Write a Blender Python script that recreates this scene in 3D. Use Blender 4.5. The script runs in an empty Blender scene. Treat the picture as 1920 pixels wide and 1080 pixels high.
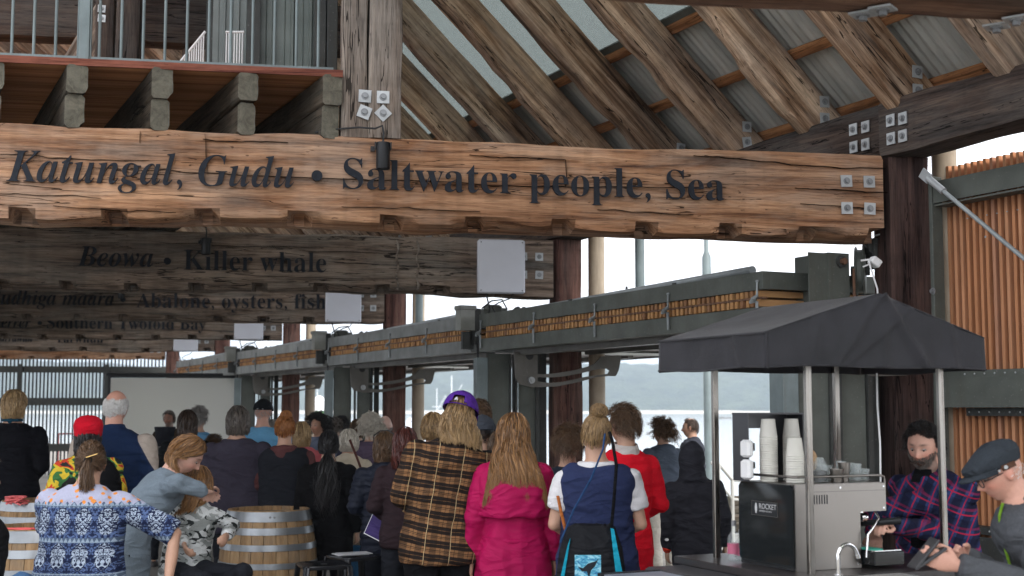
import bpy, math, random
import numpy as np
from mathutils import Vector, Matrix, noise

random.seed(7); rng = np.random.default_rng(11)
SC = bpy.context.scene
COL = SC.collection

# ------------------------------------------------------------------ camera
F = 2500.0; PITCH = math.atan(226/F); CP, SP = math.cos(PITCH), math.sin(PITCH)
EYE = Vector((0, 0, 1.65))
cam = bpy.data.cameras.new('camera'); cam_o = bpy.data.objects.new('camera', cam); COL.objects.link(cam_o)
cam.sensor_width = 36; cam.lens = 36*F/1920; cam.clip_start = .1; cam.clip_end = 8000
cam_o.location = EYE; cam_o.rotation_euler = (math.pi/2+PITCH, 0, 0)
cam.dof.use_dof = True; cam.dof.focus_distance = 8.6; cam.dof.aperture_fstop = 3.4
SC.camera = cam_o
# ------------------------------------------------------------------ world and sun
SUN_EL, SUN_ROT = math.radians(38), math.radians(148)
W = bpy.data.worlds.new('World'); SC.world = W; W.use_nodes = True
nt = W.node_tree; nt.nodes.clear()
out = nt.nodes.new('ShaderNodeOutputWorld'); bg = nt.nodes.new('ShaderNodeBackground')
sky = nt.nodes.new('ShaderNodeTexSky'); sky.sky_type = 'NISHITA'; sky.sun_disc = False
sky.sun_elevation = SUN_EL; sky.sun_rotation = SUN_ROT; sky.air_density = 1.0; sky.dust_density = 3.0
hs = nt.nodes.new('ShaderNodeHueSaturation'); hs.inputs['Saturation'].default_value = .12
mx = nt.nodes.new('ShaderNodeMix'); mx.data_type = 'RGBA'; mx.inputs[0].default_value = .8
mx.inputs[7].default_value = (9.6, 9.7, 10.2, 1)
nt.links.new(sky.outputs[0], hs.inputs['Color']); nt.links.new(hs.outputs[0], mx.inputs[6])
nt.links.new(mx.outputs[2], bg.inputs[0]); bg.inputs[1].default_value = .115
nt.links.new(bg.outputs[0], out.inputs[0])
sun = bpy.data.lights.new('sun', 'SUN'); sun.energy = 1.5; sun.angle = math.radians(18); sun.color = (1, .96, .9)
sun_o = bpy.data.objects.new('sun', sun); COL.objects.link(sun_o)
sd = Vector((math.sin(SUN_ROT)*math.cos(SUN_EL), math.cos(SUN_ROT)*math.cos(SUN_EL), math.sin(SUN_EL)))
sun_o.rotation_euler = sd.to_track_quat('Z', 'Y').to_euler()
SC.view_settings.view_transform = 'Standard'; SC.view_settings.look = 'None'
SC.view_settings.exposure = 1.28; SC.view_settings.gamma = 1; SC.view_settings.use_curve_mapping = False
SC.cycles.max_bounces = 7; SC.cycles.diffuse_bounces = 4; SC.cycles.glossy_bounces = 3
SC.cycles.transmission_bounces = 4; SC.cycles.transparent_max_bounces = 8
SC.cycles.caustics_reflective = False; SC.cycles.caustics_refractive = False

# ------------------------------------------------------------------ helpers
def ray(px, py):
    x = (px-960)/F; v = (540-py)/F
    return Vector((x, CP-v*SP, SP+v*CP))
def P(px, py, Y):
    r = ray(px, py); return EYE+r*(Y/r.y)
def hit(px, py, o, n):
    r = ray(px, py); return EYE+r*((Vector(o)-EYE).dot(n)/r.dot(n))
def T(x, y, z): return Matrix.Translation((x, y, z))
def RZ(d): return Matrix.Rotation(math.radians(d), 4, 'Z')
def RX(d): return Matrix.Rotation(math.radians(d), 4, 'X')
def RY(d): return Matrix.Rotation(math.radians(d), 4, 'Y')
def frame(x, y, z, o):
    x, y, z = Vector(x).normalized(), Vector(y).normalized(), Vector(z).normalized()
    m = Matrix((x, y, z)).transposed().to_4x4(); m.translation = Vector(o); return m
def S(*c):
    """sRGB 0-255 to linear"""
    return tuple(((v/255)/12.92 if v/255 <= .04045 else ((v/255+.055)/1.055)**2.4) for v in c)

class MB:
    def __init__(s): s.v = []; s.f = []; s.n = 0; s.smooth = False
    def add(s, v, f):
        v = np.asarray(v, float).reshape(-1, 3); b = s.n
        s.v.append(v); s.n += len(v)
        s.f += [tuple(i+b for i in q) for q in f]; return s
    def box(s, x0, x1, y0, y1, z0, z1, M=None, bev=0):
        if bev:
            v = []; b = bev
            for z, k in ((z0, b), (z0+b, 0), (z1-b, 0), (z1, b)):
                for x, y in ((x0+k, y0+b+k), (x0+b+k, y0+k), (x1-b-k, y0+k), (x1-k, y0+b+k), (x1-k, y1-b-k), (x1-b-k, y1-k), (x0+b+k, y1-k), (x0+k, y1-b-k)):
                    v.append((x, y, z))
            f = [tuple(range(7, -1, -1)), tuple(range(24, 32))]
            for r in range(3):
                for i in range(8):
                    j = (i+1) % 8; f.append((r*8+i, r*8+j, r*8+8+j, r*8+8+i))
        else:
            v = [(x, y, z) for z in (z0, z1) for x, y in ((x0, y0), (x1, y0), (x1, y1), (x0, y1))]
            f = [(3, 2, 1, 0), (4, 5, 6, 7), (0, 1, 5, 4), (1, 2, 6, 5), (2, 3, 7, 6), (3, 0, 4, 7)]
        if M is not None: v = [M @ Vector(p) for p in v]
        return s.add(v, f)
    def loft(s, rings, cap=True, closed=False):
        """rings: list of (n,3) arrays"""
        n = len(rings[0]); v = np.concatenate([np.asarray(r, float) for r in rings]); f = []
        m = len(rings)
        for r in range(m if closed else m-1):
            a, b = r*n, ((r+1) % m)*n
            for i in range(n):
                j = (i+1) % n; f.append((a+i, a+j, b+j, b+i))
        if cap and not closed:
            f.append(tuple(range(n-1, -1, -1))); f.append(tuple((m-1)*n+i for i in range(n)))
        return s.add(v, f)
    def tube(s, pts, rad, n=10, cap=True, flat=1.0, up=None):
        pts = [Vector(p) for p in pts]; m = len(pts)
        if not hasattr(rad, '__len__'): rad = [rad]*m
        rings = []; prev = None
        for i, p in enumerate(pts):
            t = (pts[min(i+1, m-1)]-pts[max(i-1, 0)]).normalized()
            if prev is None:
                a = Vector(up) if up is not None else (Vector((0, 0, 1)) if abs(t.z) < .9 else Vector((0, 1, 0)))
            else: a = prev
            u = (a-t*a.dot(t)).normalized(); prev = u; w = t.cross(u)
            rings.append([p+(u*math.cos(k*2*math.pi/n)*flat+w*math.sin(k*2*math.pi/n))*rad[i] for k in range(n)])
        return s.loft(rings, cap)
    def cyl(s, p0, p1, r, n=12, r1=None): return s.tube([p0, p1], [r, r if r1 is None else r1], n)
    def ell(s, c, r, M=None, nu=16, nv=10):
        v = []; f = []
        for i in range(1, nv):
            th = math.pi*i/nv
            for k in range(nu):
                ph = 2*math.pi*k/nu
                v.append((c[0]+r[0]*math.sin(th)*math.cos(ph), c[1]+r[1]*math.sin(th)*math.sin(ph), c[2]+r[2]*math.cos(th)))
        for i in range(nv-2):
            for k in range(nu):
                j = (k+1) % nu; f.append((i*nu+k, (i+1)*nu+k, (i+1)*nu+j, i*nu+j))
        a = len(v); v += [(c[0], c[1], c[2]+r[2]), (c[0], c[1], c[2]-r[2])]
        for k in range(nu):
            j = (k+1) % nu; f.append((a, k, j)); f.append((a+1, (nv-2)*nu+j, (nv-2)*nu+k))
        if M is not None: v = [M @ Vector(p) for p in v]
        return s.add(v, f)
    def lathe(s, prof, n=24, M=None, a0=0, a1=2*math.pi, cap=True):
        full = abs(a1-a0-2*math.pi) < 1e-6; k = n if full else n+1
        v = [(r*math.cos(a0+(a1-a0)*i/n), r*math.sin(a0+(a1-a0)*i/n), z) for r, z in prof for i in range(k)]; f = []
        for q in range(len(prof)-1):
            for i in range(n):
                j = (i+1) % k; f.append((q*k+i, q*k+j, (q+1)*k+j, (q+1)*k+i))
        if cap and full:
            f.append(tuple(range(k-1, -1, -1))); f.append(tuple((len(prof)-1)*k+i for i in range(k)))
        if M is not None: v = [M @ Vector(p) for p in v]
        return s.add(v, f)
    def prism(s, poly, d, M=None):
        """polygon in local XZ, extruded along +Y by d"""
        n = len(poly); v = [(x, 0, z) for x, z in poly]+[(x, d, z) for x, z in poly]
        f = [tuple(range(n)), tuple(range(2*n-1, n-1, -1))]+[(i, i+n, (i+1) % n+n, (i+1) % n) for i in range(n)]
        if M is not None: v = [M @ Vector(p) for p in v]
        return s.add(v, f)
    def mesh(s, name, smooth=None):
        me = bpy.data.meshes.new(name)
        me.from_pydata(np.concatenate(s.v) if s.v else [], [], s.f); me.update()
        if smooth is not None:
            me.shade_smooth()
            if smooth < 180: me.set_sharp_from_angle(angle=math.radians(smooth))
        return me
def mk(name, me, mat=None, parent=None, M=None, smooth=None, kind=None, label=None, cat=None, group=None):
    if isinstance(me, MB): me = me.mesh(name, smooth)
    if mat is not None and me is not None and not me.materials: me.materials.append(mat)
    o = bpy.data.objects.new(name, me); COL.objects.link(o)
    if parent is not None: o.parent = parent
    if M is not None: o.matrix_basis = M
    if kind: o['kind'] = kind
    if label: o['label'] = label
    if cat: o['category'] = cat
    if group: o['group'] = group
    return o
def empty(name, M, label, cat, group=None): return mk(name, None, None, None, M, label=label, cat=cat, group=group)
ORD = ['first', 'second', 'third', 'fourth', 'fifth', 'sixth', 'seventh', 'eighth', 'ninth', 'tenth', 'eleventh', 'twelfth', 'thirteenth', 'fourteenth', 'fifteenth', 'sixteenth', 'seventeenth', 'eighteenth', 'nineteenth', 'twentieth', 'twenty-first', 'twenty-second', 'twenty-third', 'twenty-fourth', 'twenty-fifth', 'twenty-sixth', 'twenty-seventh', 'twenty-eighth', 'twenty-ninth', 'thirtieth']
def vnoise(x, freq, seed):
    r = np.random.default_rng(seed); tab = r.uniform(-1, 1, 4096)
    x = np.asarray(x)*freq+1000; i = np.floor(x).astype(int); f = x-i; f = f*f*(3-2*f)
    return tab[i % 4096]*(1-f)+tab[(i+1) % 4096]*f

# ------------------------------------------------------------------ materials
class NM:
    def __init__(s, name, rough=.6, metal=0, color=(.5, .5, .5), spec=.5):
        s.m = bpy.data.materials.new(name); s.m.use_nodes = True; s.t = s.m.node_tree
        s.b = s.t.nodes['Principled BSDF']; s.b.inputs['Roughness'].default_value = rough
        s.b.inputs['Metallic'].default_value = metal; s.b.inputs['Specular IOR Level'].default_value = spec
        s.b.inputs['Base Color'].default_value = (*color, 1)
    def n(s, ty, **kw):
        nd = s.t.nodes.new('ShaderNode'+ty)
        for k, v in kw.items():
            if k.startswith('i_'):
                nd.inputs[int(k[2:]) if k[2:].isdigit() else k[2:].replace('_', ' ')].default_value = v
            else: setattr(nd, k, v)
        return nd
    def l(s, a, b): s.t.links.new(a, b)
    def coords(s, scale, rand=True, kind='Object', rot=None):
        tc = s.n('TexCoord'); mp = s.n('Mapping'); mp.inputs['Scale'].default_value = scale
        if rot: mp.inputs['Rotation'].default_value = rot
        if rand:
            oi = s.n('ObjectInfo'); ml = s.n('VectorMath', operation='SCALE'); ml.inputs['Scale'].default_value = 37.0
            cb = s.n('CombineXYZ'); s.l(oi.outputs['Random'], cb.inputs[0]); s.l(oi.outputs['Random'], cb.inputs[1]); s.l(oi.outputs['Random'], cb.inputs[2])
            s.l(cb.outputs[0], ml.inputs[0]); ad = s.n('VectorMath', operation='ADD')
            s.l(tc.outputs[kind], ad.inputs[0]); s.l(ml.outputs[0], ad.inputs[1]); s.l(ad.outputs[0], mp.inputs[0])
        else: s.l(tc.outputs[kind], mp.inputs[0])
        return mp.outputs[0]
    def noise(s, vec, scale=1, detail=4, rough=.55, dist=0):
        nd = s.n('TexNoise'); nd.inputs['Scale'].default_value = scale; nd.inputs['Detail'].default_value = detail
        nd.inputs['Roughness'].default_value = rough; nd.inputs['Distortion'].default_value = dist
        s.l(vec, nd.inputs['Vector']); return nd.outputs[0]
    def ramp(s, fac, stops, interp='LINEAR'):
        r = s.n('ValToRGB'); cr = r.color_ramp; cr.interpolation = interp
        while len(cr.elements) < len(stops): cr.elements.new(.5)
        for e, (p, c) in zip(cr.elements, stops):
            e.position = p; e.color = (*c, 1) if hasattr(c, '__len__') else (c, c, c, 1)
        s.l(fac, r.inputs[0]); return r.outputs[0]
    def mix(s, fac, a, b, mode='MIX'):
        m = s.n('Mix', data_type='RGBA', blend_type=mode)
        for v, i in ((fac, 0), (a, 6), (b, 7)):
            if isinstance(v, (int, float)): m.inputs[i].default_value = v if i == 0 else (v, v, v, 1)
            elif isinstance(v, tuple): m.inputs[i].default_value = (*v, 1)
            else: s.l(v, m.inputs[i])
        return m.outputs[2]
    def math(s, op, a, b=0.0, c=0.0):
        m = s.n('Math', operation=op)
        for v, i in ((a, 0), (b, 1), (c, 2)):
            if isinstance(v, (int, float)): m.inputs[i].default_value = v
            else: s.l(v, m.inputs[i])
        return m.outputs[0]
    def col(s, c): s.l(c, s.b.inputs['Base Color']); return s
    def rgh(s, c): s.l(c, s.b.inputs['Roughness']); return s
    def bump(s, h, strength=.5, dist=.01):
        b = s.n('Bump'); b.inputs['Strength'].default_value = strength; b.inputs['Distance'].default_value = dist
        s.l(h, b.inputs['Height']); s.l(b.outputs[0], s.b.inputs['Normal']); return s

def wood(name, light, mid, dark, grey=None, greyamt=.35, crack=1.0, bump=.8, k=1.0, endg=None, vary=False):
    m = NM(name, rough=.88, spec=.10)
    c1 = m.coords((.8*k, 13*k, 13*k)); c2 = m.coords((.5*k, 1.6*k, 1.6*k)); c3 = m.coords((5*k, 95*k, 95*k)); c4 = m.coords((.5*k, 9*k, 9*k)); c5 = m.coords((9*k, .8*k, .8*k))
    g = m.noise(c1, 1, 7, .65, .6); base = m.ramp(g, [(.34, dark), (.46, mid), (.62, light)])
    pt = m.noise(c2, 1, 5, .6); base = m.mix(m.ramp(pt, [(.42, 0.0), (.62, .8)]), base, m.mix(.5, base, dark))
    if grey is not None:
        gp = m.noise(m.coords((.8*k, 3*k, 3*k)), 1.3, 6, .65, .4)
        base = m.mix(m.ramp(gp, [(.42, 0.0), (.6, greyamt)]), base, grey)
    fb = m.noise(c3, 1, 3, .7); base = m.mix(.62, base, m.ramp(fb, [(.25, .12), (.55, 1.05)]), 'MULTIPLY')
    saw = m.noise(c5, 1, 2, .5); base = m.mix(.25, base, m.ramp(saw, [(.38, .55), (.5, 1.0)]), 'MULTIPLY')
    cr = m.noise(c4, 1, 4, .55, .35); crd = m.math('ABSOLUTE', m.math('SUBTRACT', cr, .5))
    cmask = m.noise(m.coords((.9*k, 2.2*k, 2.2*k)), 1, 2)
    wd = m.math('MINIMUM', m.math('MULTIPLY', m.math('SUBTRACT', cmask, .43), .06*crack), .0075)
    crk = m.math('GREATER_THAN', wd, crd)
    base = m.mix(m.math('MULTIPLY', crk, .85), base, tuple(v*.12 for v in dark))
    spots = m.noise(m.coords((14*k, 40*k, 40*k)), 1, 2); base = m.mix(m.ramp(spots, [(.70, 0.0), (.76, .7)]), base, tuple(v*.3 for v in dark))
    oi_ = m.n('ObjectInfo'); base = m.mix(1.0, base, m.ramp(oi_.outputs['Random'], [(0, (.66, .64, .63)), (.35, (1.12, 1.06, 1.0)), (.6, (.82, .83, .85)), (1, (1.15, 1.15, 1.13))]), 'MULTIPLY') if vary else base
    if endg is not None:
        tn = m.n('TexCoord'); sn = m.n('SeparateXYZ'); m.l(tn.outputs['Normal'], sn.inputs[0]); base = m.mix(m.math('GREATER_THAN', m.math('ABSOLUTE', sn.outputs[0]), .6), base, m.mix(.6, base, m.mix(m.ramp(m.noise(m.coords((30, 12, 12)), 1, 5, .7, 1), [(.35, 0.0), (.65, 1.0)]), tuple(v*.45 for v in endg), endg)))
    m.col(base)
    h = m.math('SUBTRACT', m.math('ADD', m.math('MULTIPLY', fb, .35), m.math('MULTIPLY', g, .6)), crk)
    m.bump(h, bump, .012)
    return m.m
def steel(name, c, rough=.55, metal=0, streak=.5, bump=.1):
    m = NM(name, rough=rough, metal=metal)
    a = m.noise(m.coords((3, 3, 3)), 1, 5, .6); b = m.noise(m.coords((16, 16, 1.2)), 1, 4, .6)
    base = m.mix(m.ramp(a, [(.35, 0.0), (.65, 1.0)]), c, tuple(v*.72 for v in c))
    base = m.mix(m.ramp(b, [(.52, 0.0), (.72, streak)]), base, tuple(v*.5+w for v, w in zip(c, (.03, .022, .012))))
    sc = m.noise(m.coords((60, 60, 60)), 1, 2); base = m.mix(m.ramp(sc, [(.66, 0.0), (.72, .25)]), base, (.35, .34, .32))
    m.col(base).rgh(m.ramp(a, [(.3, rough*.8), (.7, min(1, rough*1.25))])).bump(a, bump, .01); m.b.inputs['Specular IOR Level'].default_value = .28
    return m.m
def plain(name, c, rough=.6, metal=0, var=.15, sc=8, bump=.05, spec=.5):
    m = NM(name, rough=rough, metal=metal, spec=spec); a = m.noise(m.coords((sc, sc, sc)), 1, 5, .6)
    m.col(m.mix(m.ramp(a, [(.3, 0.0), (.7, 1.0)]), tuple(v*(1-var) for v in c), tuple(min(1, v*(1+var)) for v in c))).bump(a, bump, .01)
    return m.m
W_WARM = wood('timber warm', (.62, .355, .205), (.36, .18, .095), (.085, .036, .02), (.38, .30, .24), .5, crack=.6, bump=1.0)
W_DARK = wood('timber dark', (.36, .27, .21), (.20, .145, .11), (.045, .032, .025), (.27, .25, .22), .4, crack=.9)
W_RED = wood('timber red', (.21, .11, .085), (.115, .055, .044), (.04, .02, .017), (.19, .14, .12), .35, crack=.6)
W_POST = wood('timber post', (.33, .27, .22), (.24, .19, .155), (.09, .07, .058), (.30, .27, .24), .5, crack=1.1)
W_RAFT = wood('timber rafter', (.78, .57, .40), (.38, .235, .145), (.055, .03, .018), (.42, .36, .31), .4, crack=1.3, vary=True)
W_EAVE = wood('timber eave', (.12, .085, .066), (.065, .046, .038), (.022, .016, .014), (.085, .08, .075), .5, crack=1.1)
W_RED_SHADED = wood('timber red shaded', (.085, .05, .042), (.045, .027, .024), (.018, .011, .010), (.07, .055, .05), .3, crack=.6)  # red post timber again, colour darkened for the shade on the nearest post
W_JOIST = wood('timber joist', (.12, .095, .07), (.07, .055, .04), (.025, .02, .016), (.10, .095, .08), .6, crack=.8, endg=(.27, .255, .20))
W_FLOOR = wood('boards warm', (.60, .30, .14), (.46, .21, .09), (.26, .11, .045), None, 0, crack=.1, bump=.3)
W_PURL = wood('purlin orange', (.42, .20, .09), (.28, .12, .05), (.10, .045, .02), None, 0, crack=.4)
def batten_mat(name, a, b, c):
    m = NM(name, rough=.75, spec=.25); oi = m.n('ObjectInfo')
    r = m.ramp(oi.outputs['Random'], [(0, a), (.55, b), (.78, b), (.85, c), (1, a)])
    g = m.noise(m.coords((40, 40, 2.5)), 1, 5, .6)
    m.col(m.mix(.5, r, m.ramp(g, [(.3, .45), (.65, 1.0)]), 'MULTIPLY')).bump(g, .3, .005); return m.m
W_BATT = batten_mat('batten cedar', (.62, .31, .17), (.56, .25, .12), (.30, .14, .12))
m_ = NM('batten ends', rough=.8); gi_ = m_.n('NewGeometry'); m_.col(m_.ramp(gi_.outputs['Random Per Island'], [(0, (.42, .20, .07)), (.5, (.50, .27, .11)), (1, (.24, .11, .05))])); W_ENDS = m_.m
STEEL = steel('painted steel', (.115, .125, .11)); STEEL_D = steel('dark steel', (.055, .058, .055)); STEEL_B = steel('blue grey steel', (.20, .245, .25), rough=.4)
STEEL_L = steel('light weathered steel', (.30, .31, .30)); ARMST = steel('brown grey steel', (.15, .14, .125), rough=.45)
GALV = steel('galvanised', (.52, .54, .55), rough=.45, metal=.35, streak=.25); GALV_D = steel('galvanised dull', (.36, .39, .40), rough=.5, metal=.3, streak=.3)
BOLT = steel('bolt', (.30, .31, .32), rough=.45, metal=.5); BLACK = plain('black metal', (.017, .018, .020), rough=.4, var=.1, spec=.3)
LETTER = plain('letter black', (.020, .023, .030), rough=.7, var=.2, spec=.12); GREYBOX = plain('grey plastic', (.66, .67, .73), rough=.45, var=.04, sc=3)
WHITEP = plain('white plastic', (.75, .75, .75), rough=.4, var=.04); RUBBER = plain('rubber', (.015, .015, .016), rough=.7)
RUST = plain('rusty metal', (.14, .07, .04), rough=.8, var=.4, sc=30, bump=.3); TANPIPE = steel('tan pipe', (.42, .34, .25), rough=.5, streak=.8)
INOX = NM('stainless', rough=.28, metal=1, color=(.25, .23, .21)); _n = INOX.noise(INOX.coords((3, 3, 3)), 1, 3); INOX.rgh(INOX.ramp(_n, [(.3, .27), (.7, .36)])); INOX = INOX.m
CHROME = NM('chrome', rough=.08, metal=1, color=(.8, .8, .8)).m
POLE = NM('brushed pole', rough=.3, metal=1, color=(.5, .46, .42)); _n = POLE.noise(POLE.coords((60, 60, 3)), 1, 4); POLE.rgh(POLE.ramp(_n, [(.3, .2), (.7, .45)])).col(POLE.ramp(_n, [(.3, (.16, .14, .12)), (.7, (.40, .38, .35))])); POLE = POLE.m
_m = NM('skylight glass', rough=.15); tr = _m.n('BsdfTransparent'); tr.inputs[0].default_value = (.38, .405, .39, 1); ms = _m.n('MixShader'); ms.inputs[0].default_value = .12
_o = _m.t.nodes['Material Output']; _m.l(tr.outputs[0], ms.inputs[1]); _m.l(_m.b.outputs[0], ms.inputs[2]); _m.l(ms.outputs[0], _o.inputs[0]); GLASS = _m.m
_m.b.inputs['Base Color'].default_value = (.5, .55, .56, 1)
_m = NM('clear glass', rough=.05, color=(.9, .93, .93)); tr = _m.n('BsdfTransparent'); tr.inputs[0].default_value = (.93, .95, .95, 1); ms = _m.n('MixShader'); ms.inputs[0].default_value = .14
_m.l(tr.outputs[0], ms.inputs[1]); _m.l(_m.b.outputs[0], ms.inputs[2]); _m.l(ms.outputs[0], _m.t.nodes['Material Output'].inputs[0]); CLEAR = _m.m
_m = NM('corrugated zinc', rough=.42, metal=.35); _a = _m.noise(_m.coords((1.2, 6, 6)), 1, 5, .6); _m.col(_m.ramp(_a, [(.3, (.30, .305, .28)), (.55, (.50, .50, .46)), (.75, (.66, .65, .60))])); ZINC = _m.m

# ------------------------------------------------------------------ timber
def timber(name, L, t, h, mat, parent=None, M=None, amp=.012, seed=0, notches=(), nh=.1, nd=.13, nw=.12, step=.07, round_=.02, jag=0, **kw):
    """length along local X from 0, thickness along +Y, height along +Z"""
    r = round_
    sec = [(0, h-r), (0, h*.72), (0, h*.45), (0, nh), (0, 0), (nd, 0), (t*.75, 0), (t-r, 0), (t, r), (t, h*.33), (t, h*.66), (t, h-r), (t-r, h), (t*.6, h), (t*.3, h), (r, h)]
    xs = list(np.arange(0, L, step))+[L]
    nx = []
    for c in notches:
        nx += [c-nw/2-.045, c-nw/2, c+nw/2, c+nw/2+.05]
    xs = sorted(set([x for x in xs if not any(abs(x-q) < .02 for q in nx)]+[q for q in nx if 0 < q < L]))
    xs = np.array(xs); m = len(xs); n = len(sec); V = np.zeros((m, n, 3)); V[:, :, 0] = xs[:, None]
    sd = seed*31+5
    top = vnoise(xs, .7, sd)*amp+vnoise(xs, 2.3, sd+1)*amp*.5; bot = vnoise(xs, .8, sd+2)*amp+vnoise(xs, 3, sd+3)*amp*.6
    fr = vnoise(xs, .6, sd+4)*amp*.5+vnoise(xs, 3, sd+5)*amp*.2; bk = vnoise(xs, .7, sd+6)*amp*.6
    for j, (y, z) in enumerate(sec):
        loc = vnoise(xs+j*3.1, 4.0, sd+10+j)*amp*.28+vnoise(xs, 11.0, sd+50+j)*amp*.10
        V[:, j, 1] = y+(fr if y < t/2 else bk)+(loc if 0 < z < h else 0)
        V[:, j, 2] = z+(top*(z/h)+bot*(1-z/h))+(loc if z in (0, h) or j in (0, 4, 5, 15) else 0)
    # wane on the lower front edge
    wn = np.clip(vnoise(xs, .9, sd+7)+vnoise(xs, 4, sd+8)*.3-.05, 0, 1)*amp*2.2+.006
    V[:, 4, 1] += wn; V[:, 4, 2] += wn
    wn = np.clip(vnoise(xs, 1.1, sd+17)-.2, 0, 1)*amp*1.2
    V[:, 0, 2] -= wn; V[:, 15, 1] += wn*.6
    if jag:
        g = np.clip(vnoise(xs, 1.6, sd+27)+vnoise(xs, 5, sd+28)*.4, 0, 1)*jag
        V[:, 4:9, 2] += g[:, None]; V[:, 4, 1] += g*.4
    for c in notches:
        k = (xs > c-nw/2-.001) & (xs < c+nw/2+.001)
        V[k, 4, 1] = nd; V[k, 4, 2] = V[k, 3, 2]-.004
        kk = (xs > c-nw/2-.1) & (xs < c+nw/2+.1) & ~k
        V[kk, 4, 1] += .006+.012*np.abs(vnoise(xs[kk], 9, sd+90)); V[kk, 4, 2] += .004+.014*np.abs(vnoise(xs[kk], 7, sd+91))
    mb = MB(); mb.loft(list(V))
    return mk(name, mb, mat, parent, M, smooth=38, **kw)

# shared bolt plate
pm = MB().box(-.04, .04, -.007, 0, -.04, .04, bev=0).mesh('bolt_plate'); pm.materials.append(GALV)
bm_ = MB(); bm_.cyl((0, -.007, 0), (0, -.012, 0), .024, 14); bm_.cyl((0, -.012, 0), (0, -.027, 0), .0155, 6); bmm = bm_.mesh('bolt'); bmm.materials.append(BOLT)
def bolt_plate(parent, M, s=1.0):
    p = mk('bolt_plate', pm, None, parent, M @ Matrix.Scale(s, 4)); mk('bolt', bmm, None, p); return p
HAZE = .0005
# ================================================================== STRUCTURE FRAME
A = Vector((-.478, 1, 0)).normalized(); OUT = Vector((A.y, -A.x, 0)); N = -OUT
B = Vector((-5.51, -1, 0)).normalized(); BR = -B; BD = Vector((BR.y*-1, BR.x, 0))  # BR right, BD into depth
E1 = P(1668, 400, 9.0); E1.z = 0
ZT, ZB = 3.368, 2.795
def E(k): return E1+A*(4.5/A.y)*(k-1)
def FB(k, L=0): return frame(BR, BD, (0, 0, 1), E(k)+B*L)      # frame of beam k, local x from its left end
def MA(a, n, z): return frame(A, OUT, (0, 0, 1), E1+A*a+OUT*n+Vector((0, 0, z)))   # along arcade / outward / up (left handed fixed below)
def RA(a, n, z): return frame(OUT, A, (0, 0, 1), E1+A*a+OUT*n+Vector((0, 0, z)))   # local x outward, y along the arcade, z up

# ------------------------------------------------------------------ ground, water, hills
m = NM('wharf concrete', rough=.85); g = m.noise(m.coords((1.4, 1.4, 1.4), False), 1, 8, .65); g2 = m.noise(m.coords((40, 40, 40), False), 1, 3)
m.col(m.mix(.35, m.ramp(g, [(.3, (.19, .175, .155)), (.7, (.31, .29, .26))]), m.ramp(g2, [(.3, .5), (.7, 1.0)]), 'MULTIPLY')).bump(g2, .3, .004)
fl = MB(); c = [E1+A*a+OUT*n for a, n in ((-16, -14), (-16, 4.2), (60, 4.2), (60, -14))]
fl.prism([(p.x, p.y) for p in c], -1); v = fl.v[0].copy(); fl.v[0] = np.array([(x, z, -.35 if y < 0 else 0) for x, y, z in v])
mk('floor', fl, m.m, kind='structure')
m = NM('water', rough=.12, color=(.30, .33, .33), spec=.8); w1 = m.noise(m.coords((.35, 1.1, 1), False), 1, 6, .6); w2 = m.noise(m.coords((2.2, 5, 1), False), 1, 4, .6)
m.bump(m.math('ADD', w1, m.math('MULTIPLY', w2, .4)), .06, .4)
wt = MB().add([(-3500, -200, -2.6), (3500, -200, -2.6), (3500, 5000, -2.6), (-3500, 5000, -2.6)], [(0, 1, 2, 3)])
mk('water', wt, m.m, kind='structure')
# wooded far shore
nxh, nyh = 260, 26; V = []; Fq = []
for j in range(nyh):
    for i in range(nxh):
        x = -1500+3000*i/(nxh-1); t = j/(nyh-1); y = 1150+500*t
        ridge = 50+12*noise.noise(Vector((x*.0025, 3, 0)))+5*noise.noise(Vector((x*.012, 7, 0)))
        prof = (1-(1-min(1, t*1.6))**2)*(1 if t < .65 else 1-.2*(t-.65))
        z = -3+ridge*prof+(6*noise.noise(Vector((x*.05, y*.05, 0)))+4*noise.noise(Vector((x*.13, y*.13, 5))))*min(1, t*8)
        if t < .01: z = -3.5
        V.append((x, y, z))
for j in range(nyh-1):
    for i in range(nxh-1):
        a_ = j*nxh+i; Fq.append((a_, a_+1, a_+nxh+1, a_+nxh))
m = NM('wooded hill', rough=.95, spec=.1); q = m.noise(m.coords((.03, .03, .05), False), 1, 8, .75); q2 = m.noise(m.coords((.14, .14, .2), False), 1, 5, .7)
m.col(m.mix(.6, m.ramp(q, [(.35, (.014, .030, .022)), (.6, (.075, .10, .055))]), m.ramp(q2, [(.35, .35), (.65, 1.3)]), 'MULTIPLY')).bump(q2, 1.0, 6)
mk('wooded_hills', MB().add(V, Fq), m.m, smooth=180, kind='structure')
V = []; Fq = []
for i in range(120):
    x = -1500+3000*i/119; V += [(x, 1120+12*noise.noise(Vector((x*.01, 0, 0))), -2.75), (x, 1165, .2+1.2*noise.noise(Vector((x*.02, 4, 0))))]
    if i: Fq.append((2*i-2, 2*i, 2*i+1, 2*i-1))
mk('beach', MB().add(V, Fq), plain('pale sand', (.55, .50, .42), rough=.95), kind='structure')
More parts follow.
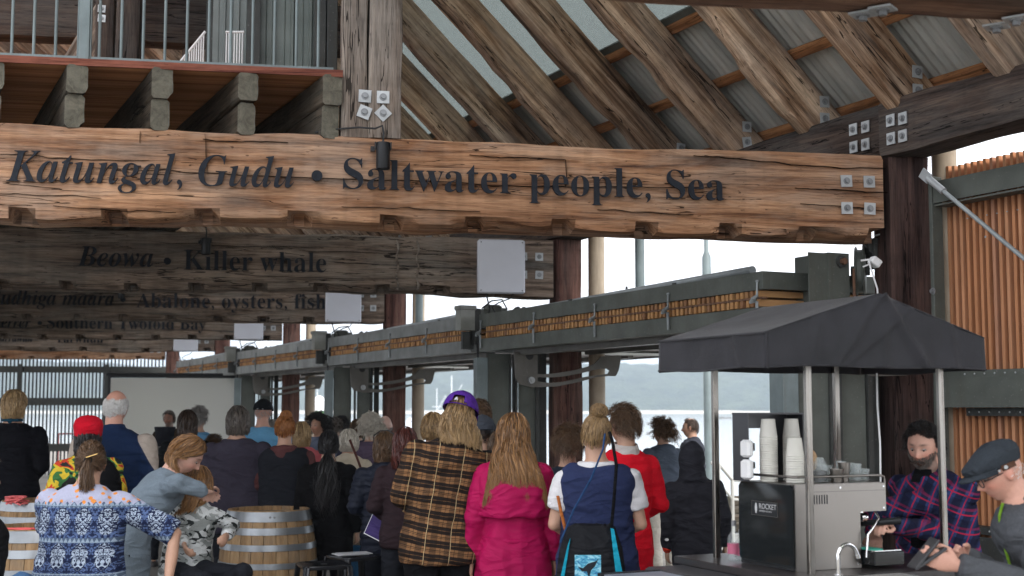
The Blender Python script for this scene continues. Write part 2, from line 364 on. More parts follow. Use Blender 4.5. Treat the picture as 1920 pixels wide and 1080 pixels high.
# low rocks in the bay
RK = plain('dark rock', (.12, .11, .10), rough=.9, var=.4, sc=1)
for px, y, w in ((1363, 784, 14), (1440, 783, 8), (1474, 782, 10)):
    d = 560; c = P(px, y, d); mb = MB()
    for i in range(7):
        o = random.uniform(-1, 1)*w*d/F*1.1; mb.ell((c.x+o, c.y+random.uniform(-3, 3), -2.7), (random.uniform(.8, 2.6), 1.5, random.uniform(.5, 1.1)), nu=8, nv=5)
    v = np.concatenate(mb.v); v += rng.normal(0, .12, v.shape); mb.v = [v]
    mk('rock_reef', mb, RK, label='low dark reef of rocks in the bay, ' + {1363: 'seen beside the hooded child', 1440: 'seen left of the paper cups', 1474: 'seen behind the paper cups'}[px], cat='rocks')
# haze
hz = NM('haze'); hz.t.nodes.remove(hz.b); vo = hz.n('VolumePrincipled'); vo.inputs['Color'].default_value = (.74, .87, 1, 1); vo.inputs['Density'].default_value = HAZE
vo.inputs['Anisotropy'].default_value = .2
hz.l(vo.outputs[0], hz.t.nodes['Material Output'].inputs['Volume'])
if HAZE > 0: mk('haze', MB().box(-3600, 3600, -300, 5100, -4.5, 140), hz.m, kind='stuff')

# ------------------------------------------------------------------ big beams
def glyph(cache={}, ch=None, it=False):
    return None
def mch(c, it, bold=True):
    if not c.isalpha(): return c
    if bold: b = 0x1D468 if it else 0x1D400
    else: b = 0x1D434
    return chr(b+(ord(c)-65 if c.isupper() else ord(c)-97+26))
TC = bpy.data.curves.new('glyph', 'FONT'); TO = bpy.data.objects.new('glyph', TC); COL.objects.link(TO)
GC = {}; WC = {}
def text_w(s):
    if s not in WC:
        TC.body = s; TC.extrude = 0; TC.offset = 0; bpy.context.view_layer.update(); WC[s] = TO.dimensions.x
    return WC[s]
def glyph_mesh(c, mat, ext=.045):
    k = (c, mat.name)
    if k not in GC:
        TC.body = c; TC.extrude = ext; TC.bevel_depth = 0; TC.resolution_u = 4; TC.offset = -.007 if mat is LETTER else 0
        bpy.context.view_layer.update(); dg = bpy.context.evaluated_depsgraph_get()
        me = bpy.data.meshes.new_from_object(TO.evaluated_get(dg)); me.name = 'letter'; me.materials.clear(); me.materials.append(mat); GC[k] = me
    return GC[k]
def lettering(parent, text, it, x0, x1, z0, z1, size, y=-.014, mat=None, M0=None, name='letter', ext=.03, bold=True, aspect=None):
    """text along local X of parent from x0 to x1, baseline from z0 to z1"""
    mat = mat or LETTER
    st = [mch(c, it, bold) for c in text]; ref = text_w('HH'); adv = [max(0.0, text_w('H'+c+'H')-ref) for c in st]
    tot = sum(adv); sx = (x1-x0)/tot; pos = 0; ang = math.atan2(z1-z0, x1-x0)
    for c, a_ in zip(st, adv):
        if c != ' ':
            x = x0+pos*sx; f = pos/tot
            M = T(x, y, z0+(z1-z0)*f) @ RY(-math.degrees(ang)) @ RX(90) @ Matrix.Diagonal((sx, size, size, 1))
            if M0 is not None: M = M0 @ M
            mk(name, glyph_mesh(c, mat, ext), None, parent, M)
        pos += a_
LB = 9.2
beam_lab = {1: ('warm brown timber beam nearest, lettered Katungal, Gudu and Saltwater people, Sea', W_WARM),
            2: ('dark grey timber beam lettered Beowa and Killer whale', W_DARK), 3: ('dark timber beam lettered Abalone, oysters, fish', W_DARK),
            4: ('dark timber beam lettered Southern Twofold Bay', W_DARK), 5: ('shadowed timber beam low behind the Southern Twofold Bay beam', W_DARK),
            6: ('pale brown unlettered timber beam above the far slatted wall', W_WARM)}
BEAM = {}
def bx(k, px, py):
    h = hit(px, py, E(k), BD); return LB-(h-E(k)).dot(B), h.z-ZB
for k in range(1, 7):
    M = FB(k, LB); M.translation.z = ZB
    if k == 1: nt_ = [bx(1, p, 400)[0] for p in (-125, 40, 213, 387, 562, 735, 895, 1057, 1213, 1370, 1520, 1650)]
    else: nt_ = list(np.arange(1.2+.13*k, LB, .60))
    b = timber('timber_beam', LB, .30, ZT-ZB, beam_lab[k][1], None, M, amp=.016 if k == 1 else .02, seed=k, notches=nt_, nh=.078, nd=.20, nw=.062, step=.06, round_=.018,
               label=beam_lab[k][0], cat='beam', group='lettered timber beams across the hall')
    BEAM[k] = b
    for dx in (.315, .15):
        for z in (.39, .205): bolt_plate(b, T(LB-dx, -.012, z) @ RY(random.uniform(-3, 3)))
def fit(k, text, it, pa, pb, size, **kw):
    xa, za = bx(k, *pa); xb, zb = bx(k, *pb); lettering(BEAM[k], text, it, xa, xb, za, zb, size, y=-.022, **kw)
SZ = .285
fit(1, 'Katungal, Gudu', True, (17, 341), (556, 353), SZ)
fit(1, 'Saltwater people, Sea', False, (637, 354), (1358, 377), SZ)
fit(2, 'Beowa', True, (148, 499), (290, 501), SZ, bold=True)
fit(2, 'Killer whale', False, (343, 506), (613, 511), SZ)
fit(3, 'Budhiga maara', True, (-22, 571), (216, 573), SZ)
fit(3, 'Abalone, oysters, fish', False, (256, 577), (612, 579), SZ)
fit(4, 'Turemulerrer', True, (-95, 614), (58, 615), SZ)
fit(4, 'Southern Twofold Bay', False, (86, 616), (386, 618), SZ)
fit(5, 'Karrawun', True, (-10, 640), (62, 641), SZ)
fit(5, 'Tarwhun', False, (104, 642), (194, 643), SZ)
for k, px, py in ((1, 594, 331), (2, 314, 490), (3, 231, 562), (4, 75, 606), (5, 85, 634)):
    x, z = bx(k, px, py); r = .033 if k > 1 else .034
    mk('bullet_dot', MB().cyl((x, -.04, z), (x, -.012, z), r, 20), LETTER, BEAM[k], smooth=40)
# old saw bands on beam 2
for px in (745, 783):
    x, z = bx(2, px, 500); mb = MB(); mb.tube([(x+.012*math.sin(i*1.7), -.004, .03+i*.05) for i in range(11)], [.012+.004*math.sin(i*2.3) for i in range(11)], 6)
    mk('raised_band', mb, W_POST, BEAM[2], smooth=60)
# grey junction boxes
jb = MB().box(0, .47, -.06, 0, 0, .535, bev=.008); jl = MB().box(-.004, .474, -.115, -.062, -.004, .539, bev=.014)
jbm, jlm = jb.mesh('casing', 30), jl.mesh('lid', 30); jbm.materials.append(GREYBOX); jlm.materials.append(GREYBOX)
for k in (2, 3, 4, 5):
    M = FB(k, LB) @ T(LB-.32-.47, -.012, ZB+.005)
    e = empty('junction_box', M, {2: 'large grey plastic junction box on the Killer whale beam', 3: 'grey junction box covering the end of the Abalone beam', 4: 'grey junction box on the Southern Twofold Bay beam', 5: 'smallest grey junction box, above the projection screen'}[k], 'junction box', 'grey junction boxes on the beams')
    mk('casing', jbm, None, e); mk('lid', jlm, None, e)
    for x in (.025, .445):
        for z in (.025, .51): mk('screw', MB().cyl((x, -.119, z), (x, -.114, z), .006, 8), BLACK, e)
    mk('cable', MB().tube([(.09, -.04, 0), (.1, -.05, -.06), (.13, -.03, -.15), (.12, 0, -.21)], .008, 8), RUBBER, e, smooth=60)
    mk('cable', MB().tube([(.36, -.04, 0), (.33, -.05, -.05), (.22, -.03, -.09), (.16, .02, -.13), (.2, .06, -.19)], .007, 8), RUBBER, e, smooth=60)
# spotlights on the beams
def spot(k, px, py, L, lab):
    x, z = bx(k, px, py); M = FB(k, LB) @ T(x, -.09, ZB+z)
    e = empty('spotlight', M, lab, 'spotlight', 'black cylinder spotlights on the beams')
    mk('housing', MB().lathe([(.0, -L/2+.012), (.036, -L/2+.012), (.042, -L/2), (.044, -L/2+.004), (.044, L/2-.003), (.041, L/2)], 22), BLACK, e, smooth=40)
    mk('bracket', MB().box(-.052, .052, .02, .028, L/2-.045, L/2+.004).box(-.052, -.045, -.02, .028, L/2-.045, L/2+.0).box(.045, .052, -.02, .028, L/2-.045, L/2).box(-.075, -.05, .028, .075, L/2-.05, L/2-.02), BLACK, e)
    top = ZT-ZB-z+.02
    mk('cable', MB().tube([(0, 0, L/2), (.003, 0, L/2+.06), (-.005, .01, L/2+.11), (-.05, .02, top+.025), (-.15, .05, top+.035), (-.28, .1, top+.03), (-.42, .14, top+.01)], .0065, 8), RUBBER, e, smooth=60)
spot(1, 716, 297, .17, 'black cylinder spotlight hanging over the word Saltwater')
spot(2, 387, 464, .16, 'black cylinder spotlight hanging over the word Killer')
spot(3, 229, 549, .16, 'small black spotlight beside the word Abalone')

# ------------------------------------------------------------------ posts and steel towers
POST_L = {1: 'dark red timber post beside the slatted screen', 2: 'red brown timber post at the end of the Killer whale beam', 3: 'red brown timber post at the end of the Abalone beam', 4: 'red timber post at the end of the Southern Twofold Bay beam', 5: 'fifth red timber post, just right of the projection screen top', 6: 'farthest red timber post, behind the projection screen'}
ARM = [(964, 660), (967, 708), (974, 720), (995, 726), (1041, 725), (1083, 717), (1119, 707), (1145, 705), (1155, 705), (1160, 695), (1165, 671), (1165, 667), (1128, 667), (1122, 678), (1106, 686), (1080, 694), (1041, 700), (1016, 702), (1004, 700), (1004, 660)]
SLOT = [(1010, 707), (1030, 708), (1057, 706), (1098, 698), (1122, 692), (1138, 691), (1144, 695), (1140, 701), (1101, 706), (1057, 716), (1030, 718), (1008, 715)]
for k in range(1, 7):
    M = FB(k); L = 3.372
    # vertical timber: local X up
    Mp = frame((0, 0, 1), BD, -BR, E(k)+BR*.305+BD*.01)
    timber('timber_post', L, .29, .295, W_RED_SHADED if k == 1 else W_RED, None, Mp, amp=.006, seed=20+k, nh=.08, nd=.06, label=POST_L[k], cat='post', group='timber posts along the waterfront')
    if k <= 5:
        e = empty('steel_tower', M @ T(0, .02, 0), 'grey steel door tower beside the ' + {1: 'coffee cart', 2: 'pink raincoat', 3: 'black haired woman, under the second door', 4: 'man in the black cap', 5: 'projection screen'}[k], 'steel column', 'steel door towers')
        x0 = -.78
        mk('flange', MB().box(x0, x0+.11, 0, .25, 0, 2.16, bev=.004), STEEL_B, e)
        mk('web', MB().box(x0+.115, x0+.33, .03, .05, 0, 2.20), STEEL, e)
        mk('web', MB().box(x0+.33, x0+.35, .0, .22, 0, 2.2).box(x0+.395, x0+.415, .0, .22, 0, 2.2), STEEL_D, e)
        mk('guide_plate', MB().box(x0+.43, x0+.60, .04, .06, 0, 2.23), STEEL, e)
        mk('channel', MB().box(x0+.605, x0+.64, .01, .2, 0, 2.23).box(x0+.66, x0+.73, .1, .12, 0, 2.23), STEEL_D, e)
        # curved slotted arm, built as a frame of strips round the slot
        base = P(964, 700, 13.05); E2 = E(2)
        def uz(px, py):
            d = hit(px, py, base, A); return ((d-E2).dot(OUT), d.z)
        Ma = frame(OUT, A, (0, 0, 1), E(k)+A*((base-E2).dot(A))); mb = MB(); pr = lambda pl: mb.prism([uz(*q) for q in pl], .018)
        pr([(964, 660), (967, 708), (974, 720), (995, 726), (1008, 726), (1008, 660)])
        up = ([1008, 1016, 1041, 1080, 1106, 1122, 1128, 1138], [701, 702, 700, 694, 686, 678, 667, 667]); st_ = ([1008, 1030, 1057, 1098, 1122, 1138], [707, 708, 706, 698, 692, 691])
        sb_ = ([1008, 1030, 1057, 1101, 1140], [715, 718, 716, 706, 701]); lo = ([1008, 1041, 1083, 1119, 1145], [726, 725, 717, 707, 705])
        for (a_, b_, x1) in ((up, st_, 1138), (sb_, lo, 1140)):
            X_ = list(np.linspace(1008, x1, 13)); tp_ = np.interp(X_, *a_); bt2 = np.interp(X_, *b_); n_ = len(X_); V = []
            for x, t1, b1 in zip(X_, tp_, bt2):
                for (px_, py_) in ((x, t1), (x, b1)):
                    q = uz(px_, py_); V += [(q[0], 0, q[1]), (q[0], .018, q[1])]
            F_ = []
            for i_ in range(n_-1): c_ = 4*i_; F_ += [(c_, c_+2, c_+6, c_+4), (c_+1, c_+5, c_+7, c_+3), (c_, c_+4, c_+5, c_+1), (c_+2, c_+3, c_+7, c_+6)]
            mb.add(V, F_)
        pr([(1138, 667), (1165, 667), (1165, 671), (1160, 695), (1155, 705), (1145, 705), (1140, 705), (1140, 701), (1144, 695), (1138, 691)])
        arm = mk('pivot_arm', mb, ARMST, None, Ma, label='curved slotted steel pivot arm on the ' + ORD[k-1] + ' door tower', cat='pivot arm', group='curved pivot arms of the doors')
        q = uz(995, 713); mk('pivot_pin', MB().cyl((q[0], -.03, q[1]), (q[0], .05, q[1]), .033, 16).cyl((q[0], -.045, q[1]), (q[0], -.03, q[1]), .018, 6), GALV, arm, smooth=40)
        q = uz(993, 667); mk('hole_cover', MB().cyl((q[0], -.004, q[1]), (q[0], .0, q[1]), .04, 18), RUBBER, arm)
    if k in (1, 2, 3, 4):
        n_ = .5; p = E(k)+OUT*n_
        mk('round_pipe', MB().cyl((0, 0, 0), (0, 0, 3.45), .085, 22), TANPIPE, None, T(p.x, p.y, 0), smooth=40, label='tan round downpipe behind the ' + ORD[k-1] + ' timber post', cat='pipe', group='tan round pipes behind the posts')

# ------------------------------------------------------------------ eave beams
def eave(a0, a1, off, z, mat, seed, lab, h=.375):
    M = frame(A, OUT, (0, 0, 1), E1+A*a0+OUT*off+Vector((0, 0, z)))
    # A x OUT is -z: flip so that the frame is right handed (thickness inward from the outer side)
    M = frame(-A, OUT, (0, 0, 1), E1+A*a1+OUT*off+Vector((0, 0, z)))
    return timber('eave_beam', a1-a0, .3, h, mat, None, M, amp=.014, seed=seed, nh=.05, nd=.05, label=lab, cat='beam', group='eave beams under the rafters')
def ea(px, py, a1, off):
    h = hit(px, py, E1+OUT*off, OUT); return a1-(h-E1).dot(A), h.z
ASP = (hit(1651, 240, E1, OUT)-E1).dot(A)
e1 = eave(-7, ASP, -.015, 3.375, W_EAVE, 61, 'near dark eave beam bolted above the slatted screen')
e2 = eave(ASP+.004, 10.5, .004, 3.375, W_EAVE, 62, 'dark eave beam running back from the bolted splice')
e3 = eave(10.51, 30, 0, 3.375, W_EAVE, 63, 'farthest eave beam over the far doors')
for px, py in ((1672, 226), (1695, 222), (1673, 260), (1695, 255)):
    x, z = ea(px, py, ASP, -.015); bolt_plate(e1, T(x, -.008, z-3.375))
for px, py in ((1602, 243), (1625, 238), (1603, 276), (1625, 271)):
    x, z = ea(px, py, 10.5, .004); bolt_plate(e2, T(x, -.008, z-3.375))

# ------------------------------------------------------------------ roof
TH = math.radians(42); U = (N*math.cos(TH)+Vector((0, 0, math.sin(TH)))).normalized(); RN = A.cross(U); RN = RN if RN.z > 0 else -RN
RO = E1+Vector((.15, .03, 4.0))
def RF(a, s, d=0): return frame(U, RN.cross(U), RN, RO+A*a+U*s+RN*d)   # local X up the slope, Z out of the roof
RD = .345; RL = 8.2
# local Y direction of RF
ydir = RN.cross(U); ysg = 1 if ydir.dot(A) > 0 else -1
for j in range(-6, 29):
    a = -.03+.985*j
    o = timber('rafter', RL, .155, RD, W_RAFT, None, RF(a-(.0775 if ysg > 0 else -.0775), -.32, -RD), amp=.008, seed=100+j, nh=.05, nd=.03, step=.09, jag=.055,
               label=('weathered roof rafter, ' + (ORD[j+5] + ' from the near end of the roof') if j < 20 else (ORD[j-20]+' of the far roof rafters, counted away from the upper floor')), cat='rafter', group='roof rafters' if j < 20 else 'far roof rafters')
    if -2 < j < 12:
        # local y of the camera-facing side
        yf = 0 if ysg > 0 else .115
        for z in (RD-.055, RD-.15):
            s_ = .20+(.085 if z > RD-.1 else .0)
            if ysg > 0: Mb = T(s_, -.006, z) @ RY(45+random.uniform(-6, 6))
            else: Mb = T(s_, .161, z) @ RZ(180) @ RY(45+random.uniform(-6, 6))
            bolt_plate(o, Mb, 1.05)
PS = [-.21, .38, .97, 3.9, 4.5, 5.1, 5.7, 6.3, 6.9]
for i, s in enumerate(PS):
    for seg in range(3):
        a0 = -13.6+seg*14; L = 13.99
        M = frame(ydir, -U, RN, RO+A*(a0 if ysg > 0 else a0+L)+U*(s+.035)+RN*.003)
        timber('purlin', L, .075, .055, W_PURL, None, M, amp=.004, seed=200+i*3+seg, nh=.02, nd=.02, step=.4, round_=.005,
               label='orange brown roof batten, ' + ORD[i] + ' up from the eave, ' + ('near', 'middle', 'far')[seg] + ' length', cat='roof batten', group='roof battens over the rafters')
for s in (1.03, 3.83):
    M = frame(ydir, U.cross(ydir).cross(ydir) if False else -U, RN, RO+A*(-13.6 if ysg > 0 else 28.4)+U*s+RN*.06)
    mk('skylight_flashing', MB().box(0, 42, -.03, .055, 0, .035), STEEL, None, M, label='grey metal flashing along the ' + ('lower' if s < 2 else 'upper') + ' edge of the roof glazing', cat='flashing')
# corrugated sheets and glass panes
def corr(Ls, w=.762, n=10):
    V = []; Fc = []; K = n*8
    for i in range(K+1):
        y = w*i/K; z = .011*math.cos(2*math.pi*i/8)
        for th in (0, .0015):
            V += [(0, y, z+th), (Ls, y, z+th)]
    for i in range(K):
        a_ = i*4; Fc += [(a_, a_+1, a_+5, a_+4), (a_+2, a_+6, a_+7, a_+3)]
    return MB().add(V, Fc)
sh1 = corr(1.36).mesh('sheet', 40); sh1.materials.append(ZINC); sh2 = corr(3.1).mesh('sheet', 40); sh2.materials.append(ZINC)
gl = MB().box(0, 2.78, .004, .981, 0, .008).mesh('pane'); gl.materials.append(GLASS)
rf = mk('corrugated_roof', None, None, None, RF(0, 0, 0), kind='structure'); sk = mk('skylight_glazing', None, None, None, RF(0, 0, 0), kind='structure')
for i in range(55):  # carried on unseen past the camera to darken the near rafters
    y = (-13.6+i*.762)*ysg; y = y if ysg > 0 else y-.762
    mk('sheet', sh1, None, rf, T(-.34, y, .072+.0004*(i % 2))); mk('sheet', sh2, None, rf, T(3.84, y, .072+.0004*(i % 2)))
for i in range(42):
    y = (-13.365+i*.985)*ysg; y = y if ysg > 0 else y-.985
    mk('pane', gl, None, sk, T(1.06, y, .066)); 
gb = MB().box(0, 2.78, -.012, .012, .0, .06).mesh('glazing_bar'); gb.materials.append(STEEL)
for i in range(43): mk('glazing_bar', gb, None, sk, T(1.06, (-13.365+i*.985)*ysg, .0762))

# near tie beam overhead
W_TIE = wood('timber tie', (.26, .15, .10), (.14, .075, .05), (.04, .022, .016), (.16, .13, .11), .4, crack=.5)
q = hit(1920, 48, (0, 0, 3.12), Vector((0, 0, 1)))
M = frame(BR, BD, (0, 0, 1), q+B*4.4-BD*.30+Vector((0, 0, 0)))
nb = timber('tie_beam', 6.2, .30, .32, W_TIE, None, M, amp=.012, seed=90, nh=.05, nd=.04, label='out of focus dark timber tie beam crossing overhead in the top corner', cat='beam')
Mi = M.inverted()
for px, py in ((1618, 22), (1655, 12), (1868, 45), (1905, 31)):
    h = Mi @ hit(px, py, (0, 0, 3.12), Vector((0, 0, 1))); bolt_plate(nb, T(h.x, h.y, -.006) @ RZ(45) @ RX(-90) @ RX(180), 1.05)
# tie rod
p0 = Vector((P(1735, 330, 8.93))); h = hit(1925, 489, E1+OUT*.24, OUT)
tr = empty('tie_rod', T(0, 0, 0), 'galvanised diagonal tie rod crossing in front of the slatted screen', 'tie rod')
d = (h-p0).normalized(); mk('rod', MB().cyl(p0+d*.12, h+d*1.6, .0145, 14), GALV_D, tr, smooth=40)
mk('clevis', MB().cyl(p0+d*.03, p0+d*.2, .025, 10), GALV, tr, smooth=40)
mk('bracket', MB().box(-.05, .04, -.010, .0, -.035, .035, frame(d, d.cross(Vector((0, 0, 1))), d.cross(d.cross(Vector((0, 0, 1)))), p0)), GALV, tr)
# upright post on beam 1
for (xa, xb, sd_, lab) in ((640, 690, 71, 'left half of the weathered upright double post on the nearest beam'), (691.5, 753, 72, 'right half of the weathered upright double post on the nearest beam')):
    a_ = bx(1, xa, 200)[0]; b_ = bx(1, xb, 200)[0]
    # x positions are read off at z of the ray; recompute on the beam plane
    M = frame((0, 0, 1), BD, -BR, E(1)+B*(LB-b_)+BD*.012+Vector((0, 0, ZT+.004)))
    o = timber('upright_post', 3.3, .28, b_-a_, W_POST, None, M, amp=.008, seed=sd_, nh=.05, nd=.03, label=lab, cat='post', group='upright double post')
    Mi = M.inverted()
    for px, py, rt in ((684, 181, 2), (683, 211, 20)) if xa == 640 else ((718, 183, 0), (718, 213, 45)):
        h = Mi @ hit(px, py, E(1)+BD*.012, BD); bolt_plate(o, T(h.x, -.008, h.z) @ RY(rt))

# unseen upper wall at the left, added to darken the far beams
p_, q_ = E1+B*9.35+A*2.5, E1+B*9.35+A*31; d_ = (q_-p_)
mk('shade_wall', MB().box(0, d_.length, 0, .12, 2.85, 7.5), wood('shade wall boards', (.16, .12, .09), (.10, .075, .06), (.04, .03, .025), crack=.2), None, frame(d_, Vector((-d_.y, d_.x, 0)), (0, 0, 1), p_), kind='structure')

# checks and splits that can be picked out on the nearest timbers
CRK = plain('split shadow', (.012, .008, .006), rough=1, spec=0.0)
def split(parent, pts, w, y, seed, n=26):
    xs = np.linspace(0, 1, n); t = np.linspace(0, 1, len(pts)); X = np.interp(xs, t, [p[0] for p in pts]); Z = np.interp(xs, t, [p[1] for p in pts])
    L = math.hypot(X[-1]-X[0], Z[-1]-Z[0]); hor = abs(X[-1]-X[0]) > abs(Z[-1]-Z[0])
    wob = vnoise(xs*L, 9, seed)*.006+vnoise(xs*L, 30, seed+1)*.0025; hw = w*np.sin(np.pi*np.clip(xs, .001, .999))**.6*(.55+.45*vnoise(xs*L, 14, seed+2))*.5+.0004
    if hor: Z = Z+wob
    else: X = X+wob
    V = []
    hw *= .72
    for i in range(n):
        d = (0, hw[i]) if hor else (hw[i], 0)
        for sg in (-1, 1): V += [(X[i]+sg*d[0], y, Z[i]+sg*d[1]), (X[i]+sg*d[0]*.4, y+.02, Z[i]+sg*d[1]*.4)]
    F_ = []
    for i in range(n-1):
        a = 4*i; F_ += [(a, a+4, a+6, a+2), (a+1, a+3, a+7, a+5), (a, a+1, a+5, a+4), (a+2, a+6, a+7, a+3)]
    mk('split', MB().add(V, F_), CRK, parent)
def bsplit(k, px, w, seed, y=-.0135):
    split(BEAM[k], [bx(k, *p) for p in px], w, y, seed)
for i, (p, w) in enumerate((([(0, 290), (60, 293), (130, 299), (280, 303)], .010), ([(230, 318), (330, 321), (400, 325), (560, 332), (700, 338), (860, 341)], .009), ([(840, 343), (960, 349), (1100, 352), (1230, 352), (1360, 350)], .008),
        ([(1300, 291), (1400, 300), (1520, 312), (1660, 318)], .007), ([(1490, 352), (1560, 356), (1664, 361)], .008), ([(640, 388), (760, 391), (900, 398)], .006), ([(100, 388), (240, 396), (330, 399)], .006), ([(880, 290), (960, 296), (1060, 299)], .006),
        ([(380, 262), (450, 266), (540, 268)], .005), ([(1120, 392), (1220, 400), (1300, 402)], .006), ([(1060, 300), (1062, 330), (1060, 350)], .004), ([(262, 246), (263, 268)], .006), ([(384, 250), (386, 300), (389, 330)], .004), ([(1500, 380), (1600, 390), (1655, 394)], .006), ([(0, 362), (90, 366), (190, 370)], .005))):
    bsplit(1, p, w, 700+i*3)
for i, (p, w) in enumerate((([(560, 470), (680, 474), (742, 476)], .008), ([(790, 500), (850, 503), (890, 504)], .008), ([(800, 470), (880, 476)], .006), ([(440, 515), (600, 522), (740, 524)], .007), ([(300, 455), (450, 462), (600, 463)], .007))):
    bsplit(2, p, w, 800+i*3, -.0145)
for i, (pp, w) in enumerate((([(1700, 276), (1760, 262), (1820, 232), (1880, 190), (1918, 165)], .012), ([(1760, 215), (1830, 195)], .006), ([(1665, 205), (1740, 190)], .005))):
    split(e1, [ea(*p, ASP, -.015) for p in pp], w, -.009, 900+i*3)
# ================================================================== UPPER FLOOR
FO = E(1)+BD*-.01
xR = hit(637, 138, FO, BD); ZF = hit(304, 128, FO, BD).z      # underside of the boards
ORG = Vector((xR.x, xR.y, 0))
def FL(n_left, a, z): return ORG+B*n_left+A*a+Vector((0, 0, z))
uf = mk('upper_floor', None, None, None, T(0, 0, 0), kind='structure')
bt = 0
for i in range(34):
    a = i*.105; p = FL(7, a, ZF); p2 = FL(0, a, ZF)
    M = frame(BR, BD, (0, 0, 1), FL(7, 0, ZF+.0006*(i % 3))+BD*(i*.0965))
    L = 7-.46*i*.0965*1.0
    if i == 0:
        bme = MB().box(0, 1, .0015, .095, 0, .028).mesh('floor_board')
        bme.materials.append(W_FLOOR)
    # keep the right edge on the floor's edge, which runs back along A
    w = (FL(0, 0, 0)+A*(i*.0965/A.dot(BD))-FL(7, 0, 0)).dot(BR)
    mk('floor_board', bme, None, uf, M @ Matrix.Diagonal((w, 1, 1, 1)))
d0 = 34*.0965/A.dot(BD); mb = MB(); q = [FL(7, d0, 0), FL(0, d0, 0), FL(0, 17, 0), FL(7, 17, 0)]
mb.add([(p.x, p.y, z) for z in (ZF, ZF+.028) for p in q], [(3, 2, 1, 0), (4, 5, 6, 7), (0, 1, 5, 4), (1, 2, 6, 5), (2, 3, 7, 6), (3, 0, 4, 7)])
mk('rear_boards', mb, W_FLOOR, uf, kind='stuff')
M = frame(BR, BD, (0, 0, 1), FL(7, 0, ZF+.002)-BD*.022)
mk('edge_board', MB().box(0, 7.02, 0, .02, -.012, .032), wood('edge red', (.34, .13, .09), (.25, .09, .06), (.12, .04, .03), crack=.1), uf, M)
# joists
for i, px in enumerate((621+15, 467, 304, 145, -12, -170, -330, -490)):
    h = hit(px-2 if i else 622, 160, FO, BD); p = Vector((h.x, h.y, 0)); JT = ZF-.003
    M = frame(A, N, (0, 0, 1), p+OUT*.065-A*.02+Vector((0, 0, JT-.185)))
    j = timber('floor_joist', 16.5, .13, .185, W_JOIST, None, M, amp=.008, seed=300+i, nh=.04, nd=.03, round_=.014, step=.25,
               label='grey green floor joist end, ' + ORD[i] + ' to the left from the upright double post', cat='joist', group='floor joists over the nearest beam')
    timber('lower_half', 16.45, .112, .205, W_JOIST, j, T(.03, .009, -.2055), amp=.01, seed=320+i, nh=.04, nd=.03, step=.25)
# railing
M = frame(BR, BD, (0, 0, 1), FL(7, 0, ZF+.034)+BD*.01)
rl = empty('balcony_railing', M, 'blue grey steel railing along the edge of the upper floor', 'railing')
mk('bottom_rail', MB().box(0, 6.96, 0, .04, 0, .022), STEEL_B, rl); mk('top_rail', MB().box(0, 6.96, -.005, .045, .98, 1.02), STEEL_B, rl)
bar = MB().cyl((0, .02, .022), (0, .02, .98), .0095, 10).mesh('baluster', 40); bar.materials.append(STEEL_B)
Mi = M.inverted()
for px in list(range(-395, 640, 41)):
    x = (Mi @ hit(px+8, 60, M.translation+BD*.02, BD)).x
    if 0 < x < 6.9 and not 145 < px+8 < 175: mk('baluster', bar, None, rl, T(x, 0, 0))
for px in (159, 612):
    x = (Mi @ hit(px, 60, M.translation+BD*.02, BD)).x
    if px == 159: mk('rail_post', MB().box(x-.033, x+.033, -.01, .05, 0, 1.0, bev=.004).box(x-.042, x-.036, .0, .04, 0, 1).box(x+.036, x+.042, 0, .04, 0, 1), STEEL_B, rl)
# ribbed cladding of the stair enclosure
def ribbed(w, h, pitch=.2, r=.03):
    V = []; x = 0; prof = []
    while x < w: prof += [(x, 0), (x+pitch*.38, 0), (x+pitch*.42, -.006), (x+pitch*.46, 0), (x+pitch*.72, 0), (x+pitch*.78, -r), (x+pitch*.9, -r), (x+pitch*.96, 0)]; x += pitch
    for x, y in prof: V += [(x, y, 0), (x, y, h)]
    return MB().add(V, [(2*i, 2*i+2, 2*i+3, 2*i+1) for i in range(len(prof)-1)])
CLAD = steel('green grey cladding', (.15, .18, .165), rough=.35, streak=.2); CLAD_L = steel('pale cladding', (.22, .25, .24), rough=.3, streak=.2)
en = empty('stair_enclosure', T(0, 0, 0), 'green grey ribbed metal stair enclosure behind the balcony railing', 'enclosure')
def wall_px(name, xa, xb, Y, mat, pitch, dirv=BR, h=3.2, r=.03):
    p = P(xa, 100, Y); q = hit(xb, 100, p, BD); w = (q-p).dot(BR)
    return mk(name, ribbed(w, h, pitch, r), mat, en, frame(BR, BD, (0, 0, 1), Vector((p.x, p.y, ZF+.03))))
wall_px('cladding', 398, 470, 10.6, CLAD_L, .11, r=.018); wall_px('cladding', 484, 592, 10.1, CLAD, .14, r=.03)
p = P(462, 100, 10.0); mk('corner_post', MB().box(0, .1, 0, .12, 0, 3.2), STEEL_D, en, frame(BR, BD, (0, 0, 1), (p.x, p.y, ZF+.03)))
p = P(592, 100, 9.5); mk('door_post', MB().box(0, .07, 0, .5, 0, 3.2).box(.08, .155, -.02, .5, 0, 3.2, bev=.004), STEEL_D, en, frame(BR, BD, (0, 0, 1), (p.x, p.y, ZF+.03)))
p = P(385, 100, 10.7); mk('side_post', MB().box(0, .07, 0, .1, 0, 3.2), STEEL_D, en, frame(BR, BD, (0, 0, 1), (p.x, p.y, ZF+.03)))
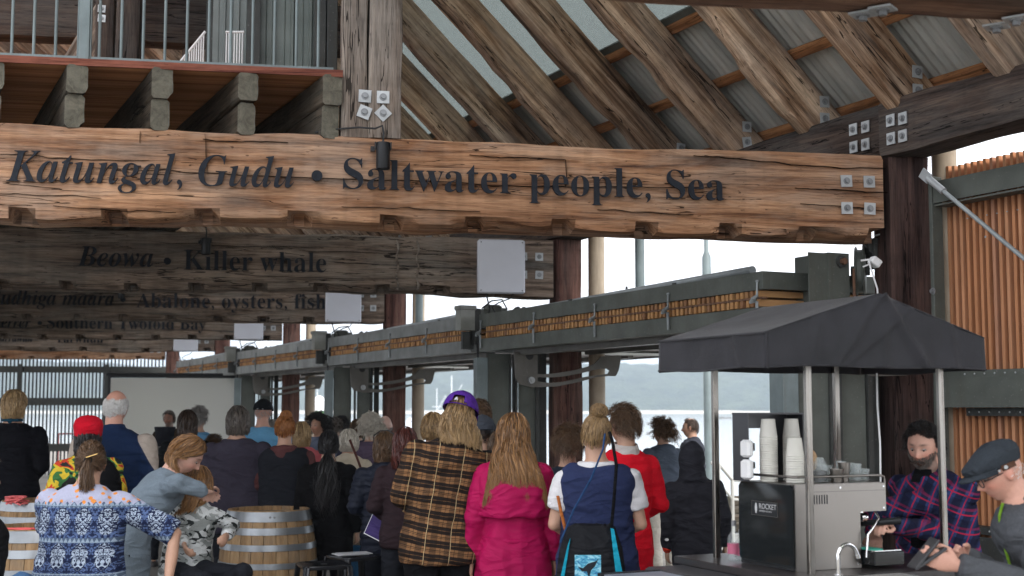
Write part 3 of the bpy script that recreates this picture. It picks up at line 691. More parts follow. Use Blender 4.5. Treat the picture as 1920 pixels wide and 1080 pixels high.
# stair balustrade with white bars
sb = empty('stair_balustrade', T(0, 0, 0), 'white barred sloping stair balustrade behind the balcony railing', 'railing')
for i in range(11):
    px = 338+i*4.4; t = P(px, 116-i*5.2, 10.3); b_ = Vector((t.x, t.y, ZF+.1)); mk('bar', MB().cyl(b_, t, .006, 6), WHITEP, sb)
mk('handrail', MB().tube([P(334, 121, 10.3), P(385, 59, 10.3)], .011, 8), WHITEP, sb)
for i in range(7):  # white bars drawn for the railing's reflection in the cladding
    px = 425+i*5; t = P(px, 60, 10.35); mk('bar', MB().cyl((t.x, t.y, ZF+.1), t, .006, 6), WHITEP, sb)
mk('handrail', MB().tube([P(423, 60, 10.35), P(458, 60, 10.35)], .010, 8), WHITEP, sb)  # top edge of that reflected railing
# dark timbers of the upper storey
def post_px(xa, xb, Y, z0, z1, mat, seed, lab, t=.3):
    p = P(xa, 80, Y); q = hit(xb, 80, p, BD); w = (q-p).dot(BR)
    return timber('upper_post', z1-z0, t, w, mat, None, frame((0, 0, 1), BD, -BR, Vector((q.x, q.y, z0))), amp=.008, seed=seed, nh=.05, nd=.03, label=lab, cat='post')
u1 = post_px(176, 212, 10.6, ZF+.03, 7, W_EAVE, 401, 'dark upper post with two bolt plates behind the balcony railing')
Mi = u1.matrix_basis.inverted()
for py in (17, 35): h = Mi @ hit(191, py, P(176, 80, 10.6), BD); bolt_plate(u1, T(h.x, -.008, h.z) @ RY(3), .75)
post_px(216, 258, 10.3, ZF+.03, 7, W_EAVE, 402, 'wide dark upper post between two balusters')
post_px(340, 420, 11.6, ZF+.03, 8, W_POST, 403, 'grey upper post behind the sloping white bars')
p = P(-330, 30, 10.9)
timber('upper_beam', 5.4, .25, .42, W_EAVE, None, frame(BR, BD, (0, 0, 1), Vector((p.x-.6, p.y-.1, P(100, 49, 10.9).z))), amp=.01, seed=404, nh=.05, nd=.03, label='dark horizontal beam high behind the balcony railing', cat='beam')
p = P(206, 52, 10.7); q = P(150, 150, 10.7); L = (p-q).length; d = (p-q).normalized()
timber('knee_brace', L+.35, .1, .26, W_DARK, None, frame(d, BD, d.cross(BD), q-d*.2+BR*.06), amp=.006, seed=405, nh=.05, nd=.03, label='sloping knee brace below the bolt plates behind the railing', cat='brace')

# ================================================================== TILTING DOORS
I1 = P(1430, 508, 9.16); DZ = I1.z-.372; DL = 4.78
def door(k):
    o = I1+A*(4.5/A.y)*(k-1); M = frame(OUT, A, (0, 0, 1), (o.x, o.y, DZ))
    e = empty('tilting_door', M, ['', 'nearest raised door panel with rows of timber ends, running behind the black canopy', 'second raised door panel, left of the tall grey tower behind the pink raincoat', 'third raised door panel, above the man in the black cap', 'fourth raised door panel, mostly behind the projection screen', ''][k], 'door', 'raised tilting door panels')
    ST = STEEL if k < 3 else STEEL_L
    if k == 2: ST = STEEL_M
    mk('top_chord', MB().box(0, .055, 0, DL, .247, .372).box(.055, .12, .0, DL, .364, .372), ST, e)
    mk('bottom_chord', MB().box(0, .055, 0, DL, 0, .125).box(.055, .14, 0, DL, 0, .008), ST, e)
    mk('end_frame', MB().box(.056, 2.5, 0, .055, .25, .372).box(.056, 2.5, 0, .055, 0, .122), ST, e)
    mk('end_frame', MB().box(.056, 2.5, 4.40, 4.455, .25, .372).box(.056, 2.5, 4.40, 4.455, 0, .122), ST, e)
    mk('outer_chord', MB().box(2.5, 2.555, 0, 4.46, .25, .372).box(2.5, 2.555, 0, 4.46, 0, .122), ST, e)
    mk('shade_sheet', MB().box(.06, 2.49, .06, 4.39, .366, .3705), STEEL_D, e)  # unseen sheet added on top to keep light out of the batten gaps
    mk('soffit', MB().box(.15, 2.49, .06, 4.39, .02, .026), SOFFIT, e)
    mk('cross_member', MB().box(.2, .3, .06, 4.39, -.05, .012).box(1.0, 1.06, .06, 4.39, -.03, .012).box(1.9, 1.96, .06, 4.39, -.03, .012), ARMST, e)
    mb = MB(); n = int((DL-.14)/.0605)
    for i in range(n):
        y = .07+i*.0605+random.uniform(-.004, .004); dx = random.uniform(0, .012); x1 = 2.45 if y < 4.35 else .5
        mb.box(.006+dx, x1, y, y+.031, .133, .182); y += random.uniform(-.004, .004)
        mb.box(.006+random.uniform(0, .012), x1, y+.004, y+.035, .199, .243)
    mk('batten_ends', mb, W_ENDS, e, kind='stuff')
    mk('middle_strip', MB().box(.012, .05, .02, DL-.02, .184, .197), RUST, e)
    hk = MB().tube([(-.012, 0, .30), (-.014, 0, .22), (-.016, 0, .20), (-.055, -.01, .175), (-.05, .02, .165), (-.018, 0, .16), (-.014, 0, .03)], [.008, .008, .012, .02, .02, .012, .010], 8)
    hk.ell((-.012, 0, .305), (.013, .016, .01), nu=8, nv=5); hm = hk.mesh('hook', 50); hm.materials.append(GALV_D)
    for y in (.05, 1.2, 2.36, 3.52, 4.72): mk('hook', hm, None, e, T(0, y, 0))
    mk('top_pipe', MB().cyl((.35, .6, .45), (.35, 4.3, .40), .032, 12), GALV_D, e, smooth=40)
    for y in (1.6, 3.4): mk('pipe_saddle', MB().box(.31, .39, y, y+.05, .372, .44).cyl((.30, y+.02, .40), (.40, y+.02, .40), .018, 8), STEEL_D, e)
    return e
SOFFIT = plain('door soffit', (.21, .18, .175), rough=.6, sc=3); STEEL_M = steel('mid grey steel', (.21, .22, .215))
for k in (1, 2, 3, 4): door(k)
# hinge plates and cable drum at the first post
o = P(1527, 540, 9.30)
e = empty('hinge_assembly', frame(OUT, A, (0, 0, 1), (o.x, o.y, 0)), 'upright grey hinge plates with a rusty bolt rising behind the canopy', 'hinge')
zt, zb = P(1527, 478, 9.3).z, P(1527, 620, 9.3).z
mk('plate', MB().box(-.17, -.01, -.16, -.15, P(1500, 586, 9.25).z, zt-.005), STEEL, e); mk('plate', MB().box(.0, .17, -.17, -.15, zb-.6, zt).box(-.012, .0, -.17, .2, zb-.6, zt), STEEL, e)
zc = P(1548, 494, 9.3).z
mk('washer', MB().cyl((.095, -.19, zc), (.095, -.17, zc), .042, 20), STEEL_D, e, smooth=40); mk('bolt', MB().cyl((.095, -.22, zc), (.095, -.19, zc), .024, 6), RUST, e)
o = P(1609, 508, 9.35); M = frame(BR, BD, (0, 0, 1), o) @ RZ(62)
e = empty('cable_drum', M, 'dark grey cable drum wheel beside the white camera at the first post', 'drum')
mk('disc', MB().lathe([(.02, -.02), (.165, -.02), (.175, -.012), (.165, -.004), (.15, 0), (.15, .03), (.165, .034), (.175, .04), (.165, .05), (.02, .05)], 36, RX(90)), STEEL, e, smooth=35)
mk('hub', MB().cyl((0, .05, 0), (0, -.08, 0), .035, 14), STEEL_D, e, smooth=40)
mk('chain', MB().tube([(-.165, .02, 0), (-.17, .02, -.2), (-.17, .02, -.5)], .01, 8), RUST, e); mk('chain', MB().tube([(.165, .02, 0), (.17, .02, -.2), (.17, .02, -.5)], .008, 8), RUST, e)
o = P(1648, 470, 9.25); e = empty('drum_bracket', frame(BR, BD, (0, 0, 1), o), 'black bracket and galvanised conduit under the right end of the nearest beam', 'bracket')
mk('bracket', MB().box(-.05, .05, -.02, .12, -.12, .09, bev=.01).cyl((-.02, .0, .03), (-.02, .1, .03), .06, 18), STEEL_D, e, smooth=35)
mk('shelf', MB().box(-.03, .04, -.06, .0, .10, .11), GALV, e); mk('conduit', MB().cyl((.035, -.02, -.1), (.035, -.02, -1.2), .012, 10), GALV_D, e)
# motors at the far frames
def motor(k):
    o = P(885, 600, 13.65)-E(2); M = frame(OUT, A, (0, 0, 1), E(k)+o)
    e = empty('door_motor', M, ['', '', 'door motor and lantern shaped sensor under the Killer whale beam end', 'door motor and sensor under the Abalone beam end', 'door motor and sensor under the Southern Twofold Bay beam end', ''][k], 'motor', 'door motors')
    mk('sensor_case', MB().box(-.16, .03, -.06, .10, .10, .145, bev=.008).box(-.145, .01, -.05, .09, -.11, .10), plain('dirty clear plastic', (.24, .245, .22), rough=.3), e)
    mk('mount_plate', MB().box(-.02, .10, .0, .02, -.25, .12).box(-.10, .02, -.0, .05, -.30, -.12), STEEL_D, e)
    mk('motor_body', MB().cyl((.16, .1, .04), (.42, .1, .06), .085, 20).cyl((.42, .1, .06), (.47, .1, .06), .06, 16).box(.2, .36, .02, .18, .06, .17, bev=.02), STEEL, e, smooth=35)
    mk('drum', MB().lathe([(.03, -.05), (.13, -.05), (.14, -.03), (.11, -.02), (.11, .03), (.14, .04), (.13, .06), (.03, .06)], 28, T(.62, .15, .03) @ RY(90)), STEEL_D, e, smooth=35)
    mk('cable', MB().tube([(.1, -.02, .12), (.2, -.04, .2), (.33, -.02, .22), (.4, 0, .12)], .008, 8), RUBBER, e)
    mk('chain', MB().tube([(.04, -.05, -.1), (.045, -.05, -.4), (.04, -.05, -.62)], .011, 6), RUBBER, e)
    mk('tag', MB().box(.005, .045, -.055, -.045, -.74, -.62), TAGR, e); mk('tag', MB().box(.046, .08, -.055, -.045, -.74, -.62), TAGG, e)
TAGR, TAGG = plain('red tag', (.6, .03, .04)), plain('green tag', (.02, .16, .08))
for k in (2, 3, 4): motor(k)

# struts above the door and lamp posts outside
o = P(1200, 545, 12.9); e = empty('steel_strut', T(o.x, o.y, o.z-.02), 'blue grey round strut clamped above the nearest raised door', 'strut')
mk('tube', MB().cyl((0, 0, 0), (0, 0, 1.6), .046, 18), STEEL_B, e, smooth=40); mk('clamp', MB().box(-.16, .16, -.03, .03, -.03, .0).cyl((-.13, 0, -.06), (-.13, 0, .06), .012, 8).cyl((.13, 0, -.06), (.13, 0, .06), .012, 8).cyl((0, 0, -.4), (0, 0, 0), .02, 8), STEEL_D, e)
o = P(1325, 520, 22); e = empty('lamp_post', T(o.x, o.y, 0), 'thin blue grey lamp post outside with a thicker lower shaft', 'lamp post')
mk('shaft', MB().lathe([(.08, 0), (.075, P(1325, 482, 22).z), (.04, P(1325, 472, 22).z), (.04, 7.5)], 18), STEEL_B, e, smooth=40); mk('lamp_head', MB().box(-.1, .5, -.1, .1, 7.5, 7.58, bev=.02), STEEL_B, e)
# conduit strut seen beyond post three
o = P(786, 575, 17.4); mk('steel_strut', MB().cyl((0, 0, 0), (0, 0, 1.2), .05, 16), STEEL_B, None, T(o.x, o.y, 2.6), smooth=40, label='blue grey strut right of the third timber post', cat='strut')

# ================================================================== SLATTED SCREEN AT THE RIGHT
W_BACK = wood('back batten', (.13, .05, .03), (.08, .03, .018), (.03, .012, .01), None, 0, crack=0); SO = E1+OUT*.45; M = frame(-A, OUT, (0, 0, 1), SO)
def sx(px, py=500): h = hit(px, py, SO, OUT); return (h-SO).dot(-A), h.z
e = empty('slatted_screen', M, 'tall screen of upright orange timber battens in a riveted steel frame', 'screen')
x0, z1_ = sx(1773, 314); _, z0_ = sx(1790, 1004)
bm = [MB().box(0, .025, 0, .075, z0_-.5+random.uniform(-.01, .01), z1_+random.uniform(-.006, .006)).mesh('batten') for _ in range(6)]
for b_ in bm: b_.materials.append(W_BATT)
for i in range(60): mk('batten', bm[i % 6], None, e, T(x0+.0575*i+random.uniform(-.002, .002), random.choice((0, 0, .004)), random.uniform(-.005, .005)))
bk_ = MB().box(0, .036, 0, .02, z0_-.5, z1_-.01).mesh('back_batten'); bk_.materials.append(W_BACK)
for i in range(60): mk('back_batten', bk_, None, e, T(x0+.0575*i+.026, .08, random.uniform(-.004, .004)))  # dark layer added behind to block light, so the gaps look dark
# frame inboard of the battens
def zpx(px, py, off): return hit(px, py, SO-OUT*off, OUT).z
xa = (hit(1731, 500, SO-OUT*.13, OUT)-SO).dot(-A)
mk('upright', MB().box(xa, xa+.13, -.16, -.06, 0, zpx(1740, 332, .15), bev=.005), STEEL, e)
za, zb_ = zpx(1800, 332, .12), zpx(1800, 379, .12)
mk('top_beam', MB().box(xa+.135, 3.6, -.15, -.14, zb_+.02, za).box(xa+.135, 3.6, -.14, -.02, za-.012, za).box(xa+.135, 3.6, -.14, -.02, zb_+.0, zb_+.012), STEEL, e)
zc, zd = zpx(1820, 708, .12), zpx(1820, 764, .12)
mk('middle_beam', MB().box(xa+.135, 3.6, -.15, -.14, zd, zc).box(xa+.135, 3.6, -.14, -.02, zc-.012, zc).box(xa+.135, 3.6, -.14, -.02, zd, zd+.012).box(xa+.135, 3.6, -.10, -.01, zc+.0, zc+.05), STEEL, e)
mk('lower_flange', MB().box(xa+.3, 3.6, -.07, -.01, zd-.055, zd-.004), STEEL_D, e)
zf = zpx(1850, 1004, .12); mk('bottom_beam', MB().box(xa+.135, 3.6, -.10, -.01, zf, zf+.05).box(xa+.135, 3.6, -.15, -.14, zf-.16, zf-.01), STEEL_D, e)
rv = MB().ell((0, -.102, 0), (.007, .005, .007), nu=8, nv=5).mesh('rivet', 60); rv.materials.append(GALV)
for i in range(34):
    x = xa+.33+i*.0875; mk('rivet', rv, None, e, T(x, 0, zc+.025)); mk('rivet', rv, None, e, T(x, .03, zd-.03))
    mk('rivet', rv, None, e, T(x, 0, zf+.025))
    mk('rivet', rv, None, e, T(x, -.035, zb_+.0) @ RX(90))
q = (hit(1750, 546, SO-OUT*.16, OUT)-SO); mk('bolt', bmm, None, e, T(q.dot(-A), -.155, q.z))
q = hit(1848, 444, SO, OUT)-SO; mk('nail_head', MB().cyl((q.dot(-A), -.004, q.z), (q.dot(-A), 0, q.z), .008, 8), GALV, e)
# grey back wall behind the cart, under the screen
mk('low_wall', MB().box(xa+.14, 3.6, -.13, -.05, 0, zf-.17), STEEL_D, e)

# ================================================================== FAR END: slatted wall and projection screen
o = P(165, 700, 33.5); M = frame(BR, BD, (0, 0, 1), Vector((o.x, o.y, 0)))
e = empty('slatted_wall', M, 'far wall of thin dark upright slats with daylight between them', 'slatted wall')
bt_ = MB().box(0, .036, 0, .05, 0, P(165, 672, 33.5).z).mesh('slat'); bt_.materials.append(BLACK)
for i in range(90): mk('slat', bt_, None, e, T(-4.2+i*.0895, random.uniform(-.003, .003), random.uniform(-.03, .03)))
for y0, y1, nm in ((699, 687, 'rail'), (760, 746, 'rail'), (846, 832, 'rail')):
    mk(nm, MB().box(-4.3, 3.9, -.08, -.01, P(165, y0, 33.4).z, P(165, y1, 33.4).z), STEEL_D, e)
for px in (42, 200): x = (P(px, 700, 33.4)-o).dot(BR); mk('upright', MB().box(x-.05, x+.05, -.15, -.09, 0, 2.75), STEEL_D, e)
o = P(128, 845, 34.6); e = empty('red_barrier', T(o.x, o.y, 0), 'thin red barrier frame seen through the far slats', 'barrier')
RED = plain('barrier red', (.6, .05, .04))
mk('frame', MB().box(-.28, .28, 0, .03, .98, 1.02).box(-.28, -.25, 0, .03, 0, .98).box(.25, .28, 0, .03, 0, .98), RED, e)
# projection screen
a_, b_ = P(203, 702, 23), P(455, 707, 23.4); w = (b_-a_).length; d = (b_-a_); d.z = 0; d.normalize()
M = frame(d, Vector((-d.y, d.x, 0)), (0, 0, 1), a_)
e = empty('projection_screen', M, 'large blank pale grey projection screen with a black border', 'screen'); hh = 1.32
m = NM('screen fabric', rough=.9, color=(.72, .72, .67)); PSF = m.m
mk('sheet', MB().box(.045, w-.045, 0, .004, -hh+.04, -.06), PSF, e); mk('border', MB().box(0, w, -.004, .012, -.055, -.015).box(0, .04, -.004, .012, -hh, -.056).box(w-.04, w, -.004, .012, -hh, -.056).box(.041, w-.041, -.004, .012, -hh, -hh+.035), BLACK, e)
mk('top_case', MB().cyl((-.03, .03, 0), (w+.03, .03, 0), .03, 14), BLACK, e, smooth=40)
mk('stand', MB().cyl((w/2, .06, 0), (w/2, .06, -a_.z+.1), .018, 10).cyl((w/2, .06, -1.5), (w/2-.5, .3, -a_.z), .012, 8).cyl((w/2, .06, -1.5), (w/2+.5, .3, -a_.z), .012, 8).cyl((w/2, .06, -1.5), (w/2, -.5, -a_.z), .012, 8), BLACK, e)

# ================================================================== OUTSIDE
WHB = plain('white boat paint', (.75, .76, .78), rough=.3); BLH = plain('blue hull', (.03, .12, .35), rough=.3)
def boat(px, Y, s, yaw, hullm, lab):
    o = P(px, 800, Y); e = empty('moored_boat', T(o.x, o.y, -2.6) @ RZ(yaw) @ Matrix.Scale(s, 4), lab, 'boat', 'boats moored in the harbour')
    rings = []
    for x, w, z in ((-4, 1.15, 1.2), (-2, 1.35, 1.15), (0, 1.4, 1.2), (2.5, 1.1, 1.4), (4, .5, 1.7), (4.7, .04, 1.95)):
        rings.append([(x, -w, z), (x, -w*.8, .25), (x, 0, -.3), (x, w*.8, .25), (x, w, z), (x, w*.5, z-.05), (x, -w*.5, z-.05)])
    mk('hull', MB().loft(rings), hullm, e, smooth=40)
    mk('cabin', MB().box(-2.2, 1.6, -.95, .95, 1.15, 2.5, bev=.12).box(-2.4, 1.0, -1.05, 1.05, 2.5, 2.6, bev=.03), WHB, e)
    for x in (-1.6, -.6, .4): mk('window', MB().box(x, x+.75, -.965, -.93, 1.75, 2.2), BLACK, e)
    mk('flybridge', MB().box(-1.6, .4, -.7, .7, 2.6, 3.1, bev=.08), WHB, e)
    mk('mast', MB().cyl((-.4, 0, 3.1), (-.4, 0, 8.2), .07, 8).cyl((-1.4, 0, 4.6), (.5, 0, 4.6), .05, 6).cyl((-.4, 0, 3.6), (-2.2, 0, 6.8), .05, 6), WHB, e)
    mk('railing', MB().tube([(4.4, 0, 2.6), (2.6, -1.0, 2.1), (0, -1.3, 2.0)], .03, 6).tube([(4.4, 0, 2.6), (2.6, 1.0, 2.1), (0, 1.3, 2.0)], .03, 6), CHROME, e)
    mk('fender', MB().ell((-1, -1.45, .8), (.18, .18, .35)), plain('orange fender', (.7, .12, .02)), e, smooth=180)
boat(815, 260, 1.0, 200, BLH, 'white cabin boat with blue hull left of the purple cap'); boat(842, 330, 1.5, 170, WHB, 'white boat with mast farther out left of the purple cap')
boat(590, 250, 1.0, 185, WHB, 'white boat seen above the woman facing the camera'); boat(772, 210, .9, 150, WHB, 'white boat partly behind the third timber post')
o = P(598, 800, 38); e = empty('mooring_pile', T(o.x, o.y, -3), 'white topped green pile behind the facing woman', 'pile')
mk('pile', MB().cyl((0, 0, 0), (0, 0, P(598, 770, 38).z+3), .2, 16), plain('green pile', (.05, .14, .05)), e, smooth=40); mk('cap', MB().lathe([(.24, P(598, 770, 38).z+3), (.24, P(598, 752, 38).z+3), (.05, P(598, 742, 38).z+3)], 16), WHB, e)
# handrail and edge timbers on the wharf
RP = steel('rail pipe', (.50, .50, .47), rough=.5, streak=.6); Yr = 16.2
e = empty('wharf_handrail', T(0, 0, 0), 'white pipe handrail at the wharf edge beside the hooded child', 'handrail')
a0, a1, a2, a3 = P(1333, 868, Yr), P(1348, 870, Yr), P(1373, 900, Yr+.1), P(1425, 903, Yr+.6)
mk('top_rail', MB().tube([a0, a1, a2, a3], .022, 10), RP, e, smooth=50)
for p in (a1, a2, a3): mk('rail_post', MB().cyl((p.x, p.y, 0), p, .022, 10), RP, e, smooth=40)
mk('mid_rail', MB().tube([P(1348, 905, Yr), P(1373, 936, Yr+.1), P(1425, 940, Yr+.6)], .016, 8), RP, e)
for i, (px, py, w) in enumerate(((1352, 1000, 1.4), (1360, 985, 1.3), (1366, 968, 1.2), (1372, 950, 1.1))):
    p = P(px, py, 18+i*.25); timber('edge_sleeper', w*1.6, .22, .13, W_JOIST, None, frame(BR, BD, (0, 0, 1), p), amp=.01, seed=500+i, nh=.03, nd=.03, label='grey timber sleeper at the wharf edge, ' + ORD[i] + ' step from the bottom', cat='sleeper', group='sleepers stacked at the wharf edge')
    if i == 0:
        pass
for i in range(4):
    p = P(1352, 1000, 18); mk('sleeper_support', MB().box(.1+i*.5, .25+i*.5, .02, .8, -p.z, -.005), W_JOIST, None, frame(BR, BD, (0, 0, 1), p), label='short timber support under the wharf edge sleepers, ' + ORD[i] + ' from the left', cat='support', group='supports under the sleepers')
# ================================================================== BARRELS AND STOOLS
HOOP = steel('barrel hoop', (.30, .32, .34), rough=.35, metal=.6, streak=.45)
W_STAVE = wood('stave oak', (.46, .33, .20), (.34, .23, .13), (.15, .10, .06), (.36, .31, .25), .4, crack=.2, bump=.5)
def bar_r(z):     # radius along a .93 m tall barrel
    t = (z-.465)/.465; return .352-.062*t*t
stv = MB(); ns = 24; da = 2*math.pi/ns; rings = []
for z in np.linspace(0, .93, 10):
    r = bar_r(z); rings.append([((r-d_)*math.cos(a_), (r-d_)*math.sin(a_), z) for d_, a_ in ((.004, -da/2+.006), (0, -da/4), (0, da/4), (.004, da/2-.006), (.028, da/2-.006), (.028, -da/2+.006))])
stv.loft(rings); stm = stv.mesh('stave', 30)
# swap to length along X for the grain: use a dedicated material reading Z as the length
def stave_mat():
    m = NM('stave', rough=.75, spec=.3); g = m.noise(m.coords((12, 12, 1.2)), 1, 6, .65, .4); f = m.noise(m.coords((90, 90, 5)), 1, 3, .7); p = m.noise(m.coords((3, 3, 2)), 1, 4)
    b = m.ramp(g, [(.28, (.17, .105, .055)), (.5, (.32, .20, .10)), (.72, (.46, .31, .17))]); b = m.mix(.5, b, m.ramp(f, [(.25, .4), (.6, 1.0)]), 'MULTIPLY'); b = m.mix(m.ramp(p, [(.5, 0.0), (.7, .6)]), b, (.22, .18, .14))
    m.col(b).bump(f, .4, .004); return m.m
stm.materials.append(stave_mat())
def hoopm(z0, z1):
    return MB().lathe([(bar_r(z0)+.0005, z0), (bar_r(z0)+.004, z0+.001), (bar_r((z0+z1)/2)+.0045, (z0+z1)/2), (bar_r(z1)+.004, z1-.001), (bar_r(z1)+.0005, z1)], 40, cap=False).mesh('hoop', 50)
hz_ = [(.855, .925), (.765, .815), (.655, .70), (.53, .572), (.355, .40), (.23, .275), (.115, .165), (.005, .075)]
hms = [hoopm(*z) for z in hz_]
for h in hms: h.materials.append(HOOP)
hd = MB().cyl((0, 0, .885), (0, 0, .90), bar_r(.9)-.03, 36).mesh('head'); hd.materials.append(W_STAVE)
def barrel(px, py, Y, lab, rot=0):
    o = P(px, py, Y); e = empty('wine_barrel', T(o.x, o.y, 0) @ RZ(rot), lab, 'barrel', 'oak wine barrels used as tables')
    for i in range(ns): mk('stave', stm, None, e, RZ(i*360/ns))
    for h in hms: mk('hoop', h, None, e)
    mk('head', hd, None, e); mk('rivet', MB().ell((0, -bar_r(.89)-.005, .89), (.008, .004, .008), nu=8, nv=5).ell((.03, -bar_r(.89)-.005, .89), (.008, .004, .008), nu=8, nv=5), BOLT, e)
    return e
barrel(504, 960, 9.75, 'oak wine barrel with steel hoops between the seated child and the black coat', 12)
barrel(76, 945, 10.7, 'oak wine barrel farther back at the left, behind another barrel', 40)
barrel(70, 990, 8.3, 'oak wine barrel nearest the left edge, carrying pink cord', 75)
# cords on the barrels
def coil(px, py, Y, z, col, lab, n=26, r=.07, h=.05):
    o = P(px, py, Y); random.seed(n); pts = [(o.x+r*random.uniform(-1, 1), o.y+r*.6*random.uniform(-1, 1), z+.004+h*random.random()) for _ in range(n)]
    cv = []
    for i in range(1, len(pts)-2):
        for t in np.linspace(0, 1, 5, endpoint=False):
            a_, b_, c_, d_ = [np.array(q) for q in pts[i-1:i+3]]; cv.append(.5*((2*b_)+(-a_+c_)*t+(2*a_-5*b_+4*c_-d_)*t*t+(-a_+3*b_-3*c_+d_)*t**3))
    mk('cord_coil', MB().tube([(float(q[0]), float(q[1]), max(z+.006, float(q[2]))) for q in cv], .006, 6), plain('cord '+lab[:6], col, rough=.8), smooth=60, label=lab, cat='cord'); return
    c = bpy.data.curves.new('cord', 'CURVE'); c.dimensions = '3D'; s = c.splines.new('NURBS'); s.points.add(n-1); s.order_u = 4
    for p, q in zip(s.points, pts): p.co = (*q, 1)
    c.bevel_depth = .006; c.bevel_resolution = 1; c.materials.append(plain('cord '+lab[:6], col, rough=.8))
    o_ = bpy.data.objects.new('cord_coil', c); COL.objects.link(o_); o_['label'] = lab; o_['category'] = 'cord'
coil(30, 925, 10.4, .905, (.75, .16, .16), 'pink red coil of cord on the rear left barrel', 40, .1, .07)
coil(48, 983, 8.2, .905, (.65, .10, .10), 'thin red cord lying on the front left barrel', 14, .14, .02)
# stools
GLB = NM('glossy black steel', rough=.18, color=(.012, .013, .016)).m
def stool(px, py, Y, yaw, lab, zs=.66):
    o = P(px, py, Y); e = empty('bar_stool', T(o.x, o.y, 0) @ RZ(yaw), lab, 'stool', 'black metal bar stools')
    rg = []
    for z, w in ((zs-.028, .150), (zs-.014, .158), (zs-.003, .156), (zs, .146), (zs-.004, .13), (zs-.006, .06), (zs-.007, .001)):
        rg.append([(w*max(-1, min(1, 1.28*math.cos(t))), w*max(-1, min(1, 1.28*math.sin(t))), z) for t in np.linspace(0, 2*math.pi, 32, endpoint=False)])
    mk('seat', MB().loft(rg), GLB, e, smooth=50); mk('seat_hole', MB().cyl((0, 0, zs-.0065), (0, 0, zs-.0045), .022, 16), RUBBER, e)
    for a_ in (45, 135, 225, 315):
        c, s_ = math.cos(math.radians(a_)), math.sin(math.radians(a_))
        top = Vector((c*.195, s_*.195, zs-.012)); bot = Vector((c*.285, s_*.285, 0))
        mk('leg', MB().tube([top, bot], [.026, .018], 8, flat=.6, up=(c, s_, 0)), GLB, e, smooth=50)
    for i in range(4):
        a_ = math.radians(45+90*i); b_ = a_+math.pi/2; q = .195+.09*(zs-.2)/zs
        mk('crossbar', MB().tube([(q*math.cos(a_), q*math.sin(a_), .2), (q*math.cos(b_), q*math.sin(b_), .2)], .009, 8), GLB, e)
stool(607, 1068, 8.7, 20, 'nearest empty black bar stool in front of the barrel'); stool(665, 1054, 9.2, 38, 'empty black bar stool with papers on it, beside the black coat')
stool(382, 1070, 8.0, 10, 'black bar stool under the seated child in grey camouflage')
o = P(660, 1050, 9.2); pp = mk('paper_stack', MB().box(-.12, .1, -.07, .08, .661, .667).box(-.10, .12, -.08, .06, .6675, .672), plain('papers', (.5, .5, .52)), None, T(o.x, o.y, 0) @ RZ(25), label='small stack of papers lying on the rear stool', cat='papers')

# ================================================================== COFFEE CART
GD = Vector((math.cos(math.radians(25)), math.sin(math.radians(25)), 0)); LD = Vector((-GD.y, GD.x, 0)); CN = P(1438, 690, 5.6); CZ = CN.z; CN.z = 0
MC = frame(GD, LD, (0, 0, 1), CN)     # local x along the gable end, y back along the ridge, z up
CW, CL = 1.21, .86
z_b, z_e, z_p = CZ, P(1438, 622, 5.6).z, P(1647, 551, 5.86).z
cart = empty('coffee_cart', MC, 'coffee cart with black gabled canopy on stainless poles', 'coffee cart')
m = NM('black canvas', rough=.62, color=(.02, .02, .024), spec=.32); q = m.noise(m.coords((4, 4, 4)), 1, 5, .6); q2 = m.noise(m.coords((300, 300, 300)), 1, 2)
m.col(m.mix(m.ramp(q, [(.35, 0.0), (.65, 1.0)]), (.013, .013, .016), (.026, .025, .031))).bump(m.math('ADD', q, m.math('MULTIPLY', q2, .25)), .35, .02); m.b.inputs['Sheen Weight'].default_value = .15; m.b.inputs['Sheen Roughness'].default_value = .4; CANV = m.m
V = []; Fq = []; nu, nv = 60, 40
def canopy_pt(u, v):
    """u across the gable 0..1, v along the ridge 0..1 (front face and slopes are separate grids)"""
    x = CW*u; y = CL*v; k = 1-abs(2*u-1); sag = .022*math.sin(math.pi*v)*math.sin(math.pi*min(1, max(0, (1-abs(2*u-1)))))
    return (x, y, z_e+(z_p-z_e)*k-sag)
mb = MB()
for i in range(nu+1):
    for j in range(nv+1):
        x, y, z = canopy_pt(i/nu, j/nv); z += .004*noise.noise(Vector((x*6, y*6, 0))); V.append((x, y, z))
for i in range(nu):
    for j in range(nv): a_ = i*(nv+1)+j; Fq.append((a_, a_+nv+1, a_+nv+2, a_+1))
mb.add(V, Fq)
def folds(x, z, s):
    # soft V shaped creases in the hanging cloth
    c = CW/2; f = 0
    for dx, sl, w, am in ((.0, .0, .05, .016), (-.17, .75, .03, .020), (.17, -.75, .03, .020), (-.36, .25, .025, .012), (.40, -.2, .03, .012), (-.05, 1.4, .02, .012)):
        d = (x-c-dx)-sl*(z-(z_b+.12)); f += am*math.exp(-(d/w)**2)
    return f+.008*noise.noise(Vector((x*5+s*9, z*7, s)))+.004*noise.noise(Vector((x*14, z*10, s)))
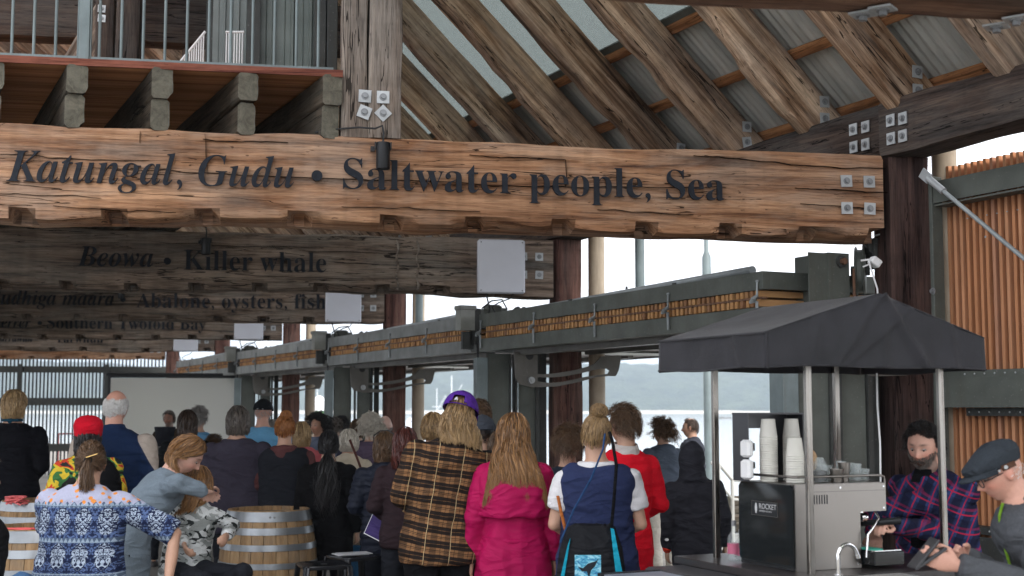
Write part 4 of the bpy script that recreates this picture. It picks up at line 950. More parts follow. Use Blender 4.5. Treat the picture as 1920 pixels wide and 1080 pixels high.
def drape(side):
    V = []; Fq = []; n1, n2 = (64, 26) if side in ('f', 'b') else (44, 16)
    for i in range(n1+1):
        u = i/n1
        for j in range(n2+1):
            v = j/n2
            if side in ('f', 'b'):
                zt_ = canopy_pt(u, 0 if side == 'f' else 1)[2]; zb2 = z_b+.006*math.sin(u*9)+(.012*(1-abs(2*u-1))); z = zb2+(zt_-zb2)*v; x = CW*u
                y = -folds(x, z, 1)*math.sin(math.pi*min(1, u*8) / 2)*math.sin(math.pi*min(1, (1-u)*8)/2)-.006*(1-v)
                y = y if side == 'f' else CL-y
            else:
                z = z_b+(z_e-z_b)*v+.005*math.sin(u*8)*(1-v); y = CL*u; f = .010*noise.noise(Vector((y*5, z*5, 7)))+.010*math.exp(-((y-.16-.5*(z-z_b))/.02)**2)
                x = -f*math.sin(math.pi*u)-.004*(1-v) if side == 'l' else CW+f*math.sin(math.pi*u)
            V.append((x, y, z))
    for i in range(n1):
        for j in range(n2): a_ = i*(n2+1)+j; Fq.append((a_, a_+n2+1, a_+n2+2, a_+1))
    mb.add(V, Fq)
for s_ in 'fblr': drape(s_)
can = mk('canopy', mb, CANV, cart, smooth=40); sol = can.modifiers.new('s', 'SOLIDIFY'); sol.thickness = .003
mk('hem_cord', MB().tube([canopy_pt(u, 0) for u in np.linspace(0, .5, 14)], .0035, 6).tube([canopy_pt(u, 0) for u in np.linspace(.5, 1, 14)], .0035, 6).tube([canopy_pt(0, v) for v in np.linspace(0, 1, 8)], .003, 6), CANV, cart)
for nm_, pp_ in (('gable_hem', [(CW*u, -.010, z_b+.004+.006*math.sin(u*9)+.012*(1-abs(2*u-1))) for u in np.linspace(0, 1, 24)]), ('side_hem', [(-.008, CL*u, z_b+.004+.005*math.sin(u*8)) for u in np.linspace(0, 1, 16)]), ('corner_seam', [(-.004, -.006, z_b+(z_e-z_b)*u) for u in np.linspace(0, 1, 8)]), ('valance_seam', [(-.006, CL*u, z_e-.004) for u in np.linspace(0, 1, 12)])):
    mk(nm_, MB().tube(pp_, .0038, 6), CANV, cart)
mk('ridge_frame', MB().box(.05, CW-.05, .06, .08, z_e-.03, z_e-.01).box(.05, CW-.05, CL-.08, CL-.06, z_e-.03, z_e-.01).box(.05, .07, .06, CL-.06, z_e-.03, z_e-.01).box(CW-.07, CW-.05, .06, CL-.06, z_e-.03, z_e-.01), POLE, cart)
for x, y in ((.29, .108), (1.037, .108), (.29, .83), (1.037, .85)):
    mk('pole', MB().box(x-.015, x+.015, y-.012, y+.012, .93, z_e-.02, bev=.003), POLE, cart)
# counter and body
mk('counter', MB().box(.14, CW+.05, .0, CL+.12, .905, .94, bev=.004), plain('dark counter', (.035, .03, .03), rough=.3), cart)
mk('body', MB().box(-.06, CW, 0, CL+.06, .18, .904, bev=.01), plain('cart body', (.05, .05, .055), rough=.4), cart)
for x in (.05, CW-.1):
    for y in (.1, CL-.05): mk('caster', MB().cyl((x-.02, y, .075), (x+.02, y, .075), .075, 18), RUBBER, cart, smooth=40)
# espresso machine
MM = MC @ T(.278, .20, .942); me_ = empty('espresso_machine', MM, 'espresso machine with glossy black side panel and stainless back on the coffee cart', 'coffee machine')
mw, md, mh = .508, .41, .372
GLOSS = NM('gloss black glass', rough=.06, color=(.014, .016, .017)).m
mk('side_panel', MB().prism([(0, .012), (0, mh-.02), (.02, mh), (md-.02, mh), (md, mh-.02), (md, .035), (md-.02, .012)], .006, frame((0, 1, 0), (-1, 0, 0), (0, 0, 1), (-.004, 0, 0))), GLOSS, me_)
cut = mh-.125
mk('back_panel', MB().prism([(0, 0), (.36, 0), (.36, cut-.006), (.366, cut), (mw, cut), (mw, mh), (0, mh)], .004), INOX, me_)
mk('body', MB().box(.0, .355, .006, md, .0, mh-.004).box(.355, mw-.004, .006, md, cut+.004, mh-.004).box(.40, mw-.004, .2, md, .0, cut), plain('machine black', (.02, .02, .022), rough=.3), me_)
mk('corner_post', MB().box(-.004, .05, -.012, -.004, -.002, mh+.004), INOX, me_)
mk('cup_rail', MB().tube([(-.0, md-.02, mh), (-.0, md-.02, mh+.035), (.0, .05, mh+.035), (.0, .01, mh+.035), (.03, .0, mh+.035), (mw-.03, .0, mh+.035), (mw-.008, .002, mh+.028), (mw-.005, .002, mh)], .006, 10), INOX, me_, smooth=60)
mk('top_tray', MB().box(.005, mw-.005, .01, md-.01, mh-.003, mh+.003), INOX, me_)
mk('black_cap', MB().box(mw-.01, mw+.035, .05, .15, mh-.085, mh-.02, bev=.01), BLACK, me_)
mk('group_head', MB().cyl((.44, .12, cut), (.44, .12, cut-.05), .036, 18).cyl((.40, .05, cut-.03), (.43, .05, cut-.03), .02, 12), CHROME, me_, smooth=40)
mk('portafilter', MB().cyl((.44, .12, cut-.05), (.44, .12, cut-.075), .033, 18).tube([(.44, .08, cut-.06), (.47, -.0, cut-.05), (.56, -.03, cut-.045)], [.012, .015, .017], 12), BLACK, me_, smooth=40)
mk('steam_wand', MB().tube([(.452, .01, cut), (.448, -.02, cut-.03), (.40, -.03, cut-.075), (.375, -.03, cut-.1), (.365, -.03, cut-.2)], .0055, 10), CHROME, me_, smooth=60)
mk('drip_tray', MB().box(.37, mw+.03, -.08, .2, .012, .075, bev=.004), GLOSS, me_); mk('tray_grid', MB().box(.38, mw+.02, -.07, .19, .0755, .079), CHROME, me_)
mk('green_cloth', MB().box(.37, .45, -.04, .06, .0795, .083), plain('green cloth', (.05, .45, .33)), me_)
for x, y in ((.04, .04), (.32, .04), (.04, md-.04)): mk('foot', MB().cyl((x, y, -.002), (x, y, .03), .018, 12), CHROME, me_)
for x_, z_ in ((.015, mh-.015), (mw-.015, mh-.015), (.015, .02), (.34, .02), (mw-.015, cut+.014), (.25, mh-.015)):
    mk('screw', MB().cyl((x_, -.003, z_), (x_, .0, z_), .0045, 10), CHROME, me_)
mk('panel_seam', MB().box(.052, .0535, -.001, .0, .0, mh).box(.054, mw, -.001, 0, mh-.032, mh-.0308), BLACK, me_)
for i in range(7): mk('vent_slot', MB().box(.09+i*.014, .096+i*.014, -.001, .0, mh-.085, mh-.045), BLACK, me_)
# maker's plate
Mp_ = frame((0, -1, 0), (1, 0, 0), (0, 0, 1), (-.0105, .285, 0)); Mp_ = T(0, 0, 0) @ frame((0, -1, 0), (1, 0, 0), (0, 0, 1), (-.012, .305, .225))
pl = mk('maker_plate', MB().box(0, .20, 0, .002, 0, .065), BLACK, me_, Mp_); mk('plate_edge', MB().box(0, .2, -.001, .0, .0, .002).box(0, .2, -.001, 0, .063, .065).box(.197, .2, -.001, 0, .002, .063).box(0, .002, -.001, 0, .002, .063), INOX, pl)
lt = plain('plate lettering', (.5, .5, .5))
TCx = []
def small_text(parent, text, x, z, size, y=-.0015, ext=.0):
    TC.body = text; TC.extrude = .03; TC.offset = 0; bpy.context.view_layer.update(); dg = bpy.context.evaluated_depsgraph_get()
    me = bpy.data.meshes.new_from_object(TO.evaluated_get(dg)); me.materials.clear(); me.materials.append(lt)
    return mk('lettering', me, None, parent, T(x, y, z) @ RX(90) @ Matrix.Diagonal((size, size, size*.3, 1)))
small_text(pl, 'ROCKET', .058, .032, .034); small_text(pl, 'ESPRESSO MILANO', .062, .018, .011)
mk('emblem', MB().prism([(.035+.012*math.cos(t)*(.7), .034+.022*math.sin(t)) for t in np.linspace(0, 2*math.pi, 16, endpoint=False)], -.0012).prism([(.029, .010), (.041, .010), (.041, .014), (.029, .014)], -.0012), lt, pl)
# cups
PAPER = plain('paper cup', (.66, .64, .58), rough=.7, var=.05)
def cup_stack(x, y, n, lab, bodyh=.085):
    e = empty('paper_cup_stack', MM @ T(x, y, mh+.004), lab, 'paper cups', 'upturned paper cups on the espresso machine')
    one = MB().lathe([(.0405, 0), (.0418, .002), (.0415, .006), (.040, .0075), (.031, bodyh), (.0, bodyh+.0005)], 22, cap=False).mesh('cup', 40); one.materials.append(PAPER)
    rim = MB().lathe([(.0405, 0), (.0420, .002), (.0415, .0055), (.0395, .0075), (.0385, .0125)], 22, cap=False).mesh('cup', 40); rim.materials.append(PAPER)
    for i in range(n-1): mk('cup', rim, None, e, T(random.uniform(-.0008, .0008), 0, i*.0105))
    mk('cup', one, None, e, T(0, 0, (n-1)*.0105))
cup_stack(.055, .26, 20, 'tall stack of upturned paper cups, left and rear'); cup_stack(.215, .30, 20, 'tall stack of upturned paper cups, right and rear'); cup_stack(.105, .13, 12, 'front stack of upturned paper cups, lower than its neighbours')
e = empty('cup_dispenser', MM @ T(-.03, .28, mh+.004), 'black framed cup holder behind the paper cup stacks', 'cup holder')
mk('frame', MB().box(-.01, .30, .12, .125, .24, .31).box(-.01, .02, .12, .125, .0, .24).box(.22, .30, .12, .125, .0, .24).box(-.015, .31, .0, .125, .305, .313).box(-.012, -.008, .0, .125, .0, .305).box(.296, .30, .0, .125, .0, .305), plain('smoky black', (.03, .03, .035), rough=.3), e)
mk('bracket', MB().box(-.02, .01, -.02, .02, .14, .175).box(-.02, .01, -.02, .02, .06, .09), BLACK, e); mk('sleeve', MB().box(-.035, .0, -.03, .04, .01, .1, bev=.01).box(-.035, .0, -.03, .04, .11, .19, bev=.01), WHITEP, e)
mk('napkins', MB().ell((.33, -.02, .09), (.02, .03, .05)), plain('brown napkin', (.42, .26, .14)), e)
o = MM @ Vector((.235, .12, mh+.004)); e = empty('glass_jug', T(*o), 'glass jug with dark contents beside the paper cups', 'jug')
mk('jug', MB().lathe([(.035, 0), (.036, .07), (.03, .09), (.02, .1), (.018, .11), (.016, .11), (.02, .088), (.033, .068)], 22, cap=False), CLEAR, e, smooth=50); mk('contents', MB().cyl((0, 0, .003), (0, 0, .05), .031, 18), RUBBER, e)
for i, (x, y, h_, r_) in enumerate(((.365, .10, .085, .028), (.43, .09, .08, .023), (.395, .16, .09, .026), (.455, .17, .08, .023), (.49, .11, .055, .026), (.30, .07, .058, .032), (.345, .20, .07, .03))):
    m_g = CLEAR if i not in (0, 5) else INOX
    mk('drinking_glass', MB().lathe([(r_*.75, 0), (r_, h_), (r_-.003, h_), (r_*.72, .008)], 20, cap=False), m_g, None, MM @ T(x-.01, y, mh+.005), smooth=50,
       label=('steel tumbler ' if i in (0, 5) else 'clear glass ') + 'on top of the espresso machine, ' + ['beside the middle pole', 'second from the pole', 'at the back of the middle pair', 'behind the rightmost glass', 'rightmost and shortest', 'nearest the cup stacks', 'half hidden by the tumblers'][i], cat='glass', group='glasses on the espresso machine')
# swan neck tap
o = MC @ Vector((.36, -.02, .94)); q = P(1572, 1075, 5.72)
e = empty('tap', frame(GD, LD, (0, 0, 1), (q.x, q.y, .94)), 'chrome swan neck tap at the front of the coffee cart', 'tap')
pts = [(0, 0, 0), (0, 0, .07)]+[(.05-.05*math.cos(t), 0, .085+.05*math.sin(t)) for t in np.linspace(0, math.pi*.86, 12)]
pts.append((pts[-1][0]+.006, 0, pts[-1][2]-.015)); mk('spout', MB().tube(pts, .0095, 14), CHROME, e, smooth=60); mk('base', MB().cyl((0, 0, 0), (0, 0, .012), .02, 18), CHROME, e, smooth=40)
d = Vector(pts[-1]); mk('nozzle', MB().cyl(d, d+Vector((.006, 0, -.016)), .0115, 14), CHROME, e, smooth=40)
mk('counter_extension', MB().box(-.12, .35, -.10, .05, -.04, -.002), plain('white ledge', (.35, .34, .33)), e)
# bottles on the left of the cart
for i, (px, py, h_) in enumerate(((1377, 1068, .16), (1390, 1074, .12))):
    p = P(px, py, 6.35); e = empty('syrup_bottle', T(p.x, p.y, .94), 'clear pump bottle on the left end of the coffee cart' if i == 0 else 'short clear jar on the left end of the coffee cart', 'bottle')
    mk('bottle', MB().lathe([(.03, 0), (.031, h_*.6), (.028, h_*.7), (.012, h_*.85), (.012, h_)], 20), CLEAR, e, smooth=50); mk('cap', MB().cyl((0, 0, h_), (0, 0, h_+.025), .011, 12), plain('cap', (.25, .25, .26)), e); mk('label_band', MB().lathe([(.0312, h_*.2), (.0314, h_*.5)], 20, cap=False), plain('label', (.5, .12, .2)), e)
ext = mk('side_shelf', MB().box(-.42, -.13, .34, .66, .90, .915), plain('shelf grey', (.22, .25, .30), rough=.35), cart)
[mk('shelf_edge', MB().box(-.44, -.13, y_, y_+.025, .90, .92), BLACK, cart) for y_ in (.31, .66)]
# white security camera with cable on the post
o = P(1640, 487, 8.85); e = empty('white_camera', frame(BR, BD, (0, 0, 1), o), 'small white device with a dangling cable at the right post', 'camera')
mk('body', MB().box(-.02, .05, -.02, .05, -.035, .02, RY(35), bev=.006), WHITEP, e); mk('arm', MB().box(-.10, -.02, -.01, .0, .0, .012, RY(-8)).box(-.09, -.0, .01, .02, -.02, -.01, RY(-22)), WHITEP, e)
tip = MC @ Vector((CW/2, 0.02, z_p)); Mi = e.matrix_basis.inverted(); tl = Mi @ tip
mk('cable', MB().tube([(-.045, -.01, -.0), (-.05, -.03, -.04), (-.035, -.05, -.12), (-.01, -.05, -.20), (.0, -.04, -.32), (0, -.02, -.6)], .006, 8), WHITEP, e, smooth=60)
a_ = MC @ Vector((.66, .30, z_b)); b_ = MM @ Vector((mw-.02, .1, mh))
mk('power_cable', MB().tube([P(1644, 700, 6.3), P(1645, 760, 6.25), P(1650, 830, 6.2), P(1651, 905, 6.15)], .0045, 8), WHITEP, None, smooth=60, label='white power cable hanging down to the espresso machine', cat='cable')
# ================================================================== PEOPLE
def cloth(name, c, pat=None, rough=.88, weave=260, c2=None, c3=None, sheen=0, foldb=.5):
    m = NM(name, rough=rough, spec=.12, color=c); v = m.coords((1, 1, 1), False); sp = m.n('SeparateXYZ'); m.l(v, sp.inputs[0]); X, Y, Z = sp.outputs
    nz = m.noise(v, 3.5, 5, .6); base = m.mix(m.ramp(nz, [(.3, 0.0), (.7, 1.0)]), tuple(q*.86 for q in c), tuple(min(1, q*1.12) for q in c))
    def band(coord, period, off, w):      # soft stripe mask
        f = m.math('FRACT', m.math('ADD', m.math('DIVIDE', coord, period), off)); d = m.math('ABSOLUTE', m.math('SUBTRACT', f, .5))
        return m.math('LESS_THAN', d, w/2)
    wob = m.math('MULTIPLY', m.math('SUBTRACT', m.noise(v, 5, 2), .5), .035)
    if pat == 'flannel':
        rt = m.coords((1, 1, 1), False, rot=(0, math.radians(-9), 0)); s3 = m.n('SeparateXYZ'); m.l(rt, s3.inputs[0]); X, Y, Z = s3.outputs
    Zw = m.math('ADD', Z, wob); Xw = m.math('ADD', X, m.math('MULTIPLY', wob, .8))
    if pat == 'flannel':
        p = .078; base = m.mix(.8, base, (.215, .105, .048)); k = (.012, .010, .010)
        base = m.mix(m.math('MULTIPLY', band(Zw, p, .0, .52), .96), base, k)
        base = m.mix(m.math('MULTIPLY', band(Zw, p, .45, .045), .9), base, k); base = m.mix(m.math('MULTIPLY', band(Zw, p, .55, .035), .85), base, k)
        base = m.mix(m.math('MULTIPLY', band(Zw, p, .0, .035), .8), base, (.20, .10, .04))
        base = m.mix(m.math('MULTIPLY', band(Xw, p, .0, .46), .5), base, k); base = m.mix(m.math('MULTIPLY', band(Xw, p, .5, .06), .5), base, k)
        base = m.mix(m.math('MULTIPLY', band(Xw, p*1.75, .25, .024), .8), base, (.55, .42, .23))
    if pat == 'plaid':
        p = .085; rot = m.coords((1, 1, 1), False, rot=(0, math.radians(28), 0)); s2 = m.n('SeparateXYZ'); m.l(rot, s2.inputs[0]); a_, b_ = s2.outputs[0], s2.outputs[2]
        a_ = m.math('ADD', a_, m.math('MULTIPLY', Y, .6)); a_ = m.math('ADD', a_, wob)
        base = m.mix(m.math('MULTIPLY', band(a_, p, 0, .5), .7), base, (.008, .008, .02)); base = m.mix(m.math('MULTIPLY', band(b_, p, 0, .45), .6), base, (.01, .01, .025))
        base = m.mix(m.math('MULTIPLY', band(a_, p, .5, .30), .5), base, (.02, .05, .16)); red = (.42, .02, .06)
        base = m.mix(m.math('MULTIPLY', band(a_, p, .5, .075), .9), base, red); base = m.mix(m.math('MULTIPLY', band(b_, p, .5, .075), .9), base, red)
        base = m.mix(m.math('MULTIPLY', band(b_, p, .25, .12), .45), base, (.30, .02, .08))
    if pat == 'camo':
        n1 = m.noise(m.coords((9, 9, 16), False), 1, 3, .5, .8); n2 = m.noise(m.coords((13, 13, 26), False), 1, 2, .5, 1.2)
        base = m.mix(m.ramp(n1, [(.50, 0.0), (.52, 1.0)]), base, (.30, .32, .31)); base = m.mix(m.ramp(n2, [(.575, 0.0), (.59, 1.0)]), base, (.03, .035, .035))
    if pat == 'damask':
        # lavender yoke with orange dots, then navy bands of pale leaf shapes
        def sym(period, off=0.0):
            f = m.math('FRACT', m.math('ADD', m.math('DIVIDE', X, period), off)); return m.math('ABSOLUTE', m.math('SUBTRACT', f, .5))
        sx_ = sym(.11); cb = m.n('CombineXYZ'); m.l(m.math('MULTIPLY', sx_, .11), cb.inputs[0]); m.l(Z, cb.inputs[2]); m.l(m.math('MULTIPLY', Y, .0), cb.inputs[1])
        nn = m.n('TexNoise'); nn.inputs['Scale'].default_value = 62; nn.inputs['Detail'].default_value = 3; nn.inputs['Distortion'].default_value = 1.6; m.l(cb.outputs[0], nn.inputs['Vector'])
        leaf = m.ramp(nn.outputs[0], [(.505, 0.0), (.53, 1.0)])
        zf = m.math('FRACT', m.math('DIVIDE', Z, .17)); zq = m.math('SUBTRACT', zf, .42); inm = m.math('LESS_THAN', m.math('ADD', m.math('MULTIPLY', m.math('MULTIPLY', sx_, sx_), 7.5), m.math('MULTIPLY', m.math('MULTIPLY', zq, zq), 6.5)), 1.0)
        navy = (.015, .022, .06); blue = (.10, .15, .30); pale = (.42, .50, .62)
        body = m.mix(leaf, navy, m.mix(inm, blue, pale)); bandz = band(Z, .17, .62, .14)
        zig = m.math('LESS_THAN', m.math('FRACT', m.math('DIVIDE', Z, .022)), m.math('MULTIPLY', sym(.022), 2)); body = m.mix(bandz, body, m.mix(zig, (.09, .13, .20), (.30, .38, .48)))
        vo_ = m.n('TexVoronoi'); vo_.inputs['Scale'].default_value = 26; m.l(v, vo_.inputs['Vector']); dots = m.math('LESS_THAN', vo_.outputs['Distance'], .30)
        yoke = m.mix(dots, (.42, .43, .56), (.72, .27, .06)); edge = m.math('ADD', m.math('MULTIPLY', sym(.036), .035), c2)
        base = m.mix(m.math('GREATER_THAN', Z, edge), body, yoke)
    if pat == 'floral':
        vo_ = m.n('TexVoronoi'); vo_.inputs['Scale'].default_value = 16; m.l(v, vo_.inputs['Vector'])
        base = m.ramp(m.n('SeparateColor').outputs[0] if False else m.noise(v, 9, 2, .5, 1), [(.36, (.02, .02, .02)), (.45, (.05, .16, .05)), (.52, (.62, .45, .04)), (.6, (.55, .06, .03)), (.68, (.03, .03, .03))], 'CONSTANT')
    if pat == 'panel':       # stripe piping over the shoulders
        base = m.mix(m.math('GREATER_THAN', m.math('ADD', m.math('ABSOLUTE', X), m.math('MULTIPLY', Z, .55)), c2), base, c3)
    if pat == 'jeans':
        jn = m.noise(m.coords((60, 60, 400), False), 1, 2); base = m.mix(m.ramp(jn, [(.3, 0.0), (.7, .5)]), base, tuple(q*.55 for q in c))
    wv = m.noise(v, weave, 2, .5); base = m.mix(.35, base, m.ramp(wv, [(.25, .55), (.7, 1.15)]), 'MULTIPLY')
    fa = m.noise(m.coords((4.2, 4.2, 9), False, rot=(0, .5, 0)), 1, 2, .4, .7); fb_ = m.noise(m.coords((5, 5, 11), False, rot=(0, -.6, 0)), 1, 2, .4, .7)
    rg_ = lambda q: m.math('SUBTRACT', 1.0, m.math('MULTIPLY', m.math('ABSOLUTE', m.math('SUBTRACT', q, .5)), 5.0))
    hh_ = m.math('ADD', m.math('MULTIPLY', m.math('ADD', rg_(fa), rg_(fb_)), 1.0), m.math('ADD', m.math('MULTIPLY', wv, .07), m.math('MULTIPLY', m.noise(v, 22, 4, .6), .35)))
    m.col(base).bump(hh_, foldb, .016)
    if sheen: m.b.inputs['Sheen Weight'].default_value = sheen
    return m.m
def skin_mat(name, c):
    m = NM(name, rough=.5, spec=.4); at = m.n('Attribute', attribute_name='Col'); v = m.coords((1, 1, 1), False); nz = m.noise(v, 28, 4, .6); sp = m.noise(v, 160, 2)
    b = m.mix(.35, at.outputs['Color'], m.ramp(nz, [(.3, (.80, .70, .68)), (.7, (1.08, 1.04, 1.0))]), 'MULTIPLY'); b = m.mix(.2, b, m.ramp(sp, [(.3, .75), (.6, 1.0)]), 'MULTIPLY')
    m.col(b).bump(sp, .15, .002); m.b.inputs['Subsurface Weight'].default_value = .0; return m.m
SKIN = skin_mat('skin', None)
def hair_mat(name, root, tip, dark, rough=.42):
    m = NM(name, rough=rough, spec=.45); g = m.n('NewGeometry'); at = m.n('Attribute', attribute_name='t')
    c = m.ramp(g.outputs['Random Per Island'], [(0, dark), (.35, root), (.75, tip), (1, tuple(min(1, q*1.25) for q in tip))])
    m.col(m.mix(m.math('MULTIPLY', at.outputs['Fac'], .65), c, tip)); m.b.inputs['Anisotropic'].default_value = .4; return m.m
HB = {'brown': ((.075, .042, .024), (.13, .075, .04), (.03, .018, .012)), 'dkbrown': ((.035, .022, .016), (.07, .043, .03), (.014, .010, .008)), 'black': ((.008, .0075, .008), (.018, .016, .017), (.003, .003, .003)),
      'ltbrown': ((.115, .06, .03), (.33, .17, .065), (.045, .024, .013)), 'blonde': ((.30, .20, .10), (.52, .36, .19), (.12, .075, .04)), 'dirty': ((.19, .12, .06), (.40, .26, .125), (.06, .038, .02)), 'ginger': ((.24, .085, .025), (.42, .18, .06), (.10, .035, .012)),
      'white': ((.55, .54, .52), (.72, .71, .69), (.32, .31, .30)), 'grey': ((.22, .21, .20), (.38, .36, .34), (.08, .075, .07)), 'saltpep': ((.055, .045, .038), (.17, .145, .125), (.016, .013, .012)), 'silver': ((.42, .38, .32), (.62, .57, .50), (.20, .18, .15)), 'darkred': ((.06, .018, .014), (.11, .03, .022), (.03, .01, .01)),
      'curlblond': ((.25, .16, .08), (.45, .31, .16), (.09, .055, .03))}
HM = {k: hair_mat('hair '+k, *v) for k, v in HB.items()}

def remesh(mb, vox, smooth=3):
    me = mb.mesh('tmp'); o = bpy.data.objects.new('tmp', me); COL.objects.link(o)
    r = o.modifiers.new('r', 'REMESH'); r.mode = 'VOXEL'; r.voxel_size = vox; r.use_smooth_shade = True
    if smooth: s = o.modifiers.new('s', 'SMOOTH'); s.iterations = smooth; s.factor = .5
    dg = bpy.context.evaluated_depsgraph_get(); n = bpy.data.meshes.new_from_object(o.evaluated_get(dg))
    bpy.data.objects.remove(o); bpy.data.meshes.remove(me); return n
def getv(me): a = np.empty(len(me.vertices)*3, np.float32); me.vertices.foreach_get('co', a); return a.reshape(-1, 3).astype(float)
def getn(me): a = np.empty(len(me.vertices)*3, np.float32); me.vertices.foreach_get('normal', a); return a.reshape(-1, 3).astype(float)
def setv(me, v): me.vertices.foreach_set('co', np.asarray(v, np.float32).ravel()); me.update()
GR = rng.uniform(-1, 1, (32, 32, 32))
def n3(p):
    """vectorised value noise"""
    i = np.floor(p).astype(int); f = p-i; f = f*f*(3-2*f); r = 0
    for a in (0, 1):
        for b in (0, 1):
            for c in (0, 1):
                w = (f[:, 0] if a else 1-f[:, 0])*(f[:, 1] if b else 1-f[:, 1])*(f[:, 2] if c else 1-f[:, 2])
                r = r+w*GR[(i[:, 0]+a) % 32, (i[:, 1]+b) % 32, (i[:, 2]+c) % 32]
    return r
def fold(me, kind, s, seed):
    v = getv(me); n = getn(me); o = np.array([seed*1.7, seed*2.3, seed*.9])
    if kind == 'none': return
    w = np.stack([n3(v*5+o), n3(v*5+o+9), n3(v*5+o+17)], 1)*.35
    q = v+w*.22
    diag = q.copy(); diag[:, 2] += .55*q[:, 0]; diag2 = q.copy(); diag2[:, 2] -= .5*q[:, 0]
    rid = lambda a: 1-np.abs(a)*2.2
    f = .5*rid(n3(diag*np.array([5, 5, 13])+o))+.4*rid(n3(diag2*np.array([4.5, 4.5, 11])+o+5))+.25*n3(q*np.array([11, 11, 26])+o+3)
    if kind == 'coat': f = .6*rid(n3(q*np.array([9, 9, 3.2])+o))+.35*rid(n3(diag*np.array([5, 5, 9])+o+4))+.2*n3(q*16+o)
    if kind == 'knit': f = f*.6
    if kind == 'puffer': f = 1.1*np.abs(np.sin(v[:, 2]*math.pi/.052+n3(v*6+o)*.8))**.6-.5+.25*n3(v*26+o)
    if kind == 'pants': f = .5*rid(n3(q*np.array([6, 6, 9])+o))+.3*rid(n3(diag*np.array([9, 9, 16])+o))
    amp = {'shirt': .013, 'coat': .016, 'knit': .012, 'puffer': .013, 'pants': .012, 'tee': .013, 'jacket': .015}.get(kind, .011)*s
    setv(me, v+n*(f*amp)[:, None])
def ring(c, rx, ry, n=20, pw=2.4, R=None):
    out = []
    for k in range(n):
        t = 2*math.pi*k/n; cx, sy = math.cos(t), math.sin(t)
        p = Vector((rx*math.copysign(abs(cx)**(2/pw), cx), ry*math.copysign(abs(sy)**(2/pw), sy), 0))
        if R is not None: p = R @ p
        out.append(Vector(c)+p)
    return out
HEADR = (.0775, .098, .118)
def head_mesh(mb, M, s=1.0, nose=1.0, chin=1.0, ears=True, fat=0):
    nu, nv = 48, 40; th = np.linspace(0, math.pi, nv+1)[1:-1]; ph = np.linspace(0, 2*math.pi, nu, endpoint=False)
    TH_, PH = np.meshgrid(th, ph, indexing='ij'); dx, dy, dz = np.sin(TH_)*np.cos(PH), np.sin(TH_)*np.sin(PH), np.cos(TH_)
    x, y, z = dx*.0765, dy*.098, dz*.118
    low = np.clip(-z/.118, 0, 1); up = np.clip(z/.118, 0, 1)
    x = x*(1-.30*low**1.5)*(1+.04*np.sin(np.clip(z/.06, -1, 1)*2)); back = np.clip(-y/.098, 0, 1)
    y = y+np.where(y < 0, .045*low**1.2*(-y/.098), 0)-.004*up
    front = np.clip(dy, 0, 1); fz = front**2
    y = y*(1-.06*fz)
    g = lambda cx, cz, sx_, sz_: np.exp(-((x-cx)/sx_)**2-((z-cz)/sz_)**2)
    fw = (dy > .0)*1.0
    y = y+fw*(nose*(.024*g(0, -.030, .012, .013)+.015*g(0, -.008, .0085, .020)+.006*g(0, -.034, .020, .009)) -.011*(g(.030, .008, .017, .012)+g(-.030, .008, .017, .012)) + .006*g(0, .030, .045, .010)
              + .0075*g(0, -.064, .020, .0055)+.0065*g(0, -.076, .017, .0055) - .004*g(0, -.070, .022, .003) - .004*g(0, -.052, .012, .006)+.010*chin*g(0, -.100, .020, .014)+.005*(g(.042, -.028, .018, .018)+g(-.042, -.028, .018, .018)))
    if fat: x = x*(1+fat*low)
    V = [M @ Vector((a*s, b*s, c*s)) for a, b, c in zip(x.ravel(), y.ravel(), z.ravel())]; nr = nv-1; Fc = []
    for i in range(nr-1):
        for k in range(nu): j = (k+1) % nu; Fc.append((i*nu+k, (i+1)*nu+k, (i+1)*nu+j, i*nu+j))
    a = len(V); V += [M @ Vector((0, -.004*s, .118*s)), M @ Vector((0, .03*s, -.118*s))]
    for k in range(nu): j = (k+1) % nu; Fc.append((a, k, j)); Fc.append((a+1, (nr-1)*nu+j, (nr-1)*nu+k))
    mb.add(V, Fc)
    if ears:
        for sg in (-1, 1):
            Me = M @ T(sg*.077*s, -.008*s, -.006*s) @ RZ(sg*-22) @ RX(-8)
            mb.ell((0, 0, 0), (.009*s, .019*s, .031*s), Me, 12, 8); mb.ell((sg*.006*s, -.006*s, .006*s), (.006*s, .014*s, .022*s), Me, 10, 6)
